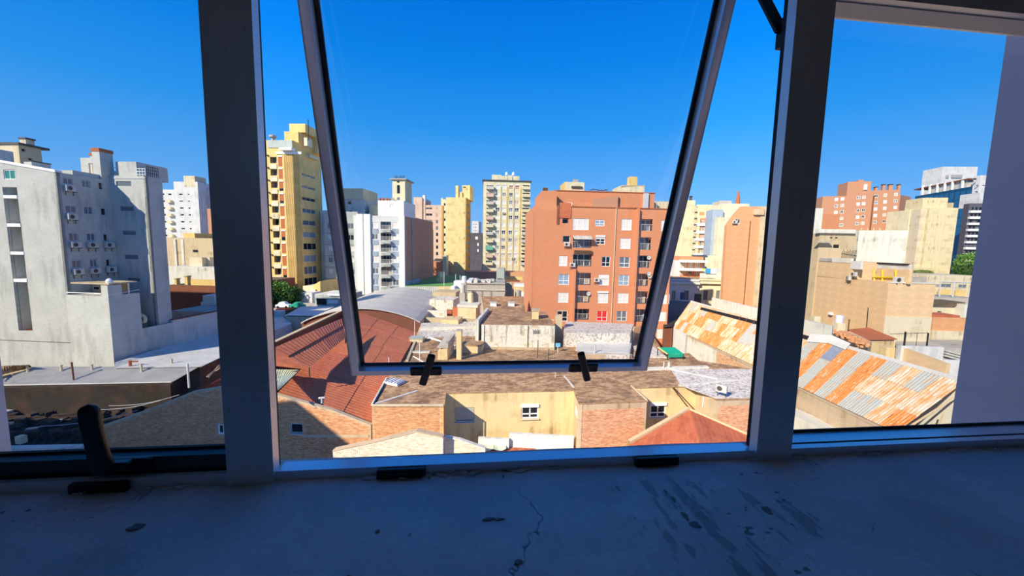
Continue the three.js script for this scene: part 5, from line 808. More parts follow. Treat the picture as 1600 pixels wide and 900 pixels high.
{ // tree at the foot of the yellow tower, cars, small roofs
  const zc = 78, c = onZc(435, 461, zc), t = thing('tree', 'bushy green tree at the foot of the yellow tower, beside the left post', 'tree', c.clone().setY(0)); part(t, 'trunk', new G().bar(c.clone().setY(0), c.clone().setY(c.y - 1), .3, 8), M.bark); crown(t, 'foliage', c, V3(3.6, 3.2, 3), 2600, M.foliage, .42); crown(t, 'foliage', onZc(429, 475, zc), V3(2.6, 3, 2.4), 1200, M.foliageDark, .4);
  const t2 = thing('tree', 'dark low tree in shade right of the bushy green tree', 'tree', onZc(460, 462, 80).setY(0)); part(t2, 'trunk', new G().bar(onZc(460, 466, 80).setY(0), onZc(460, 466, 80), .25, 8), M.bark); crown(t2, 'foliage', onZc(459, 463, 80), V3(2.6, 2.0, 2), 1400, M.foliageDark, .4); crown(t2, 'flowers', onZc(452, 466, 79), V3(.8, .5, .6), 90, M.redCloth, .35);
  const b = thing('white_block', 'small white house in shade at the foot of the yellow tower', 'house', onZc(478, 465, 80).setY(0)); boxPart(b, 'wall', frontPlan(468, 488, 470, 80, 5), 0, topY(475, 457, 80), M.whiteWall);
  const h = bldg('carport', 'low white building with an open garage, left of the sash stile', frontPlan(492, 540, 470, 74, 7), 0, topY(510, 460, 74), M.greyGreen, { 0: { w: (W) => [{ r: rectUV(W, [494.5, 466, 510, 476.5]), k: { n: 2, p: M.glassDark, f: M.frameDark } }, { r: rectUV(W, [511, 468, 528, 475]), k: { n: 1, p: M.whitePaint, f: M.offWhite } }] } }, { roof: M.whiteSheet });
  boxPart(h, 'parapet', frontPlan(512, 540, 462, 73.5, .4), topY(510, 461, 74), topY(520, 459, 73.5), M.whitePaint);
  const car = (px, py, m, label) => { const p = onZc(px, py, 72).setY(topY(446, 482.5, 71) + .01), k = thing('car', label, 'car', p), sh = new THREE.Shape(); [[-2.1, .3], [-2.1, .8], [-1.4, .95], [-.8, 1.45], [.7, 1.45], [1.4, .95], [2.1, .8], [2.1, .3]].forEach(([a, b2], i) => i ? sh.lineTo(a, b2) : sh.moveTo(a, b2)); part(k, 'body', new THREE.ExtrudeGeometry(sh, { depth: 1.6, bevelSize: .06, bevelThickness: .06, bevelSegments: 1 }).translate(0, 0, -.8).scale(.55, .75, .7), m); for (const x of [-.75, .72]) for (const z of [-.55, .55]) part(k, 'wheel', new THREE.CylinderGeometry(.22, .22, .16, 12).rotateX(Math.PI / 2).translate(x, .22, z), M.black); part(k, 'window_glass', new THREE.BoxGeometry(.9, .3, 1.2).translate(-.02, .88, 0), M.glassDark); return k; };
  const deck = thing('car_park', 'raised parking slab under the trees by the yellow tower', 'slab', onZc(450, 485, 74).setY(0)); boxPart(deck, 'slab', frontPlan(420, 475, 484, 71, 8), 0, topY(446, 482.5, 71), M.greyRoof);
  car(443, 481.5, M.whitePaint, 'white car parked under the trees by the yellow tower'); car(466, 482, M.tarp, 'green car parked right of the white car');
  const rr1 = thing('tiled_roof', 'ochre tiled low roof in front of the parked cars', 'roof', onY(445, 488, 6).setY(5)); sheets(rr1, [onY(420, 494, 5.2), onY(455, 491, 5.2), onY(466, 481, 6), onY(432, 482, 6)], 4, 1, [M.terracotta], { waves: 6, amp: .05 });
  const r3 = thing('low_roof', 'white and blue shaded sheet roof below the garage', 'roof', onY(490, 487, 6).setY(5)); sheets(r3, [onY(445, 493, 6), onY(490, 494, 6), onY(525, 478, 6.3), onY(470, 479, 6.3)], 5, 1, [M.whiteSheet], { waves: 3, amp: .02 }); part(r3, 'wall', new G().prism([onY(446, 494, 5.9), onY(490, 495, 5.9), onY(525, 479, 5.9), onY(470, 480, 5.9)], 0, 5.85), M.beige);
  const r4 = thing('low_roof', 'blue shaded flat roof with a dark wall by the left post', 'roof', onY(430, 505, 5.5).setY(5)); part(r4, 'slab', new G().prism([onY(415, 522, 5.2), onY(456, 505, 5.2), onY(440, 493.5, 5.2), onY(410, 495, 5.2)], 0, 5.2), M.whiteSheet); part(r4, 'parapet', new G().prism([onY(425, 494, 5.2), onY(446, 494, 5.2), onY(446, 492.5, 5.2), onY(425, 492.5, 5.2)], 5, 6.1), M.whiteSheet);
  // brick parapet along the upper red roof
  const pa = onY(400, 556, 8.6), pb = onY(537, 491, 8.4), pt = thing('parapet_wall', 'long dark brick parapet between the red roof and the blue roofs', 'wall', mixv(pa, pb, .5).setY(0)), th = Math.atan2(pb.z - pa.z, pb.x - pa.x); part(pt, 'wall', new G().prism([pa, pb, offs(pb, th - 1.57, .35), offs(pa, th - 1.57, .35)], 0, 8.9), M.brickDark); part(pt, 'coping', new G().prism([pa, pb, offs(pb, th - 1.57, .4), offs(pa, th - 1.57, .4)], 8.9, 9.0), M.tanWall);
}
{ // pink slab and yellow slab
  const zc = 165, P = frontPlan(658, 689.5, 321, zc, 14), k = () => ({ n: 3, f: M.pink, p: pick([M.glassDark, M.glassGrey, M.curtainTan]), ft: .12 });
  const t = bldg('pink_block', 'pink apartment slab left of the plain yellow wall', P, 4, topY(670, 320.5, zc), M.pink, { 0: { w: (W) => [...gridR(W, [[661.5, 675.5]], 370, [[324, 327], ...range(8, 333.2, 9.95, 4.2)], 668).map((w) => ({ ...w, k: k() })), ...gridR(W, [[681, 685]], 370, [[324, 327], ...range(8, 333.2, 9.95, 6)], 668).map((w) => ({ ...w, k: { ...k(), n: 1 } }))] } });
  boxPart(t, 'tall_wing', frontPlan(646, 659.5, 309, zc - .5, 13), 4, topY(650, 308.5, zc), M.pink); part(t, 'tall_wing', new G().prism(frontPlan(657, 664.5, 312, zc - .2, 8), 4, topY(662, 315, zc)), M.pink); boxPart(t, 'chimney', frontPlan(660.5, 664, 306, zc, 2), topY(660, 316, zc), topY(661, 305, zc), M.whitePaint);
  const ys = bldg('yellow_wall_block', 'block with a tall plain yellow wall and thin window edges, left of the cream tower', [...(() => { const p = frontPlan(697, 728.5, 309, 140, 16); const r = along(p[1], AWAY, 735.5, 320); return [p[0], p[1], r, offs(p[0], AWAY, p[1].distanceTo(r))]; })()], 4, topY(710, 308.5, 140), M.yellow, { 1: { m: M.ochreDeep, w: (W) => range(9, 318, 11.8, 5).map((r) => ({ r: rectUV(W, [729.6, r[0], 732.6, r[1]]), k: { n: 1, p: M.glassDark, f: M.ochreDeep } })) } });  // deeper ochre on the right flank stands in for its shade
  const Pl = frontPlan(689, 697.2, 318, 141.5, 10); const lt = bldg('yellow_edge', 'narrow yellow stair wing with small windows beside the plain yellow wall', Pl, 4, topY(693, 311.5, 141.5), M.cream, { 0: { w: (W) => range(9, 317, 11.9, 4.6).map((r, j) => ({ r: rectUV(W, [693.4, r[0], 696.4, r[1]]), k: { n: 1, p: M.glassDark } })) } }); boxPart(lt, 'brown_strip', frontPlan(689.6, 692.5, 330, 141.2, 1), 4, topY(690, 321, 141), M.ochreDeep); boxPart(lt, 'chimney', frontPlan(689, 692, 312, 142, 1.5), topY(690, 314, 142), topY(690, 309.5, 142), M.cream);
  boxPart(ys, 'roof_block', frontPlan(722, 734.5, 300, 144, 7), topY(725, 312, 144), topY(728, 289.5, 144), M.yellow); boxPart(ys, 'roof_block', frontPlan(711.8, 716, 300, 143, 2.5), topY(712, 312, 143), topY(713, 290, 143), M.yellow); boxPart(ys, 'roof_block', frontPlan(716, 722, 304, 143.5, 3), topY(718, 312, 143), topY(718, 300, 143), M.yellow); const dv = frontPlan(723.5, 728, 291, 143.9, .2); boxPart(ys, 'vent', dv, topY(725, 293.5, 144), topY(725, 292, 144), M.dark);
  const low = bldg('low_houses', 'low pink and brown houses at the foot of the pink slab', frontPlan(655, 697, 412, 135, 8), 2, topY(680, 408, 135), M.salmon, {}, { roof: M.rubble }); boxPart(low, 'shed', frontPlan(679, 691, 406, 136, 4), 2, topY(680, 404.5, 136), M.frameDark); boxPart(low, 'shed', frontPlan(692, 697.5, 400, 134, 3), 2, topY(695, 399, 134), M.paleGreen); { crown(low, 'creeper', onZc(657, 412, 130), V3(1.5, 2.4, 1.2), 240, M.foliageDark, .5); }
  const d = bldg('dark_block', 'dark slate block in shade between the yellow wall and the cream tower', frontPlan(733, 753.5, 368, 172, 10), 2, topY(740, 364, 172), M.darkBuilding, { 0: { w: (W) => [[742.5, 369.5, 746.5, 374], [745.5, 379.5, 748, 384], [745.5, 389, 748, 393.5]].map((r) => ({ r: rectUV(W, r), k: { n: 1, p: M.whitePaint, f: M.whitePaint } })) } }); void d;
  bldg('white_tower', 'tiny far white tower in the gap left of the cream tower', frontPlan(737.5, 748, 350, 260, 12), 0, topY(742, 345.5, 260), M.whiteWall, { 0: { w: (W) => gridR(W, [[739, 741], [742.5, 745]], 352, range(4, 349, 5, 2.4), 741).map((w) => ({ ...w, k: { n: 1, p: M.glassGrey, ft: .15 } })) } });
  bldg('far_block', 'tiny far orange and white block in the gap right of the cream tower', frontPlan(824, 845, 350, 210, 12), 0, topY(835, 344, 210), M.salmon, {});
}
{ // the cream tower
  const zc = 140, th = GRID - .12, P = frontPlan(755.5, 829, 283, zc, 18, th), B = along(P[0], th - Math.PI / 2, 750, 300), y1 = topY(758, 282.3, zc);
  const fl = range(11, 289.4, 11.78, 6.1), rows = fl;
  const t = bldg('cream_tower', 'cream apartment tower with projecting balconies and ochre stripes, centre of the skyline', P, 2, y1, M.cream, { 0: { w: (W) => { const o = []; gridR(W, [[774, 780.5], [784, 790.2], [794.6, 800.8], [804, 810.4]], 340, rows, 790).forEach((w) => o.push({ ...w, k: { n: 2, hb: true, ft: .12, f: M.frameWhite, p: w.j === 0 && w.i > 1 ? M.shutter : pick([M.glassDark, M.glassGrey, M.curtain, M.curtain, M.curtainTan]), box: w.j % 3 === 0 } })); gridR(W, [[759.8, 770.4]], 340, rows, 765).forEach((w) => o.push({ ...w, rec: .1, k: { n: 3, ft: .12, f: M.frameWhite, p: w.j === 8 ? M.tealCurtain : pick([M.glassDark, M.glassGrey, M.curtainTan]), bal: 1.3, balm: w.j === 8 ? M.tealCurtain : pick([M.cream, M.offWhite, M.pink]) } })); gridR(W, [[815.8, 826.6]], 340, rows, 820).forEach((w) => o.push({ ...w, rec: .4, k: { n: 2, ft: .12, f: M.frameDark, p: M.glassDark, bal: 1.3, balm: pick([M.cream, M.offWhite, M.creamPale]) } })); return o; } } }, { inset: .8 });
  const W = wallFrame(P[0], P[1]); for (const x of [791.8, 812.3]) { const a = W.uv(x, 345)[0]; part(t, 'ochre_stripe', new G().box(w3of(W, a, 2, .06), .55, y1 - 4, .16, W.th), M.ochre); } for (const x of [782.2, 802.4]) { const a = W.uv(x, 345)[0]; part(t, 'downpipe', new G().box(w3of(W, a, 2, .06), .18, y1 - 4, .16, W.th), M.tanWall); }
  part(t, 'cornice', new G().prism(insetPlan(P, [-.4, -.4, -.4, -.4]), y1, y1 + .35), M.frameDark); void B;
  for (const [a, b, y] of [[768.5, 783, 272.8], [783, 792.5, 274.5], [793.5, 800.5, 273.8], [801.5, 811.5, 275]]) boxPart(t, 'roof_room', frontPlan(a, b, 278, zc + 3, 5, th), y1, topY(a, y, zc + 3), M.cream); { const g = new G(); for (const x of [791.5, 802]) { const p = onZc(x, 274, zc + 4); g.cyl(p, [[.5, 0], [.5, .8], [.1, 1.2], [0, 1.2]], 8); } part(t, 'roof_cowl', g, M.whitePaint); }
  const wl = wallFrame(B, P[0]); const lw = range(9, 300, 13, 6).map((r) => ({ r: rectUV(wl, [751.5, r[0], 753.6, r[1]]), k: { n: 1, p: M.glassDark, ft: .1 } })); void lw;
  [[773, 303], [787, 334.5], [773, 331], [801.5, 405]].forEach(([x, y], i) => { const u = W.uv(x, y); ac('tiny air conditioner on the cream tower, ' + ['upper left beside the balconies', 'in the third column of windows', 'fourth floor beside the left balconies', 'low down between the two ochre stripes'][i], w3of(W, u[0], u[1], .1), W.th, 1.1, 'air conditioners on the cream tower'); });
}
// ---------------------------------------------------------------- the orange brick apartment building
{
  const th = .06, aw = th - Math.PI / 2, zc = 57, A = onZc(832.5, 400, zc), B = along(A, th, 1049, 400), P = rectPlan(A, B, 14), W = wallFrame(A, B), uv = (x, y) => W.uv(x, y);
  const yT = uv(960, 325)[1], yL = uv(845, 331)[1], N = M.salmon, wins = [];
  const cur = () => ({ n: 2, hb: true, f: M.frameWhite, p: pick([M.curtain, M.curtain, M.glassGrey, M.glassBlueDim]), ft: .08 });
  const add = (r, k = {}, rec = 0) => wins.push({ r: rectUV(W, r), rec, k: { ...cur(), ...k } });
  [[895, 341, 920, 359.5, 3], [930, 343, 944.5, 353.5, 2], [971, 342, 986.5, 360, 2]].forEach(([a, b, c, d, n]) => add([a, b, c, d], { n }));
  add([931, 370.5, 945, 382], { box: true, p: M.glassDark, sh: .3 }); add([969, 372, 985, 389]);
  add([873, 399.5, 886, 416]); add([940.5, 400.5, 953, 416.5], { p: M.glassDark }); add([968, 401.5, 983.5, 418], { p: M.glassGrey });
  add([872.5, 428.5, 889, 445]); add([935.5, 429, 951.5, 446], { n: 1, hb: false, p: M.curtain, sh: .4 }); add([966.5, 429.5, 982.5, 446]);
  add([871.5, 457, 888, 473]); add([934, 457.5, 950, 474], { box: true }); add([965, 458, 981.5, 474]);
  add([870.5, 485, 886.5, 502], { p: M.glassDark }); add([932.5, 486, 948.5, 502], { p: M.redCloth }); add([963.5, 486, 979, 502], { p: M.glassGrey });
  for (const [a, b] of [[460, 475], [487, 502], [514, 529]]) add([1026 + (529 - b) * .12, a, 1039 + (529 - b) * .12, b], { p: M.curtain });
  add([1033, 344, 1045, 361]); add([1032, 372, 1044, 389]); add([1031, 401, 1042, 418]); add([1030, 430, 1041, 446]);
  // recessed balconies
  const lg = (r, k = {}) => add(r, { n: 3, hb: false, rail: true, railm: M.offWhite, railz: 0, p: pick([M.glassDark, M.curtainTan, M.glassGrey]), ...k }, 1.0);
  [[998.5, 342, 1019.5, 361], [997, 370.5, 1017, 390.5], [995, 399, 1015, 418.5], [993.5, 427.5, 1012.5, 447], [992.5, 455, 1011.5, 475], [990.5, 483, 1009.5, 503], [988.5, 511, 1007, 530]].forEach((r) => lg(r));
  [[895.5, 370, 924, 387.5], [895.5, 397, 924, 416.5], [901.5, 426, 923, 445.5], [900.5, 454, 921.5, 473], [898, 482.5, 920, 500]].forEach((r) => lg(r));
  add([879.5, 368.5, 891, 379], { n: 1, hb: false, p: M.glassDark }, .1); add([879, 341, 888, 349], { n: 1, hb: false, p: M.glassDark }, .6);
  const outl = (w) => { const a = uv(833, 331), b = uv(845.5, 325), c = uv(846.5, 298), d = uv(869.5, 298), e = uv(869.5, 324.5); return [[0, 0], [W.L, 0], [W.L, yT], [e[0], yT], [e[0], d[1]], [c[0], c[1]], [b[0], b[1]], [0, a[1]]]; };
  const t = bldg('orange_brick_building', 'broad orange brick apartment building right of centre, red curtain in its lowest row', P, 0, yT, N, { 0: { w: wins, outline: outl }, 1: {}, 3: {} }, { inset: 1.6, coreM: M.salmonDeep });
  // right hand return of the bays, string lines and pipe
  for (const [x, y0, y1] of [[990.5, 326, 540], [896.5, 420, 540]]) { const a = uv(x, 440)[0], h = y0 < 400 ? yT : uv(x, 420)[1]; part(t, 'bay_return', new G().box(w3of(W, a, 0, .25), .35, h, .5, th), N); }
  { const a = uv(957.5, 440)[0]; part(t, 'downpipe', new G().bar(w3of(W, a, 0, .1), w3of(W, a, yT, .1), .06), M.beige); }
  for (const [x0, y, x1] of [[892, 324, 1048]]) { const p = uv(x0, y), q = uv(x1, y); part(t, 'coping', new G().box(w3of(W, (p[0] + q[0]) / 2, yT, -.1), q[0] - p[0], .12, .45, th), M.terracotta); }
  // upper storey set back behind the parapet
  const aw2 = offs(A, aw, 2.4), U = (x0, x1, y, d, back = 0) => { const a = along(offs(aw2, aw, back), th, x0, y), b = along(offs(aw2, aw, back), th, x1, y); return rectPlan(a, b, d); }, hy = (x, y, back = 0) => along(offs(aw2, aw, back), th, x, y).y;
  const UP = U(868, 1022.5, 312, 9), uy = hy(900, 299); boxPart(t, 'upper_storey', UP, yT - 1.6, uy, M.salmon);
  part(t, 'upper_storey', new G().prism([offs(W.A, th, uv(846.5, 310)[0]), offs(W.A, th, uv(869.5, 310)[0]), offs(offs(W.A, th, uv(869.5, 310)[0]), aw, 9), offs(offs(W.A, th, uv(846.5, 310)[0]), aw, 9)].map((p, i) => i < 2 ? offs(p, aw, .2) : p), yT - 2, uv(850, 298)[1] - .02), M.salmon);
  boxPart(t, 'upper_cap', insetPlan(UP, [-.1, -.1, -.1, -.1]), uy, uy + .12, M.terracotta);
  boxPart(t, 'white_tank', U(887, 894, 322, .9, -1), yT - .1, hy(890, 316.5, -1), M.whitePaint);
  { const p0 = hy(925, 310), m = U(925, 965.5, 316, .4, -.5); part(t, 'sloping_wall', new G().prism(m, yT - .1, [p0 - .2, hy(965, 306), hy(965, 306), p0 - .2]), M.orangeBrick); }
  boxPart(t, 'grey_panel', U(1006, 1013.5, 312, .3, -.3), yT, hy(1010, 302, -.3), M.lightGrey);
  { const g = new G(); for (const x of [1026, 1031, 1036, 1042, 1048]) { const p = along(aw2, th, x, 322); g.bar(p.clone().setY(yT), p.clone().setY(yT + 1.6), .05); } part(t, 'roof_post', g, M.tanWall); boxPart(t, 'rear_parapet', U(1022.5, 1049, 318, .3, 3), yT - .5, hy(1035, 315, 3), M.beige); }
  { const P2 = U(882, 913, 290, 4, 4), h = hy(890, 284.5, 4); boxPart(t, 'roof_room', P2, uy - .5, h, M.ochre); boxPart(t, 'roof_room', U(884, 913, 290, .3, 3.6), uy - .5, h - .05, M.cream); boxPart(t, 'vent_slot', U(893, 910, 291, .1, 3.4), hy(900, 294, 3.5), hy(900, 291, 3.5), M.frameDark); boxPart(t, 'chimney', U(896.5, 903.5, 283, 1, 4.4), h, hy(900, 280.5, 4.4), M.greyRoof);
    const P3 = U(971, 1007, 295, 5, 4), h3 = hy(980, 289.5, 4); boxPart(t, 'roof_room', P3, uy - .5, h3, M.cream); boxPart(t, 'chimney', U(984, 996, 280, 1.2, 4.6), h3, hy(990, 276, 4.6), M.ochre); part(t, 'gable_cap', new G().prism(U(971, 1007, 295, .3, 4), h3 - .1, [h3 - .4, h3 + .1, h3 + .1, h3 - .4]), M.cream); }
  { const g = new G(); for (let i = 0; i < 9; i++) { const a = along(offs(aw2, aw, .3), th, 922 + i * 3, 298), b = along(offs(aw2, aw, .3), th, 926 + i * 3, 297); g.bar(a.setY(uy + .2 + rnd() * .3), b.setY(uy + .2 + rnd() * .4), .05, 4); } part(t, 'roof_timber', g, M.bark); }
  boxPart(t, 'chimney', U(849, 856, 296, .8, -2), uv(850, 298)[1] - .1, uv(850, 292.5)[1], M.bark);
  // awning, left stair notch, dishes and air conditioners
  { const q = rectUV(W, [895, 368, 924, 374.5]), g = new G(); g.quad(w3of(W, q[0], q[1], 1.1), w3of(W, q[2], q[1], 1.1), w3of(W, q[2], q[3], 0), w3of(W, q[0], q[3], 0)); part(t, 'balcony_awning', g, M.offWhite); const r = rectUV(W, [897, 391, 924, 397]); part(t, 'planter', new G().box(w3of(W, (r[0] + r[2]) / 2, r[1], .15), r[2] - r[0], r[3] - r[1], .3, th), M.bark); }
  const nf = rectUV(W, [870, 321, 892, 350.5]); void nf;
  { const q = rectUV(W, [870.5, 321, 873, 350]), q2 = rectUV(W, [874.5, 321, 892, 341]); part(t, 'notch_return', new G().box(w3of(W, (q[0] + q[2]) / 2, q[1], .06), q[2] - q[0], q[3] - q[1], .16, th), M.brickDark); part(t, 'notch_wall', new G().box(w3of(W, (q2[0] + q2[2]) / 2, q2[1], .05), q2[2] - q2[0], q2[3] - q2[1] + .4, .12, th), M.terracottaFlat); }
  for (const [i, x, y] of [[0, 1013, 402], [1, 1014, 431], [2, 1013, 427], [3, 919, 458]]) { const u = uv(x, y), k = thing('satellite_dish', 'white satellite dish on the orange brick building, ' + ['third balcony of the right bay', 'fourth right balcony, lower dish', 'fourth right balcony, upper dish', 'fifth balcony of the left bay'][i], 'satellite dish', w3of(W, u[0], u[1], .35)); const d = new THREE.Mesh(new THREE.SphereGeometry(.42, 16, 8, 0, 6.283, 0, .9).scale(1, .6, 1).rotateX(-1.9), M.offWhite); d.name = 'dish'; d.castShadow = true; k.add(d); part(k, 'arm', new G().bar(w3of(W, u[0], u[1], 0), w3of(W, u[0], u[1], .38), .03), M.steel); }
  for (const [x, y, l] of [[885.5, 385, 'under the small window left of the awning'], [932, 440.5, 'beside the half shuttered window'], [894, 417, 'on the left balcony of the third storey']]) { const u = uv(x, y); ac('white air conditioner on the orange brick building, ' + l, w3of(W, u[0], u[1], .1), th, .95); }
}
M.dummy = 0; delete M.dummy;
// ---------------------------------------------------------------- right of the open sash
{
  const w1 = bldg('cream_wall_block', 'plain cream flank with a dark stepped edge behind the right sash stile', frontPlan(1056, 1086.5, 315, 104, 12), 0, topY(1080, 313, 104), M.creamPale, {}); { const p = onZc(1079, 312, 106); part(w1, 'roof_cowl', new G().cyl(p.setY(topY(1080, 313, 104)), [[.35, 0], [.35, 1.1], [.6, 1.2], [.1, 1.5], [0, 1.5]], 8), M.frameDark); }
  const W = wallFrame(onZc(1086, 360, 104), onZc(1088, 360, 103.9)); for (let i = 0; i < 7; i++) { const p = onZc(1087.5 - i * .7, 333 + i * 9.7, 104); part(w1, 'bracket', new G().box(p, .7, .35, .4, GRID), M.frameDark); } void W;
  const P = frontPlan(1089, 1124, 340, 136, 12), t = bldg('balcony_block', 'cream and orange apartment block with white balcony bands, right of the sash', P, 0, topY(1100, 341, 136), M.creamPale, { 0: { w: (w) => { const o = gridR(w, [[1094, 1098], [1099.5, 1104], [1107, 1112.5], [1115.5, 1120.5]], 372, [[344, 349], [353.5, 361.5], [365, 373], [377, 384.5], [388.5, 396.5]], 1100).map((q) => ({ ...q, k: { n: 2, p: pick([M.glassDark, M.glassGrey, M.shutter]), f: M.frameWhite, ft: .14 } })); return o; }, m: M.salmon } });
  const wf = wallFrame(P[0], P[1]); for (const y of [352, 364, 375.5, 387, 399]) { const v = wf.uv(1105, y)[1]; part(t, 'balcony_band', new G().box(w3of(wf, wf.L / 2, v - .25, .25), wf.L + .4, .9, .6, wf.th), M.whitePaint); } for (const x of [1089.5, 1106, 1122.5]) { const u = wf.uv(x, 370)[0]; part(t, 'pier', new G().box(w3of(wf, u, 0, .1), 1.0, topY(1100, 341, 136), .5, wf.th), M.creamPale); }
  const up = bldg('roof_block', 'orange top storey above the block with white balcony bands', frontPlan(1090, 1113.5, 330, 139, 8), 0, topY(1100, 321, 139), M.creamPale, { 0: { w: (w) => [[1093, 331, 1101, 337], [1104, 331, 1112, 337]].map((r) => ({ r: rectUV(w, r), k: { n: 1, p: M.orangeBrick, f: M.creamPale } })) } }); boxPart(up, 'parapet', frontPlan(1089, 1114, 321, 139, .5), topY(1100, 323, 139), topY(1100, 320, 139), M.creamPale);
  const c = bldg('white_block', 'cream white block with a dark roof and a stepped top, under the spire', frontPlan(1128, 1170, 330, 128, 14), 0, topY(1140, 318, 128), M.cream, {}); boxPart(c, 'dark_roof_room', frontPlan(1125, 1143, 320, 133, 6), topY(1140, 330, 128), topY(1130, 313.5, 133), M.greyRoof); boxPart(c, 'left_step', frontPlan(1113, 1130, 335, 127, 5), 0, topY(1120, 327.5, 127), M.blueGrey); boxPart(c, 'lower_front', frontPlan(1122, 1145, 350, 125, 3), 0, topY(1130, 339.5, 125), M.cream);
  { const p = onZc(1152.5, 318, 170), a = topY(1152, 320, 170), b = topY(1153, 299, 170), g = new G().cyl(p.setY(a - 8), [[1.1, 0], [1.1, 8], [.8, 10], [.25, 14], [.08, b - a + 8]], 8); const s = single('spire', 'thin dark spire standing behind the cream white block', 'spire', p.clone().setY(0), g.cyl(p.clone().setY(0), [[1.1, 0], [1.1, a - 8]], 8), M.terracotta); void s; }
  const pc = bldg('cream_podium', 'plain cream wall below the block with white balcony bands', frontPlan(1099, 1140, 400, 112, 10), 0, topY(1110, 399, 112), M.cream, {}); void pc;
  // terraces with laundry, classical fronts
  const P2 = frontPlan(1062, 1098, 420, 92, 8), tt = bldg('terrace_house', 'house with two white terrace decks and brick piers above the classical fronts', P2, 0, topY(1080, 401, 92), M.salmon, { 0: { w: (w) => gridR(w, [[1064, 1072], [1076, 1082], [1086, 1093]], 415, [[410, 420], [423, 429]], 1080).map((q) => ({ ...q, k: { n: 2, p: pick([M.glassDark, M.curtainTan]), f: M.frameWhite, ft: .1 } })) } }); const w2 = wallFrame(P2[0], P2[1]); for (const y of [408.5, 421.5]) part(tt, 'terrace_deck', new G().box(w3of(w2, w2.L / 2, w2.uv(1080, y)[1] - .2, .8), w2.L + .5, .55, 1.8, w2.th), M.whitePaint); boxPart(tt, 'side_wing', frontPlan(1053, 1063, 420, 92, 5), 0, topY(1058, 407, 92), M.whiteWall);
  const cl = (name, label, pxL, pxR, m, wx) => { const p = frontPlan(pxL, pxR, 455, 83, 12), y1 = topY(1080, 437, 83), t3 = bldg(name, label, p, 0, y1, m, { 0: { w: (w) => wx.map(([a, b]) => ({ r: rectUV(w, [a, 453.5, b, 469]), k: { n: 2, p: M.glassGrey, f: M.curtainTan, box: true, boxm: m } })) } }), w = wallFrame(p[0], p[1]); for (const [y, h, d] of [[443, .5, .7], [438, .35, .35]]) part(t3, 'cornice', new G().box(w3of(w, w.L / 2, w.uv(pxL + 5, y)[1], d / 2 - .1), w.L, h, d, w.th), m); part(t3, 'roof', new G().prism(insetPlan(p, [.3, .3, .3, .3]), y1, y1 + .1), M.membrane); return t3; };
  cl('classical_house', 'white classical house front with a heavy cornice, right of the orange brick building', 1040, 1091.5, M.whiteWall, [[1050, 1055], [1069.5, 1075.5]]); cl('classical_house', 'cream classical house front with joint lines and two shuttered windows', 1092, 1129.5, M.cream, [[1099.5, 1105], [1119.5, 1124]]);
  tankAt('water_tank', 'dark blue domed water tank in front of the white classical house', 1066, 468, 456.5, 7.2, topY(1066, 468, 79), M.blueGreyDark, { base: topY(1066, 468, 79) - 1, baseM: M.whiteWall });
  { const s = frontPlan(1087, 1095.5, 469, 78, .8), t4 = thing('chimney_box', 'grey metal box chimney in front of the cream classical house', 'chimney', s[0].clone().setY(0)); boxPart(t4, 'wall', s, 0, topY(1090, 459.5, 78), M.frameDark); }
  const ld = thing('laundry_line', 'lime, blue and white laundry hanging on the terrace above the classical house', 'laundry', onZc(1108, 424, 88).setY(topY(1108, 428, 88))); for (const [a, b, y0, y1, m] of [[1097, 1102, 419.5, 423, M.lime], [1102.5, 1110.5, 419.5, 427, M.blue], [1111, 1119, 420, 427.5, M.whitePaint], [1119, 1127, 420, 425, M.lightGrey]]) { const p = frontPlan(a, b, 423, 87, .1); boxPart(ld, 'cloth', p, topY(a, y1, 87), topY(a, y0, 87), m); } boxPart(ld, 'terrace_wall', frontPlan(1094, 1128, 432, 87.4, .3), topY(1108, 437, 84), topY(1108, 427, 87.4), M.whiteStain);
  // brick flank with the cut-off corner
  const A = onZc(1128.5, 470, 73), V = wallFrame(A, along(A, GRID, 1212, 470)), o = [[1129, 475], [1212, 492], [1212, 323], [1193, 322.5], [1160, 322.5], [1150, 333], [1136, 352]].map(([x, y]) => V.uv(x, y)); o[0][1] = 0; o[1][1] = 0;
  const bt = thing('brick_flank', 'tall blank orange brick flank with a cut-off upper corner, left of the right post', 'building', V.A.clone().add(V3(4, 0, -4)).setY(0));
  facade(bt, { ...V, L: 99 }, 0, 60, M.brickOrange, [{ r: rectUV(V, [1150, 342, 1156, 349]), k: { n: 2, p: M.glassDark } }], .4, 'wall', o); const bp = rectPlan(V.A, V.B, 12); { const g = new G(), a = (i, d) => w3of(V, o[i][0], o[i][1], -d); for (let i = 2; i < 6; i++) g.quad(a(i, .3), a(i + 1, .3), a(i + 1, 1), a(i, 1)); g.quad(a(6, .3), w3of(V, o[0][0], 0, -.3), w3of(V, o[0][0], 0, -1), a(6, 1)); part(bt, 'roof', g, M.brickOrange); } void bp;
  { const u = V.uv(1185, 400); part(bt, 'corner_strip', new G().box(w3of(V, V.uv(1188, 400)[0], 0, .05), 1.2, V.uv(1186, 323)[1], .12, V.th), M.tanWall); part(bt, 'pipe', new G().bar(w3of(V, V.uv(1166, 420)[0], 2, .1), w3of(V, V.uv(1166, 420)[0], V.uv(1166, 345)[1], .1), .06), M.brickDark); const q = rectUV(V, [1177, 327, 1192, 336]); part(bt, 'terrace_box', new G().box(w3of(V, (q[0] + q[2]) / 2, q[1], .2), q[2] - q[0], q[3] - q[1], .5, V.th), M.tanWall); void u; const e = V.uv(1147, 347); ac('small air conditioner high on the orange brick flank with the cut-off corner', w3of(V, e[0], e[1] - .3, .1), V.th, .9); }
}
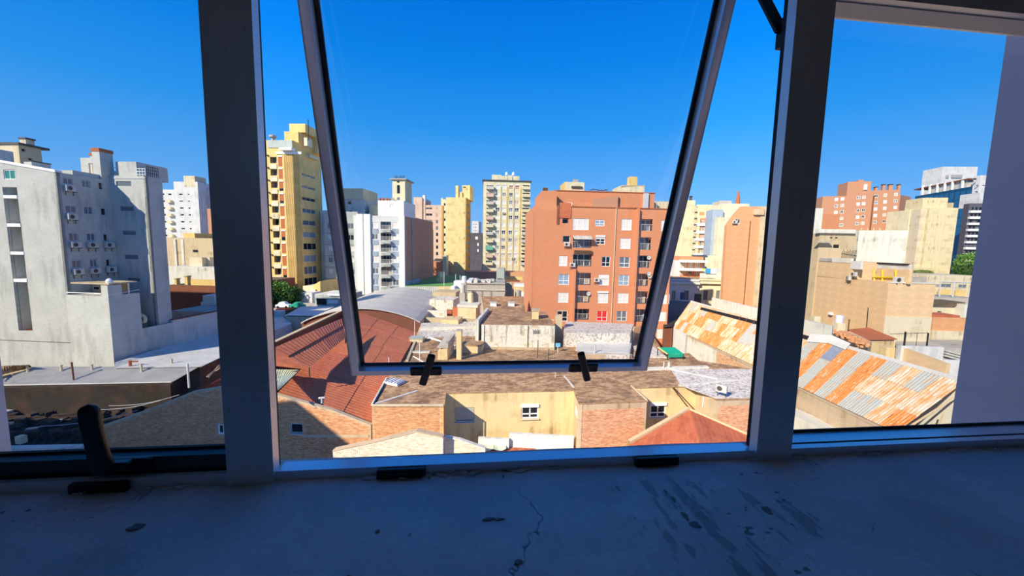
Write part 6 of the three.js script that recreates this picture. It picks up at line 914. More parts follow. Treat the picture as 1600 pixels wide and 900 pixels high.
// ---------------------------------------------------------------- far right, beyond the right post
{
  const tan = M.brickTan, zc = 58, C = onZc(1385.5, 470, zc), Lf = along(C, AWAY + .03, 1236, 440), R = along(C, GRID - .02, 1459, 470), yL = along(C, AWAY, 1383, 441.5).y, W = wallFrame(Lf, C), V = wallFrame(C, R), y2 = W.uv(1278, 407)[1], y3 = W.uv(1330, 409)[1];
  const t = thing('tan_brick_building', 'big blank tan brick building on the right with stepped top and cluttered terraces', 'building', mixv(Lf, R, .5).setY(0));
  const body = [Lf, C, R, offs(R, AWAY, 14), offs(Lf, GRID, 4)]; part(t, 'wall', new G().prism(body, 0, yL), tan);
  const steps = [[1236, 1261, 404.5], [1261, 1329, 407.5], [1329, 1331, 419], [1331, 1345, 437]]; for (const [a, b, y] of steps) { const p = W.uv(a, y), q = W.uv(b, y), h = W.uv((a + b) / 2, y)[1]; part(t, 'stepped_wall', new G().prism([w3of(W, Math.max(0, p[0]), 0), w3of(W, q[0], 0), w3of(W, q[0], 0, -6), w3of(W, Math.max(0, p[0]), 0, -6)], yL - .2, h), tan); }
  part(t, 'coping', new G().prism([offs(C, AWAY, -.1), offs(R, AWAY, -.1), offs(R, AWAY, .4), offs(C, AWAY, .4)], yL, yL + .15), M.whiteStain);
  part(t, 'plaster_band', new G().box(w3of(V, V.L / 2, 0, .04), V.L, V.uv(1420, 495)[1], .1, V.th), M.beige); void y2; void y3;
  // terrace things on the steps
  const at = (x, y, d = 0) => { const u = W.uv(x, y); return w3of(W, u[0], u[1], -d); };
  const box = (name, x0, x1, yb, yt, d0, d, m) => { const a = W.uv(x0, yb), b = W.uv(x1, yb); return part(t, name, new G().prism([w3of(W, a[0], 0, -d0), w3of(W, b[0], 0, -d0), w3of(W, b[0], 0, -d0 - d), w3of(W, a[0], 0, -d0 - d)], a[1], W.uv(x0, yt)[1]), m); };
  box('terrace_parapet', 1280, 1330, 408.5, 402, -.05, .3, M.whiteStain); box('terrace_panel', 1281, 1301, 407.8, 403, -.12, .1, M.greyRoof); box('terrace_parapet', 1329, 1345, 420, 408, -.05, .3, M.whiteWall);
  const rail = new G(); for (let i = 0; i < 12; i++) { const a = at(1312 + i * 2, 404, .3); rail.bar(a, a.clone().setY(a.y + 1.2 + .4 * rnd()), .05, 4); } rail.bar(at(1312, 396, .3), at(1336, 400, .3), .05, 4); part(t, 'terrace_frame', rail, M.steel);
  box('white_parapet', 1346, 1393, 420, 411, 2.4, .3, M.whiteStain); box('terrace_back_wall', 1344, 1393, 438, 418, 2.3, .4, tan); const yp = new G(); for (const x of [1344, 1356.5, 1376]) { const a = at(x, 440, 2.1), b = at(x, 421, 2.1); yp.bar(a, b, .16, 4); } yp.bar(at(1344, 432.5, 2.1), at(1377, 433.5, 2.1), .2, 4); part(t, 'yellow_frame', yp, M.yellowPaint);
  box('cornice_bar', 1347, 1393, 411.5, 409.5, 2.2, .3, M.steel);
  const u1 = W.uv(1337, 432); ac('white air conditioner on the stepped edge of the tan brick building', w3of(W, u1[0], u1[1], .1), W.th, 1.2); const u2 = W.uv(1330, 438); ac('white box air conditioner lying on the edge of the tan brick building', w3of(W, u2[0], u2[1], .2), W.th + .3, 1.3); const u3 = at(1384, 442, 1.5); ac('open grey and white air conditioner at the right corner of the tan brick terrace', u3, .1, 1.6);
  { const p = at(1300, 492, -.25), k = thing('wall_lamp', 'small white box lamp on the tan brick wall above the clay tank', 'wall lamp', p); part(k, 'casing', new G().box(p, .7, .45, .4, W.th), M.whitePaint); part(k, 'bracket', new G().box(p.clone().add(V3(0, -.12, 0)), .6, .12, .3, W.th), M.frameDark); }
  // plaster and stained walls behind
  const s = bldg('stained_wall_block', 'white rain-stained blank wall behind the tan brick building', [onZc(1338, 400, 79), onZc(1414.5, 400, 76), onZc(1414.5, 400, 76).add(V3(3, 0, -10)), onZc(1338, 400, 79).add(V3(3, 0, -10))], 0, topY(1380, 359.5, 77), M.whiteStain, {}); { const g = new G(); for (let i = 0; i < 7; i++) { const p = onZc(1346 + i * 9.5, 360, 79); g.bar(p.clone().setY(topY(1380, 359.5, 77)), p.clone().setY(topY(1380, 359.5, 77) + .5), .12, 4); } part(s, 'stub', g, M.tanWall); }
  const s2 = bldg('tan_back_block', 'tan plaster block with two small vents and a triangular hole, left of the stained wall', frontPlan(1279, 1337, 385, 74, 6), 0, topY(1300, 364.5, 74), M.tanWall, { 0: { w: (w) => [[1297, 370, 1301.5, 373.5], [1305, 370, 1309.5, 373.5], [1302, 382, 1311.5, 388.5]].map((r, i) => ({ r: rectUV(w, r), k: { n: 1, p: M.dark, f: i < 2 ? M.tanWall : M.beige, ft: .08 } })) } }); boxPart(s2, 'roof_edge', frontPlan(1279, 1337, 362, 73.5, 1), topY(1300, 364.5, 74), topY(1300, 358.5, 74), M.whiteStain); boxPart(s2, 'ledge', frontPlan(1276, 1300, 380, 73, .8), topY(1290, 379.5, 73), topY(1290, 377.5, 73), M.greyRoof);
  const s3 = bldg('white_edge_block', 'narrow white block touching the right side of the right post', frontPlan(1264, 1283, 360, 90, 8), 0, topY(1270, 325, 90), M.whiteStain, {}); void s3;
  // orange brick towers with chimneys
  const P = frontPlan(1286, 1407, 305, 178, 16, GRID + .25), k = (w) => ({ ...w, k: { n: 2, p: pick([M.glassDark, M.glassGrey, M.curtain, M.shutterGrey]), f: M.frameWhite, ft: .16 } }), G0 = wallFrame(P[0], P[1]);
  const yA = along(P[0], GRID + .25, 1290, 307.5).y, e = along(P[0], GRID + .25, 1360, 299), side = along(P[1], GRID - .55, 1424.5, 296), pl = [P[0], P[1], side, offs(P[0], AWAY + .25, 18)];
  const t2 = bldg('orange_brick_tower', 'far orange brick apartment slab with four chimneys, right of the right post', pl, 0, yA + .2, M.orangeBrick, { 0: { w: (w) => { const o = []; const cols = [[1304.5, 1309.5], [1314, 1319], [1339, 1344], [1347.5, 1352.5], [1366.5, 1371.5], [1381, 1386], [1397.5, 1402.5]]; cols.forEach(([a, b], i) => { for (let j = 0; j < 5; j++) { const sh = -(a - 1304) * .085, y = 309 + sh + j * 10.2; o.push(k({ r: rectUV(w, [a - j * .5, y, b - j * .5, y + 5]) })); } }); return o; } }, 1: {} });
  const Tq = (x0, x1, yt, yb, d, back = -.3) => { const a = along(P[0], GRID + .25, x0, 300), b = along(P[0], GRID + .25, x1, 300); return [rectPlan(offs(a, AWAY + .25, back), offs(b, AWAY + .25, back), d), along(P[0], GRID + .25, (x0 + x1) / 2, yt).y]; };
  const [tp, ty] = Tq(1323.5, 1360.5, 283.5, 300, 9, .2); boxPart(t2, 'stair_tower', tp, 0, ty, M.orangeBrick); const [tp2, ty2] = Tq(1339, 1348, 281, 300, 5, .1); boxPart(t2, 'stair_tower', tp2, yA, ty2, M.orangeBrick); { const wq = rectUV(G0, [1350, 288, 1354, 296.5]); part(t2, 'white_panel', new G().box(w3of(G0, (wq[0] + wq[2]) / 2, wq[1], .0), wq[2] - wq[0], wq[3] - wq[1], .6, G0.th), M.whitePaint); }
  const yR = along(P[0], GRID + .25, 1400, 296).y; { const [p, y] = Tq(1360.5, 1407, 297, 300, 14, .3); boxPart(t2, 'upper_wing', p, yA - 1, y, M.orangeBrick); }
  for (const [a, b, y] of [[1371, 1375, 292], [1382.5, 1386.5, 288], [1392.5, 1398.5, 288], [1407, 1410.5, 288]]) { const [p, yy] = Tq(a, b, y, 296, 1.4, 2); boxPart(t2, 'chimney', p, yA, yy, M.orangeBrick); boxPart(t2, 'chimney_cap', insetPlan(p, [-.1, -.1, -.1, -.1]), yy, yy + .4, M.frameDark); } void yR; void e;
  { const u = G0.uv(1362.5, 330)[0]; part(t2, 'joint', new G().box(w3of(G0, u, 0, .05), .5, yA, .3, G0.th), M.brickDark); }
  bldg('orange_sliver', 'plain orange brick sliver next to the right post', frontPlan(1262, 1279.5, 320, 190, 10), 0, topY(1270, 312.5, 190), M.orangeBrick, {}); boxPart(t2, 'low_front', frontPlan(1284, 1312, 340, 120, 6), 0, topY(1290, 334.5, 120), M.salmon);
  // cream tower with plain walls, glass building, balcony tower
  const P5 = frontPlan(1452, 1497, 330, 150, 14, GRID + .1), t5 = bldg('plain_cream_tower', 'plain cream blank walled tower in front of the blue glass building', P5, 0, topY(1470, 325, 150), M.creamPale, {}); boxPart(t5, 'roof_block', frontPlan(1441.5, 1481, 315, 153, 8, GRID + .1), 0, topY(1445, 309, 153), M.creamPale); boxPart(t5, 'left_panel', frontPlan(1437.5, 1470, 340, 151.5, 8, GRID + .1), 0, topY(1450, 327, 151.5), M.beige); boxPart(t5, 'roof_stub', frontPlan(1481, 1490, 320, 152, 3), 0, topY(1485, 317, 152), M.tanWall);
  const P6 = frontPlan(1419, 1441.5, 350, 156, 10), t6 = bldg('cream_window_wing', 'narrow cream wing with two columns of small brown windows, left of the plain cream tower', P6, 0, topY(1430, 328, 156), M.cream, { 0: { w: (w) => gridR(w, [[1424, 1426.8], [1435.4, 1438.4]], 345, [...range(7, 336.5, 10.6, 3.6), [412, 415.5]], 1425).map((q) => ({ ...q, k: { n: 1, p: M.bark, f: M.tanWall, ft: .1 } })) } }); void t6; boxPart(t5, 'recess', frontPlan(1434, 1438, 380, 154, 1), 0, topY(1436, 348, 154), M.terracotta);
  boxPart(t5, 'base', frontPlan(1430, 1461, 422, 148.5, 2), 0, topY(1440, 418, 148.5), M.creamPale);
  const Pg = [onZc(1426, 340, 232), onZc(1512.5, 340, 196)], tg = bldg('glass_building', 'blue glass office building with a white roof terrace, far right', [Pg[0], Pg[1], offs(Pg[1], GRID, 18), offs(Pg[0], GRID, 18)], 0, topY(1512, 291, 196), M.blueGrey, { 0: { m: M.glassBlueDeep, w: (w) => { const o = []; for (let j = 0; j < 5; j++) for (let i = 0; i < 11; i++) { const u = (i + .05) * w.L / 11, v1 = topY(1512, 291, 196) - 1.2 - j * 4.6; if (i < 2 && j > 1 && i + j < 5 && false) continue; o.push({ r: [u + .1, v1 - 4.4, u + w.L / 11 - .25, v1], k: { n: 1, p: M.glassBlue, f: M.glassBlueDeep, ft: .1 } }); } return o; } } });
  const gw = wallFrame(...Pg), gy = topY(1512, 291, 196); for (const x of [1442.5, 1453.5, 1465, 1476.5, 1488, 1503.5]) { const p = along(Pg[0], gw.th, x, 290); part(tg, 'terrace_post', new G().box(p.clone().setY(gy), .8, along(Pg[0], gw.th, x, 289.5 - (x - 1442) * .12).y - gy, .8, gw.th), M.whitePaint); } { const a = along(Pg[0], gw.th, 1429, 290), b = along(Pg[0], gw.th, 1512, 290), bk = V3(Math.cos(GRID) * 17, 0, Math.sin(GRID) * 17), y1 = along(Pg[0], gw.th, 1500, 283.2).y; part(tg, 'terrace_roof', new G().prism([a, b, b.clone().add(bk), a.clone().add(bk)], y1, y1 + .7), M.brickDark); part(tg, 'terrace_wall', new G().prism([along(Pg[0], gw.th, 1455, 290).add(V3(1.5, 0, -1.3)), along(Pg[0], gw.th, 1512, 290).add(V3(1.5, 0, -1.3)), b.clone().add(bk), a.clone().add(bk)], gy - .5, y1), M.offWhite); }
  const Pw = [offs(Pg[1], AWAY, -3), along(offs(Pg[1], AWAY, -3), GRID, 1560, 300)], tw = bldg('office_flank', 'white flank of the blue glass building with small slot windows', [...Pw, offs(Pw[1], AWAY, 2.9), offs(Pw[0], AWAY, 2.9)], 0, topY(1515, 275.5, 196), M.whiteWall, { 0: { w: (w) => [[1520.5, 278.5, 1526, 281], [1525, 289, 1529, 290.6], [1535, 289, 1539, 290.6], [1524, 298.7, 1528, 300.2], [1524, 308, 1528, 309.5]].map((r) => ({ r: rectUV(w, r), k: { n: 1, p: M.glassDark, f: M.offWhite } })) } }); void tw;
  boxPart(tg, 'roof_hall', frontPlan(1471.5, 1526, 275, 238, 12), gy + 2, topY(1500, 261, 238), M.whiteWall); { const h = wallFrame(...frontPlan(1471.5, 1526, 275, 237.6, 1)); for (const r of [[1486.5, 273, 1503, 278], [1478, 273.5, 1482, 278]]) { const q = rectUV(h, r); part(tg, 'louvre', new G().box(w3of(h, (q[0] + q[2]) / 2, q[1], .05), q[2] - q[0], q[3] - q[1], .3, h.th), M.greyMetal); } }
  const Pb = frontPlan(1513.5, 1556, 330, 170, 3, GRID + .2), rowsB = range(9, 323.8, 9.55, 5.4), tbt = bldg('balcony_tower', 'dark tower with white balcony bands at the right pier', Pb, 0, topY(1530, 318, 170), M.darkBuilding, { 0: { w: (w) => gridR(w, [[1516, 1519.5], [1522, 1525.5], [1528, 1532], [1535, 1539]], 340, rowsB, 1525).map((q) => ({ ...q, k: { n: 1, p: pick([M.glassDark, M.glassDark, M.glassGrey]), f: M.frameDark } })), m: M.darkBuilding } }), wb = wallFrame(Pb[0], Pb[1]); rowsB.forEach(([a, b]) => { const v = wb.uv(1527, b + 3.4)[1]; part(tbt, 'balcony_band', new G().box(w3of(wb, wb.L / 2, v, .5), wb.L, .95, 1.2, wb.th), M.whitePaint); }); boxPart(tbt, 'top_storey', frontPlan(1530, 1556, 310, 173, 8), topY(1530, 322, 170), topY(1535, 301, 173), M.whiteWall);
  const tr = thing('tree', 'distant green trees below the dark balcony tower', 'tree', onZc(1512, 420, 140).setY(0)); part(tr, 'trunk', new G().bar(onZc(1512, 430, 140).setY(0), onZc(1512, 425, 140), .4, 6), M.bark); crown(tr, 'foliage', onZc(1514, 416, 140), V3(5.5, 5.5, 4), 2200, M.foliage, .7); crown(tr, 'foliage', onZc(1507, 424, 139), V3(4, 3, 3), 900, M.foliageDark, .6); const hd = thing('hedge', 'strip of olive green hedge at the foot of the plain cream tower', 'hedge', onZc(1445, 425, 145).setY(0)); part(hd, 'bed', new G().prism(frontPlan(1425, 1460, 428, 145, 3), 0, topY(1445, 426, 145)), M.rubble); crown(hd, 'foliage', onZc(1442, 425, 144), V3(4.5, .7, 1), 700, M.foliageOlive, .45);
  // low houses beyond the tan brick building
  const h1 = bldg('row_house', 'flat grey roofed houses with yellow parapets behind the tan brick building', frontPlan(1459, 1530, 462, 84, 10), 0, topY(1490, 449, 84), M.beige, { 0: { w: (w) => [[1470, 443, 1486, 450], [1498, 444, 1510, 451]].map((r) => ({ r: rectUV(w, r), k: { n: 2, p: M.glassGrey, f: M.tanWall } })) } }, { roof: M.greyRoof }); for (const [a, b] of [[1467, 1485], [1494, 1509]]) boxPart(h1, 'yellow_parapet', frontPlan(a, b, 457, 83, .3), topY(1480, 462, 84), topY(1480, 452.5, 83), M.ochre); boxPart(h1, 'grey_roof', frontPlan(1458, 1528, 469, 77, 6), 0, topY(1490, 465, 77), M.greyRoof); boxPart(h1, 'upper_row', frontPlan(1448, 1530, 436, 105, 10), 0, topY(1490, 430, 105), M.beige); boxPart(h1, 'shed', frontPlan(1424, 1448, 440, 104, 6), 0, topY(1436, 434, 104), M.greyRoof); boxPart(h1, 'white_shed', frontPlan(1410, 1423, 440, 95, 6), 0, topY(1415, 429, 95), M.whitePaint);
  { const g = new G(); for (const x of [1470, 1491]) { const p = onZc(x, 466, 78); g.bar(p.clone().setY(0), onZc(x, 440, 78), .1, 5); } const a = onZc(1469, 440.5, 78), b = onZc(1519, 442, 78); g.bar(a, b, .1, 4); part(h1, 'pergola', g, M.lightGrey); }
  const h2 = bldg('old_house', 'old house with a dark tiled eave and two slot windows behind the tan brick building', frontPlan(1455, 1507, 490, 68, 6), 0, topY(1480, 477, 68), M.beige, { 0: { w: (w) => [[1464.5, 486, 1472, 488.6], [1490, 490.5, 1496, 492.6]].map((r) => ({ r: rectUV(w, r), k: { n: 1, p: M.dark, f: M.beige } })) } }); boxPart(h2, 'eave', frontPlan(1455, 1508, 476, 67.6, 4), topY(1480, 477.5, 68), topY(1480, 471, 68), M.rubble); boxPart(h2, 'side_house', frontPlan(1506, 1526, 490, 66, 5), 0, topY(1515, 476, 66), M.whiteStain);
  const h3 = bldg('brick_yard_wall', 'low brick and plaster yard wall with red tiles, right of the tan brick building', frontPlan(1456, 1525, 515, 60, .5), 0, topY(1480, 496, 60), M.brickOrange, {}); boxPart(h3, 'red_tiles', frontPlan(1456, 1500, 495, 61, 3), topY(1480, 498, 60), topY(1470, 492, 61), M.terracottaFlat); boxPart(h3, 'plaster_base', frontPlan(1456, 1525, 530, 59.8, .4), 0, topY(1480, 517, 59.8), M.beige); void V;
  // terrace in front: grey roof, red shed, yellow hut, fence posts, white wall with screen blocks
  const g1 = thing('grey_terrace', 'grey flat terrace in front of the plaster wall on the right', 'roof', onY(1450, 535, 5).setY(0)); part(g1, 'slab', new G().prism([onY(1400, 545, 5), onY(1540, 550, 5), onY(1540, 530.5, 5), onY(1400, 531, 5)], 0, 5), M.greyRoof);
  const Yh = 6.6, hp = [onY(1345, 535, Yh - .9), onY(1403, 533, Yh - .9), onY(1398, 529, Yh - .9), onY(1340, 528, Yh - .9)], ht = thing('hut', 'yellow hut with a flat red-brown metal roof beside the rusty roof', 'hut', onY(1375, 530, 5).setY(0)); { const ra = [onY(1325, 515, Yh), onY(1344, 530, Yh), onY(1402, 529.5, Yh), onY(1357, 511.5, Yh)]; part(ht, 'roof', new G().prism(ra, Yh - .12, Yh), M.redRoof); part(ht, 'wall', new G().prism(insetPlan(ra, [.25, .25, .25, .25]), 0, Yh - .13), M.yellowPlaster); void hp; }
  { const p = onY(1384, 556, 6), t7 = thing('chimney', 'cream square chimney between the yellow hut and the rusty roof', 'chimney', p.clone().setY(0)); boxPart(t7, 'wall', rectPlan(p, offs(p, GRID, 1.0), 1), 0, along(p, GRID, 1385, 543).y, M.yellowPlaster); }
  const bw = onY(1404, 556, 6.2), bw2 = onY(1478, 577, 6.2), t8 = thing('brick_parapet', 'low broken brick parapet along the top of the rusty roof, right end', 'wall', mixv(bw, bw2, .5).setY(0)), tb = Math.atan2(bw2.z - bw.z, bw2.x - bw.x); part(t8, 'wall', new G().prism([bw, bw2, offs(bw2, tb - 1.57, .4), offs(bw, tb - 1.57, .4)], 0, [along(bw, tb, 1404, 541).y, along(bw, tb, 1470, 566).y, along(bw, tb, 1470, 566).y, along(bw, tb, 1404, 541).y]), M.brickTan);
  const rb = thing('rubble_heap', 'heap of broken bricks at the top edge of the rusty roof near the clay tank', 'rubble', onY(1330, 525, 7).setY(6)); { const g = new G(); for (let i = 0; i < 260; i++) { const k2 = rnd(), p = onY(lerp(1303, 1352, k2) + rr(-5, 5), lerp(514, 535, k2) + rr(-3.5, 2), 7.2); g.box(p.clone().setY(6.6 + rr(0, .5)), .4, .25, .3, rnd() * 3); } part(rb, 'brick_bits', g, M.brickOrange).userData.kind = 'stuff'; part(rb, 'bank', new G().prism([onY(1300, 520, 6.6), onY(1350, 541, 6.6), onY(1362, 535, 6.6), onY(1310, 510, 6.6)], 0, 6.7), M.brickTan); }
  const ws = frontPlan(1406, 1473, 560, 44, .4), t9 = thing('white_yard_wall', 'white yard wall beyond the rusty roof, with a dark recess on its right', 'wall', ws[0].clone().setY(0)); boxPart(t9, 'wall', ws, 0, topY(1440, 541, 44), M.whiteWall); boxPart(t9, 'recess_wall', frontPlan(1473, 1545, 560, 46, .4), 0, topY(1490, 543.5, 46), M.greyRoof); boxPart(t9, 'low_wall', frontPlan(1470, 1545, 580, 43.5, .3), 0, topY(1490, 562.5, 43.5), M.whiteWall);
  for (let r = 0; r < 3; r++) for (let i = 0; i < 8; i++) { const p = frontPlan(1478.6 + i * 3.2, 1481 + i * 3.2, 550, 45.6, .25), y = topY(1480, 557.5 + i * .75 - r * 4, 45.6); boxPart(t9, 'screen_block', p, y, y + .2, M.offWhite); }
  const fp = thing('fence', 'wire fence with dark posts above the white yard wall', 'fence', onZc(1430, 535, 45).setY(topY(1440, 541, 44))); for (const [x, y, yt, r] of [[1412.5, 541, 518.5, .1], [1448, 541, 520.5, .09], [1431, 541, 520.5, .025]]) part(fp, 'post', new G().bar(onZc(x, y, 44.2), onZc(x + 2.5, yt, 44.2), r), M.steel); part(fp, 'rail', new G().bar(onZc(1390, 522, 44.2), onZc(1450, 520, 44.2), .03), M.steel);
  // clay tank, box, poles by the wall
  tankAt('water_tank', 'lilac grey water tank on a cream stand against the tan brick wall', 1311, 504, 492, 11, 8.3, M.tankWhite, { base: 8.3, baseM: M.cream }); { const p = onY(1272, 504, 7.6), k = thing('chimney', 'small cream chimney box beside the right post, by the tan wall', 'chimney', p.clone().setY(0)); boxPart(k, 'wall', rectPlan(p, offs(p, GRID, .9), .8), 0, along(p, GRID, 1272, 494.5).y, M.cream); }
  for (const [i, x, y, yt] of [[0, 1325, 519, 499], [1, 1354.5, 510, 481]]) { const p = onY(x, y, 6.7), h = along(p, GRID, x + 2, yt); single('pole', ['short dark pole beside the heap of bricks', 'tall thin dark pole behind the red-brown hut roof'][i], 'pole', p, new G().bar(p.clone().setY(5.5), h, .06), M.steel); }
}
// ---------------------------------------------------------------- the long rusty roof on the right
{
  const e0 = onY(1398, 675, 6.4), e1 = onY(1050, 511, 6.4), r0q = onY(1505, 597, 9.6), r1q = onY(1079, 471.5, 9.6);
  const t = thing('rusty_roof', 'long roof of rusted and grey corrugated sheets on the right', 'roof', mixv(e0, r1q, .5).setY(6));
  const NU = 30, NV = 3, col_ = [];
  for (let i = 0; i < NU; i++) col_.push(i > 12 ? 'f' : i % 2 ? pick(['z', 'z', 'c']) : pick(['a', 'a', 'a', 'b']));
  sheets(t, [e1, e0, r0q, r1q].map((p) => p.clone()), NU, NV, (i, j) => { const k = NU - 1 - i, c = k < 3 ? pick(['b', 'b', 'a', 'z']) : col_[k]; if (j === 2 && k === 7) return M.zincSheet; if (c === 'f') return pick([M.rustB, M.rustB, M.rustB, M.rustC, M.rustA]); if (rnd() < .1) return M.rustB; return { a: M.rustA, b: M.rustB, c: M.rustC, z: M.rustC }[c]; }, { waves: 6, amp: .014 });
  const wl = new G(), th = Math.atan2(e0.z - e1.z, e0.x - e1.x), bk = V3(.45, 0, 0), d = V3(.12, 0, 0);
  // wall under the eave in three stretches: white, grey plaster, brick
  const seg = (a, b, m, y) => { const A = mixv(e1, e0, a).add(V3(-.05, 0, 0)), B = mixv(e1, e0, b).add(V3(-.05, 0, 0)); part(t, 'wall', new G().prism([A, B, B.clone().add(bk), A.clone().add(bk)], 0, y ?? 6.3), m); const W = wallFrame(A, B); return W; };
  seg(-.0, .155, M.whiteWall, 6.42); seg(.155, .37, M.whiteStain); const wb = seg(.37, 1.02, M.mortar); bricks(t, wb, [[0, 2], [wb.L, 2], [wb.L, 6.0], [0, 6.0]], [], '#d39a70', '#e6bc94', { skip: .58 });
  part(t, 'eave_capping', new G().prism([mixv(e1, e0, .15).add(V3(-.12, 0, 0)), e0.clone().add(V3(-.12, 0, .2)), e0.clone().add(V3(.3, 0, .2)), mixv(e1, e0, .15).add(V3(.3, 0, 0))], 6.2, 6.34), M.mortar); void wl; void th; void d;
  { const p = mixv(e1, e0, .15); part(t, 'downpipe', new G().bar(p.clone().add(V3(-.18, -3.2, 0)), p.clone().add(V3(-.18, 0, 0)), .09), M.greyMetal); }
  // raised slot of the ridge lantern, dark inside, with lifted sheet ends
  const pt = (u, v) => mixv(mixv(e1, e0, u), mixv(r1q, r0q, u), v).add(V3(0, .06, 0)), px = (x, y) => { let best = [0, 0], bd = 1e9; for (let i = 0; i <= 200; i++) for (let j = 0; j <= 60; j++) { const p = pt(i / 200, j / 60).sub(EYEV), k = FOCAL / p.dot(FWD), dx = 800 + p.dot(RGT) * k - x, dy = 450 - p.dot(UPC) * k - y, q = dx * dx + dy * dy; if (q < bd) { bd = q; best = [i / 200, j / 60]; } } return best; };
  const sA = px(1094, 484), sB = px(1185, 508.5), sC = px(1262, 532), slot = new G(), q = (c, dv, h) => pt(c[0], c[1] + dv).add(V3(0, h, 0));
  for (const [a, b] of [[sA, sB], [sB, sC]]) { slot.quad(q(a, 0, .02), q(b, 0, .02), q(b, .05, .22), q(a, .05, .22)); } part(t, 'lantern_slot', slot, M.dark);
  for (const [a, b] of [[sA, sB], [sB, sC]]) part(t, 'lantern_cover', new G().quad(q(a, .045, .25), q(b, .045, .25), q(b, .14, .12), q(a, .14, .12)), M.rustB);
  for (let i = 0; i < 9; i++) { const a = [lerp(sB[0] - .1, sC[0], i / 8), lerp(sB[1], sC[1], i / 8)]; part(t, 'lifted_lath', new G().bar(q(a, -.03, .1), q(a, .05, .26), .05, 4), M.bark); }
  // pale ridge cowl near the post and pale capping along the top
  const cA = px(1263, 533), cB = px(1300, 521), cC = px(1328, 533); part(t, 'ridge_cowl', new G().quad(q(cA, -.06, .1), q(cB, -.06, .1), q(cB, .06, .45), q(cA, .06, .45)).quad(q(cB, -.05, .1), q(cC, -.08, .1), q(cC, .03, .3), q(cB, .06, .45)), M.whiteSheet);
  part(t, 'ridge_capping', new G().quad(pt(.0, .975), pt(1, .975), pt(1, 1.02).add(V3(0, .1, 0)), pt(0, 1.02).add(V3(0, .1, 0))), M.offWhite);
  // walls behind the ridge and at the ends
  part(t, 'rear_wall', new G().prism([r1q.clone().add(V3(.1, 0, 0)), r0q.clone().add(V3(.1, 0, 0)), r0q.clone().add(V3(.5, 0, 0)), r1q.clone().add(V3(.5, 0, 0))], 0, 9.45), M.whiteStain);
  const tw = onY(1128, 474, 9.9), tw2 = onY(1245, 503, 9.9); part(t, 'rear_parapet', new G().prism([onY(1112, 470.5, 9.9), onY(1300, 519, 9.9), onY(1300, 519, 9.9).add(V3(.4, 0, -.3)), onY(1112, 470.5, 9.9).add(V3(.4, 0, -.3))], 0, 10.5), M.whiteStain); void tw; void tw2;
  part(t, 'end_gable', new G().tri(e1.clone().setY(0), e1, r1q).tri(e1.clone().setY(0), r1q, r1q.clone().setY(0)), M.whiteStain);
  // open end under the near gable
  part(t, 'end_truss', new G().bar(e0.clone().setY(6.1), r0q.clone().setY(8.8), .07).bar(mixv(e0, r0q, .3).setY(4.6), mixv(e0, r0q, .3).setY(6.9), .05).bar(mixv(e0, r0q, .6).setY(4.6), mixv(e0, r0q, .75).setY(7.6), .05).bar(mixv(e0, r0q, .2).setY(5.2), mixv(e0, r0q, .9).setY(5.4), .05), M.tanWall);
  part(t, 'end_wall', new G().prism([e0.clone().add(V3(.5, 0, -4)), r0q.clone().add(V3(0, 0, -4)), r0q.clone().add(V3(0, 0, -4.3)), e0.clone().add(V3(.5, 0, -4.3))], 0, 6.2), M.brickDark);
  const yd = thing('yard_floor', 'pale concrete yard seen under the open end of the rusty roof', 'yard', onY(1470, 660, 4.6).setY(0)); part(yd, 'slab', new G().prism([onY(1400, 690, 4.4), onY(1600, 690, 4.4), onY(1600, 640, 4.4), onY(1440, 650, 4.4)], 0, 4.4), M.whiteSheet);
  // white ledge and dark ground at the foot of the eave wall
  const ld = thing('white_ledge', 'white painted ledge along the foot of the brick eave wall, right of the right post', 'ledge', onY(1280, 660, 4).setY(0)); part(ld, 'wall', new G().prism([onY(1232, 633, 4.6), onY(1222, 640, 4.6), onY(1310, 683, 4.6), onY(1325, 672, 4.6)].reverse(), 0, 4.6), M.whiteStain);
  const dr = thing('yard_floor', 'dark tarred roof strip below the white ledge, right of the right post', 'roof', onY(1260, 680, 2.6).setY(0)); part(dr, 'slab', new G().prism([onY(1180, 650, 2.6), onY(1180, 720, 2.6), onY(1330, 720, 2.6), onY(1240, 640, 2.6)], 0, 2.6), M.rubble);
}
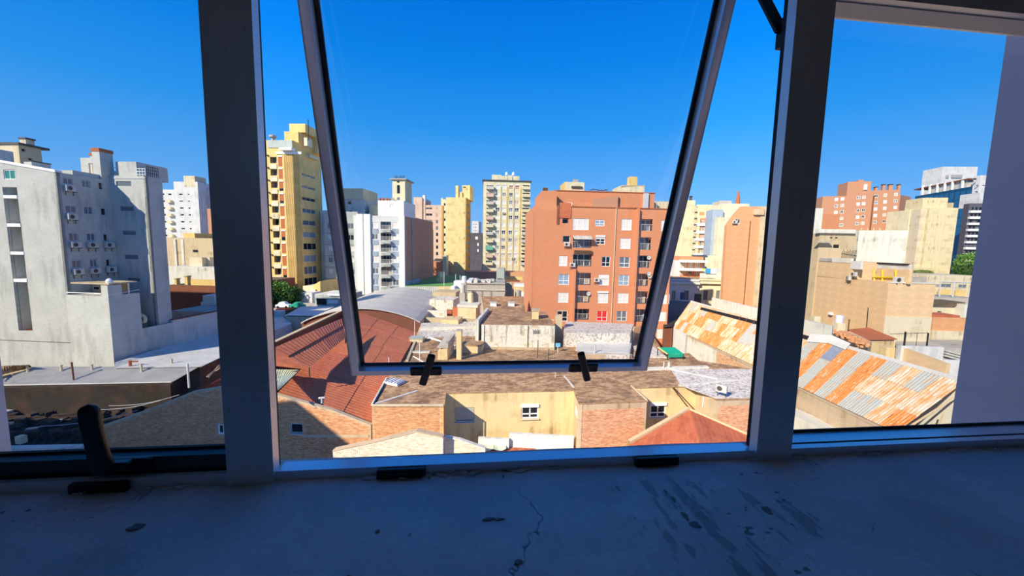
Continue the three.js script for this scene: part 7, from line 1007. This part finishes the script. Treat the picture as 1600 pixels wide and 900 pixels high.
// strip of roof left of the rusty roof, its shadow put into dark sheets, green tarpaulin, little roofs between
{
  const a = [onY(1041, 469, 8.6), onY(1077, 471, 8.6), onY(1051, 511, 6.6), onY(1036, 512, 6.6)], t = thing('metal_roof', 'metal roof coloured dark for its shade, between the orange brick building and the rusty roof', 'roof', mixv(a[0], a[2], .5).setY(6)); sheets(t, [a[3], a[2], a[1], a[0]], 3, 1, [M.frameDark], { waves: 6, amp: .03 }); part(t, 'wall', new G().prism([a[0], a[3], a[2], a[1]], 0, 6.4), M.brickDark);
  const q = (x, y, Y = R1) => onY(x, y, Y);
  const tp = thing('tarpaulin', 'bright green tarpaulin roof at the foot of the orange brick building', 'tarpaulin', q(1048, 548, 7)), c = [q(1043, 553.5, 7.1), q(1068, 553, 7.1), q(1054, 542.5, 7.5), q(1028, 543, 7.5)]; sheets(tp, c, 1, 1, [M.tarp], { waves: 8, amp: .01, name: 'canvas' }); part(tp, 'valance', new G().quad(c[0].clone().setY(6.75), c[1].clone().setY(6.75), c[1], c[0]), M.tarp); for (const p of c) part(tp, 'post', new G().bar(p.clone().setY(R1 - .5), p, .05), M.steel); part(tp, 'edge_board', new G().bar(c[0], c[3], .09, 4), M.ochre);
  const rf = thing('low_roof', 'brown felt roof right of the green tarpaulin', 'roof', q(1070, 562, 6).setY(0)); part(rf, 'slab', new G().prism([q(1050, 576.5, 6.4), q(1100, 571, 6.4), q(1076, 551, 6.4), q(1040, 556, 6.4)], 0, 6.4), M.membrane); part(rf, 'kerb', new G().prism([q(1012, 577.5, 6.62), q(1108, 574, 6.62), q(1104, 571.5, 6.62), q(1012, 574, 6.62)], 6.4, 6.66), M.whiteStain);
  const sh = thing('small_house', 'cream little house beside the green tarpaulin, against the sash stile', 'house', q(1030, 565).setY(0)); boxPart(sh, 'wall', frontPlan(1006, 1039, 566, 41, 3), 0, topY(1020, 556, 41), M.cream); boxPart(sh, 'roof', frontPlan(1003, 1042, 556, 40.6, 4.5), topY(1020, 557, 41), topY(1020, 555.5, 41), M.silver);
  { const g = new G(); for (const x of [1037, 1044, 1046]) { const p = q(x, 575, 6.6); g.bar(p, p.clone().setY(7.2), .06); } part(rf, 'vent_pipe', g, M.offWhite); }
  const cb = thing('cable', 'white looped cable down the side of the silver roofed house', 'cable', q(1100, 610)); { const g = new G(); let o = q(1110, 609, 6.6); for (const [x, y, Y] of [[1103, 608.5, 6.6], [1100, 614, 6.3], [1099, 622, 5.9], [1098, 636, 5.2]]) { const n = q(x, y, Y); g.bar(o, n, .03, 5); o = n; } part(cb, 'strand', g, M.whitePaint); }
}

// ---------------------------------------------------------------- the jumble of flat roofs in the middle
{
  const q = (x, y, Y = R1) => onY(x, y, Y);
  const base = thing('terrace_roofs', 'long terrace of old flat roofs running back from the brown roof', 'roof', q(760, 520).setY(0)); part(base, 'slab', new G().prism([q(640, 556), q(1040, 555), q(1010, 508), q(663, 508)], 0, R1 - .01), M.mortar); part(base, 'roof', new G().prism([q(640, 556), q(1040, 555), q(1010, 508), q(663, 508)], R1 - .01, R1 + .01), M.membrane); part(base, 'rear_slab', new G().prism([q(663, 508.5), q(1010, 508.5), q(950, 462), q(680, 462)], 0, R1 - .2), M.greyRoof);
  const L = (label, pxL, py, pxR, pyT, Y0, d, m, o = {}) => lowBox(o.name ?? 'roof_house', label, o.cat ?? 'house', pxL, py, pxR, pyT, Y0, d, m, { base: .05, ...o });
  // white stained house with a barred window
  const A = onY(752, 545, R1), Bq = along(A, GRID - .1, 866, 546), W = wallFrame(A, Bq), P = rectPlan(A, Bq, 9.5), y1 = W.uv(800, 508)[1];
  const h = bldg('stained_house', 'white stained flat roofed house with a barred window in the middle of the roofs', P, 0, y1, M.peel, { 0: { w: [{ r: rectUV(W, [833.5, 515.5, 844.5, 523]), k: { n: 6, p: M.dark, f: M.offWhite, ft: .05 } }] } }, { roof: M.membrane }); { const u = W.uv(823.5, 530)[0]; part(h, 'downpipe', new G().bar(w3of(W, u, R1, .1), w3of(W, u, y1, .1), .07), M.cream); part(h, 'gutter_pipe', new G().bar(w3of(W, .25, R1, .1), w3of(W, .25, y1, .1), .05), M.whitePaint); const v = W.uv(812, 546); part(h, 'plinth', new G().box(w3of(W, W.L / 2, R1 - .2, .12), W.L, .45, .3, W.th), M.mortar); void v; part(h, 'white_screen', new G().prism(rectPlan(offs(A, GRID, -.7), offs(A, GRID, -.35), 9), R1 - .3, y1 + .5), M.whiteStain); }
  const ck = standBox(null, 831, 499, 841.5, 486, y1, 1.6); const ch = thing('chimney', 'yellow brick chimney on the roof of the stained house', 'chimney', mixv(ck.plan[0], ck.plan[2], .5).setY(y1)); part(ch, 'stack', new G().prism(ck.plan, y1 - .02, ck.y1), M.yellowPlaster); part(ch, 'cap', new G().prism(insetPlan(ck.plan, [-.1, -.1, -.1, -.1]), ck.y1, ck.y1 + .12), M.tanWall);
  { const s = standBox(null, 838, 498, 866, 489, y1, .3, GRID), b = thing('broken_parapet', 'broken brown parapet right of the yellow chimney', 'wall', mixv(s.plan[0], s.plan[1], .5).setY(y1)); part(b, 'wall', new G().prism(s.plan, y1 - .05, [s.y1 - .6, s.y1 - .9, s.y1 - .9, s.y1 - .6]), M.brickTan); part(b, 'wall', new G().prism(rectPlan(offs(s.plan[1], GRID, .1), offs(s.plan[1], GRID, 1), .8), 0, s.y1 - .2), M.tanWall); }
  // sloping mottled roof behind it with two white vents
  const s0 = [q(756, 487, 9.2), q(821, 487, 9.2), q(818, 463, 10.4), q(752, 463, 10.4)]; const sr_ = thing('sloping_roof', 'mottled brown sloping roof with two white vent boxes', 'roof', mixv(s0[0], s0[2], .5).setY(0)); part(sr_, 'roof', new G().quad(s0[0], s0[1], s0[2], s0[3]), M.membrane); part(sr_, 'wall', new G().prism([s0[0], s0[1], s0[2], s0[3]], 0, [9.1, 9.1, 10.3, 10.3]), M.tanWall); for (const x of [771, 799]) { const p = q(x, 478, 9.6); part(sr_, 'vent_box', new G().box(p.clone().setY(9.4), .9, .7, .5, GRID), M.whitePaint); part(sr_, 'vent_lid', new G().box(p.clone().setY(10.1), 1.1, .08, .7, GRID), M.offWhite); }
  // house with the yellow tank
  const hy = L('white rendered little roof house carrying a yellow water tank', 715, 494.5, 743.5, 479.5, 7.0, 4, M.creamPale, { name: 'tank_house' }), ty = hy._s.y1; part(hy, 'parapet', new G().prism(insetPlan(hy._s.plan, [-.1, -.3, 0, -.1]).slice(0, 4), ty - .05, ty + .35), M.whiteStain);
  tankAt('water_tank', 'pale yellow cylindrical water tank on the white rendered roof house', 735.5, 474, 457, 9, ty + .2, M.tank, { base: .4, baseM: M.whiteStain }); { const c = onY(735.5, 474, ty + .2); void c; }
  L('terracotta and brick shed left of the white rendered roof house', 707, 492, 716, 481, 7, 1.5, M.terracottaFlat, { name: 'brick_shed', cat: 'shed' });
  L('broken white walled roof room in front of the lawn', 671, 486, 708, 468, 6.6, 5, M.peel, { name: 'roof_room' }); L('low white wall with a triangular shadow, front of the roof rooms', 666, 496, 698, 485, 6.4, .4, M.peel, { name: 'low_wall', cat: 'wall' });
  L('pile of orange bricks stacked beside the low white wall', 697, 493, 706, 485, 6.6, 1, M.terracotta, { name: 'brick_stack', cat: 'bricks' });
  L('long tan roof room with dark brick openings below the cream tank', 676, 470, 712, 456, 7, 5, M.tanWall, { name: 'roof_room' });
  { const s = standBox(null, 679, 467, 700, 463.5, 7.2, .2); const b = thing('dark_opening', 'dark red brick opening in the long tan roof room', 'opening', s.A.clone().add(V3(0, 0, .25))); part(b, 'bricks', new G().prism(s.plan.map((p) => p.clone().add(V3(0, 0, .3))), s.y0, s.y1), M.brickDark); }
  const cb = L('small yellow house under the cream tank, white right side', 684, 455, 704.5, 448, 7.2, 4, M.yellowPlaster, { name: 'yellow_house' }); boxPart(cb, 'side_wall', [cb._s.plan[1], offs(cb._s.plan[1], GRID, .9), offs(offs(cb._s.plan[1], GRID, .9), AWAY, 4), cb._s.plan[2]], 0, cb._s.y1 + .2, M.whitePaint);
  tankAt('water_tank', 'tall cream round tank on a brown masonry stand beside the lawn', 688, 433, 424, 8, cb._s.y1 + 1.6, M.tank, { base: 2.2, baseM: M.tanWall });
  tankAt('water_tank', 'blue shaded round tank above the yellow tank', 725, 442, 431, 7.5, 10.2, M.tankWhite, { base: 3, baseM: M.greyRoof });
  tankAt('water_tank', 'white plastic tank with a conical foot behind the yellow tank', 723, 457, 444, 8.5, 8.8, M.offWhite, { base: 2, baseM: M.greyRoof });
  L('white stepped stair head left of the grey concrete house', 709, 452, 721, 439, 7.5, 3, M.whitePaint, { name: 'stair_house' }); L('stack of grey brick piers under the white stair head', 709, 462, 718, 452, 7, 2, M.greyRoof, { name: 'brick_pier', cat: 'pier' });
  { const g = new G(); for (const [x, y0, y1_] of [[694, 444, 424], [712, 440, 428], [719, 440, 430]]) { const p = onY(x, y0, 9.4); g.bar(p.clone().setY(6.3), along(p, GRID, x, y1_), .06, 5); } const p = onY(694, 444, 9.4); single('white_poles', 'three thin white poles standing around the cream tank', 'pole', p.clone().setY(6.3), g, M.whitePaint); }
  // grey concrete house with its tower box
  const gA = onY(729, 464, 7.6), gW = wallFrame(gA, along(gA, GRID - .1, 789, 464)), gy = gW.uv(750, 442)[1], gh = bldg('concrete_house', 'grey concrete house with a long blank front in the middle distance', rectPlan(gA, gW.B, 10), 0, gy, M.greyRoof, {}, {}); { const v = gW.uv(750, 453.5)[1]; part(gh, 'ledge', new G().box(w3of(gW, gW.L / 2, v, .1), gW.L, .12, .3, gW.th), M.offWhite); part(gh, 'dark_joint', new G().box(w3of(gW, gW.L / 2, gW.uv(750, 444.5)[1], .05), gW.L, .08, .1, gW.th), M.frameDark); part(gh, 'parapet', new G().prism([w3of(gW, 0, 0), w3of(gW, 1, 0), w3of(gW, 1, 0, -8), w3of(gW, 0, 0, -8)], gy, gy + .4), M.whitePaint); for (const x of [741, 752, 766]) { const p = w3of(gW, gW.uv(x, 455)[0], v, .3); part(gh, 'panel_joint', new G().box(p.clone().setY(v - 1.4), .06, 1.4, .1, gW.th), M.frameDark); } }
  { const g = new G(); for (let i = 0; i < 26; i++) { const p = w3of(gW, gW.uv(rr(742, 772), 440)[0], gy, -rr(.5, 5)); g.box(p, rr(.3, 1.2), rr(.2, .7), rr(.3, .9), rnd()); } const o = single('roof_scrap', 'heap of pale scrap on the roof of the concrete house', 'scrap', w3of(gW, gW.L * .4, gy, -2), g, M.offWhite); o.userData.kind = 'stuff'; }
  const tb = L('pale green-white tower box with a dark opening above the concrete house', 775.5, 441, 787.5, 419, 8.6, 3.4, M.greyGreen, { name: 'tower_box' }); { const w = wallFrame(tb._s.plan[0], tb._s.plan[1]), r = rectUV(w, [777.5, 435, 785.5, 440]); part(tb, 'opening', new G().box(w3of(w, (r[0] + r[2]) / 2, r[1], .03), r[2] - r[0], r[3] - r[1], .1, w.th), M.frameDark); }
  L('orange tiled yard houses behind the tower box', 787, 438, 829, 424.5, 7, 7, M.brickOrange, { name: 'yard_house' }); L('orange yard houses left of the tower box', 728, 437, 776, 424, 7, 8, M.orangeBrick, { name: 'yard_house' }); { const s = standBox(null, 789, 440, 812, 436.5, 8, .3); const k = thing('roof_slot', 'dark red slot under the eave of the orange yard houses', 'opening', s.A.clone()); part(k, 'slot', new G().prism(s.plan, s.y0, s.y1), M.brickDark); const s2 = standBox(null, 789, 437, 817, 432, 9, 2); const k2 = thing('lean_to_roof', 'ochre lean-to roof above the dark red slot', 'roof', s2.A.clone()); part(k2, 'roof', new G().prism(s2.plan, s2.y0, s2.y1), M.ochre); }
  L('white box house with a tall door beside the orange brick building', 820, 446, 828.5, 434.5, 8, 3, M.whitePaint, { name: 'white_box' }); L('yellow and white low house left of the orange brick building', 803, 456, 833, 448, 7, 4, M.yellowPlaster, { name: 'yellow_house', cap: M.whitePaint, capH: .6 }); L('tan brick chimney block right of the concrete house', 790.5, 457, 799.5, 441.5, 7.4, 1.6, M.tanWall, { name: 'chimney_block', cat: 'chimney' });
  tankAt('water_tank', 'grey bucket shaped tank in front of the yellow and white house', 809.5, 464, 453, 9.5, 7.4, M.tankGrey, { base: 1.1, baseM: M.tanWall });
  L('bright white wall at the left foot of the orange brick building', 814, 467, 838, 456, 6.6, .5, M.whitePaint, { name: 'white_wall', cat: 'wall' }); L('stained white wall descending beside the orange brick building', 817, 483, 853, 468.5, 6.6, .6, M.peel, { name: 'stained_wall', cat: 'wall' }); L('stained white wall, nearer step beside the orange brick building', 846, 497, 868, 484, 6.6, .6, M.peel, { name: 'stained_wall', cat: 'wall' });
  { const s = standBox(null, 775, 466, 789, 455, 7.4, 2), k = thing('scrap_shed', 'reddish scrap shed with a glass lid in front of the concrete house', 'shed', mixv(s.plan[0], s.plan[2], .5).setY(0)); part(k, 'wall', new G().prism(s.plan, 0, s.y1), M.salmon); part(k, 'lid', new G().prism(insetPlan(s.plan, [-.1, -.1, -.1, -.1]), s.y1, s.y1 + .1), M.blueGrey); part(k, 'opening', new G().prism(frontPlan(779, 787, 460, 0.1, .01).map((p, i) => s.plan[i].clone().add(V3(0, 0, .03))), s.y0 + .4, s.y1 - .5), M.frameDark); }
  // parapets and roofs in front on the left
  L('yellowish parapet room with pilasters on the left roofs', 690, 512, 716, 499.5, 6.5, 3, M.yellowPlaster, { name: 'parapet_room' }); L('brown upstand wall behind the yellowish parapet room', 664, 499, 752, 496.5, 7.0, .6, M.tanWall, { name: 'upstand', cat: 'wall' });
  const sv = thing('silver_roof', 'weathered silver painted roof strip left of the stained house', 'roof', q(700, 520).setY(R1)); part(sv, 'roof', new G().prism([q(653, 527, 6.6), q(748, 524, 6.6), q(747, 505, 6.9), q(658, 508, 6.9)], 6.52, [6.58, 6.58, 7.2, 7.2]), M.silver); part(sv, 'kerb', new G().prism([q(657, 515.5, 6.9), q(749, 513.5, 6.9), q(749, 512, 6.9), q(657, 514, 6.9)], 6.5, 7.25), M.whiteStain);
  const ywl = standBox(null, 713, 562, 720.5, 517, R1, .5), yw = thing('wall_end', 'tall narrow yellow wall end in the middle of the left roofs', 'wall', ywl.A.clone().add(V3(.2, 0, -.2))); part(yw, 'wall', new G().prism(ywl.plan, R1 - .02, ywl.y1), M.yellowPlaster); part(yw, 'cap', new G().prism(insetPlan(ywl.plan, [-.04, -.04, -.04, -.04]), ywl.y1, ywl.y1 + .08), M.greyRoof);
  { const s = standBox(null, 684, 562, 699, 549, R1, 3), k = thing('stair_hood', 'low yellow stair hood with a sloping roof beside the tall wall end', 'hut', mixv(s.plan[0], s.plan[2], .5).setY(R1)); part(k, 'wall', new G().prism(s.plan, R1 - .02, [s.y1, s.y1 + .5, s.y1 + .9, s.y1 + .4]), M.yellowPlaster); part(k, 'roof', new G().prism(insetPlan(s.plan, [-.08, -.08, -.08, -.08]), s.y1 + .38, [s.y1 + .44, s.y1 + .94, s.y1 + 1.2, s.y1 + .8]), M.greyRoof); }
  L('low yellowish roof room right of the tall wall end', 721, 551, 752, 540, 6.5, 3.4, M.yellowPlaster, { name: 'roof_room', cap: M.membrane });
  { const s = standBox(null, 640, 535, 660, 531, R1, 1.2, .1), k = thing('roof_skylight', 'long pale skylight box on the left edge of the terrace roofs', 'skylight', mixv(s.plan[0], s.plan[2], .5).setY(R1)); part(k, 'box', new G().prism(s.plan, R1, R1 + .45), M.beige); part(k, 'lid', new G().prism(insetPlan(s.plan, [-.08, -.08, -.08, -.08]), R1 + .45, R1 + .55), M.greyGreen); }
  { const g = new G(); const lath = (a, b) => { const A2 = q(a[0], a[1], R1 + .06), B2 = q(b[0], b[1], R1 + .06); g.bar(A2, B2, .07, 4); }; lath([664, 524], [700, 537]); lath([668, 528], [712, 540]); lath([646, 557], [662, 566]); const o = single('roof_lath', 'white laths lying across the left terrace roofs', 'timber', q(690, 533, R1), g, M.whitePaint); void o; part(base, 'edge_strip', new G().prism([q(641, 552, R1), q(671, 552, R1), q(673, 549.5, R1), q(644, 549.5, R1)], R1, R1 + .12), M.whiteStain); }
  { // gutter edge along the left
    const a = q(583, 632), b = q(672, 490); void a; part(base, 'edge_kerb', new G().prism([q(634, 565), q(638, 565), q(664, 500), q(661, 500)], 0, R1 + .15), M.mortar); void b; }
  // white painted roof and rough grey roof in front of the orange brick building
  const wp = thing('white_roof', 'white painted flat roof in front of the orange brick building', 'roof', q(930, 540).setY(R1)), wq = [q(908, 553, 7.0), q(984, 554, 7.0), q(988, 527, 7.0), q(895, 526, 7.0)]; part(wp, 'roof', new G().prism(wq, 0, 7.0), M.silver); part(wp, 'fascia', new G().prism([q(905, 557, 6.7), q(988, 557, 6.7), q(985, 553.5, 7.0), q(906, 553.5, 7.0)], R1, 6.98), M.mortar); part(wp, 'white_coat', new G().prism([q(899, 548, 7.01), q(982, 552, 7.01), q(986, 528, 7.01), q(905, 527, 7.01)], 7.0, 7.02), M.whiteSheet);
  const rg = thing('rough_roof', 'rough grey flat roof with a small brick vent box, below the orange brick building', 'roof', q(930, 510).setY(R1)), rq = [q(880, 520, 8.2), q(985, 521, 8.2), q(990, 506, 8.2), q(884, 502, 8.2)]; part(rg, 'roof', new G().prism(rq, 0, 8.2), M.silver); { const s = standBox(null, 908, 525.5, 934, 518.5, 7.6, 1.2); part(rg, 'vent_box', new G().prism(s.plan, 7, s.y1), M.yellowPlaster); const w = wallFrame(s.plan[0], s.plan[1]); for (const [a, b] of [[915, 920], [925, 930]]) { const r = rectUV(w, [a, 519, b, 523]); part(rg, 'vent_hole', new G().box(w3of(w, (r[0] + r[2]) / 2, r[1], .02), r[2] - r[0], r[3] - r[1], .06, w.th), M.dark); } } part(rg, 'right_wall', new G().prism([q(965, 519, 7.4), q(990, 524, 7.4), q(992, 508, 8.4), q(985, 506, 8.4)], 0, 8.1), M.yellowPlaster);
  const bs = thing('blue_sign', 'small blue and white board on the roofs beside the stained house', 'sign', onZc(872, 540, 42)); boxPart(bs, 'board', frontPlan(868, 875.5, 540, 42, .06), topY(870, 542, 42), topY(870, 536, 42), M.blueSheet); part(bs, 'post', new G().bar(onZc(871.5, 555, 42).setY(R1), onZc(871.5, 541, 42), .04), M.whitePaint);
  for (const [i, x, y0, yt] of [[0, 840, 560, 531], [1, 929, 558, 538.5], [2, 857, 562, 545]]) { const p = q(x, y0), h2 = along(p, GRID, x, yt).y; single('roof_post', ['dark post in front of the barred window', 'white square post in front of the white painted roof', 'thin dark post right of the dark post'][i], 'post', p, new G().bar(p, p.clone().setY(h2), i === 1 ? .08 : .04), i === 1 ? M.offWhite : M.steel); }
}
// ---------------------------------------------------------------- the house next door, outside the frame, whose shade lies over the yard at lower left
struct('wall_next_door', new G().prism([V3(-45, 0, 12), V3(-33.0, 0, 12), V3(-33.0, 0, -11.1), V3(-45, 0, -11.1)], 0, 23.3).prism([V3(-85, 0, 12), V3(-45, 0, 12), V3(-45, 0, -7.5), V3(-85, 0, -7.5)], 0, 30), M.pier);
renderer.render(scene, camera);
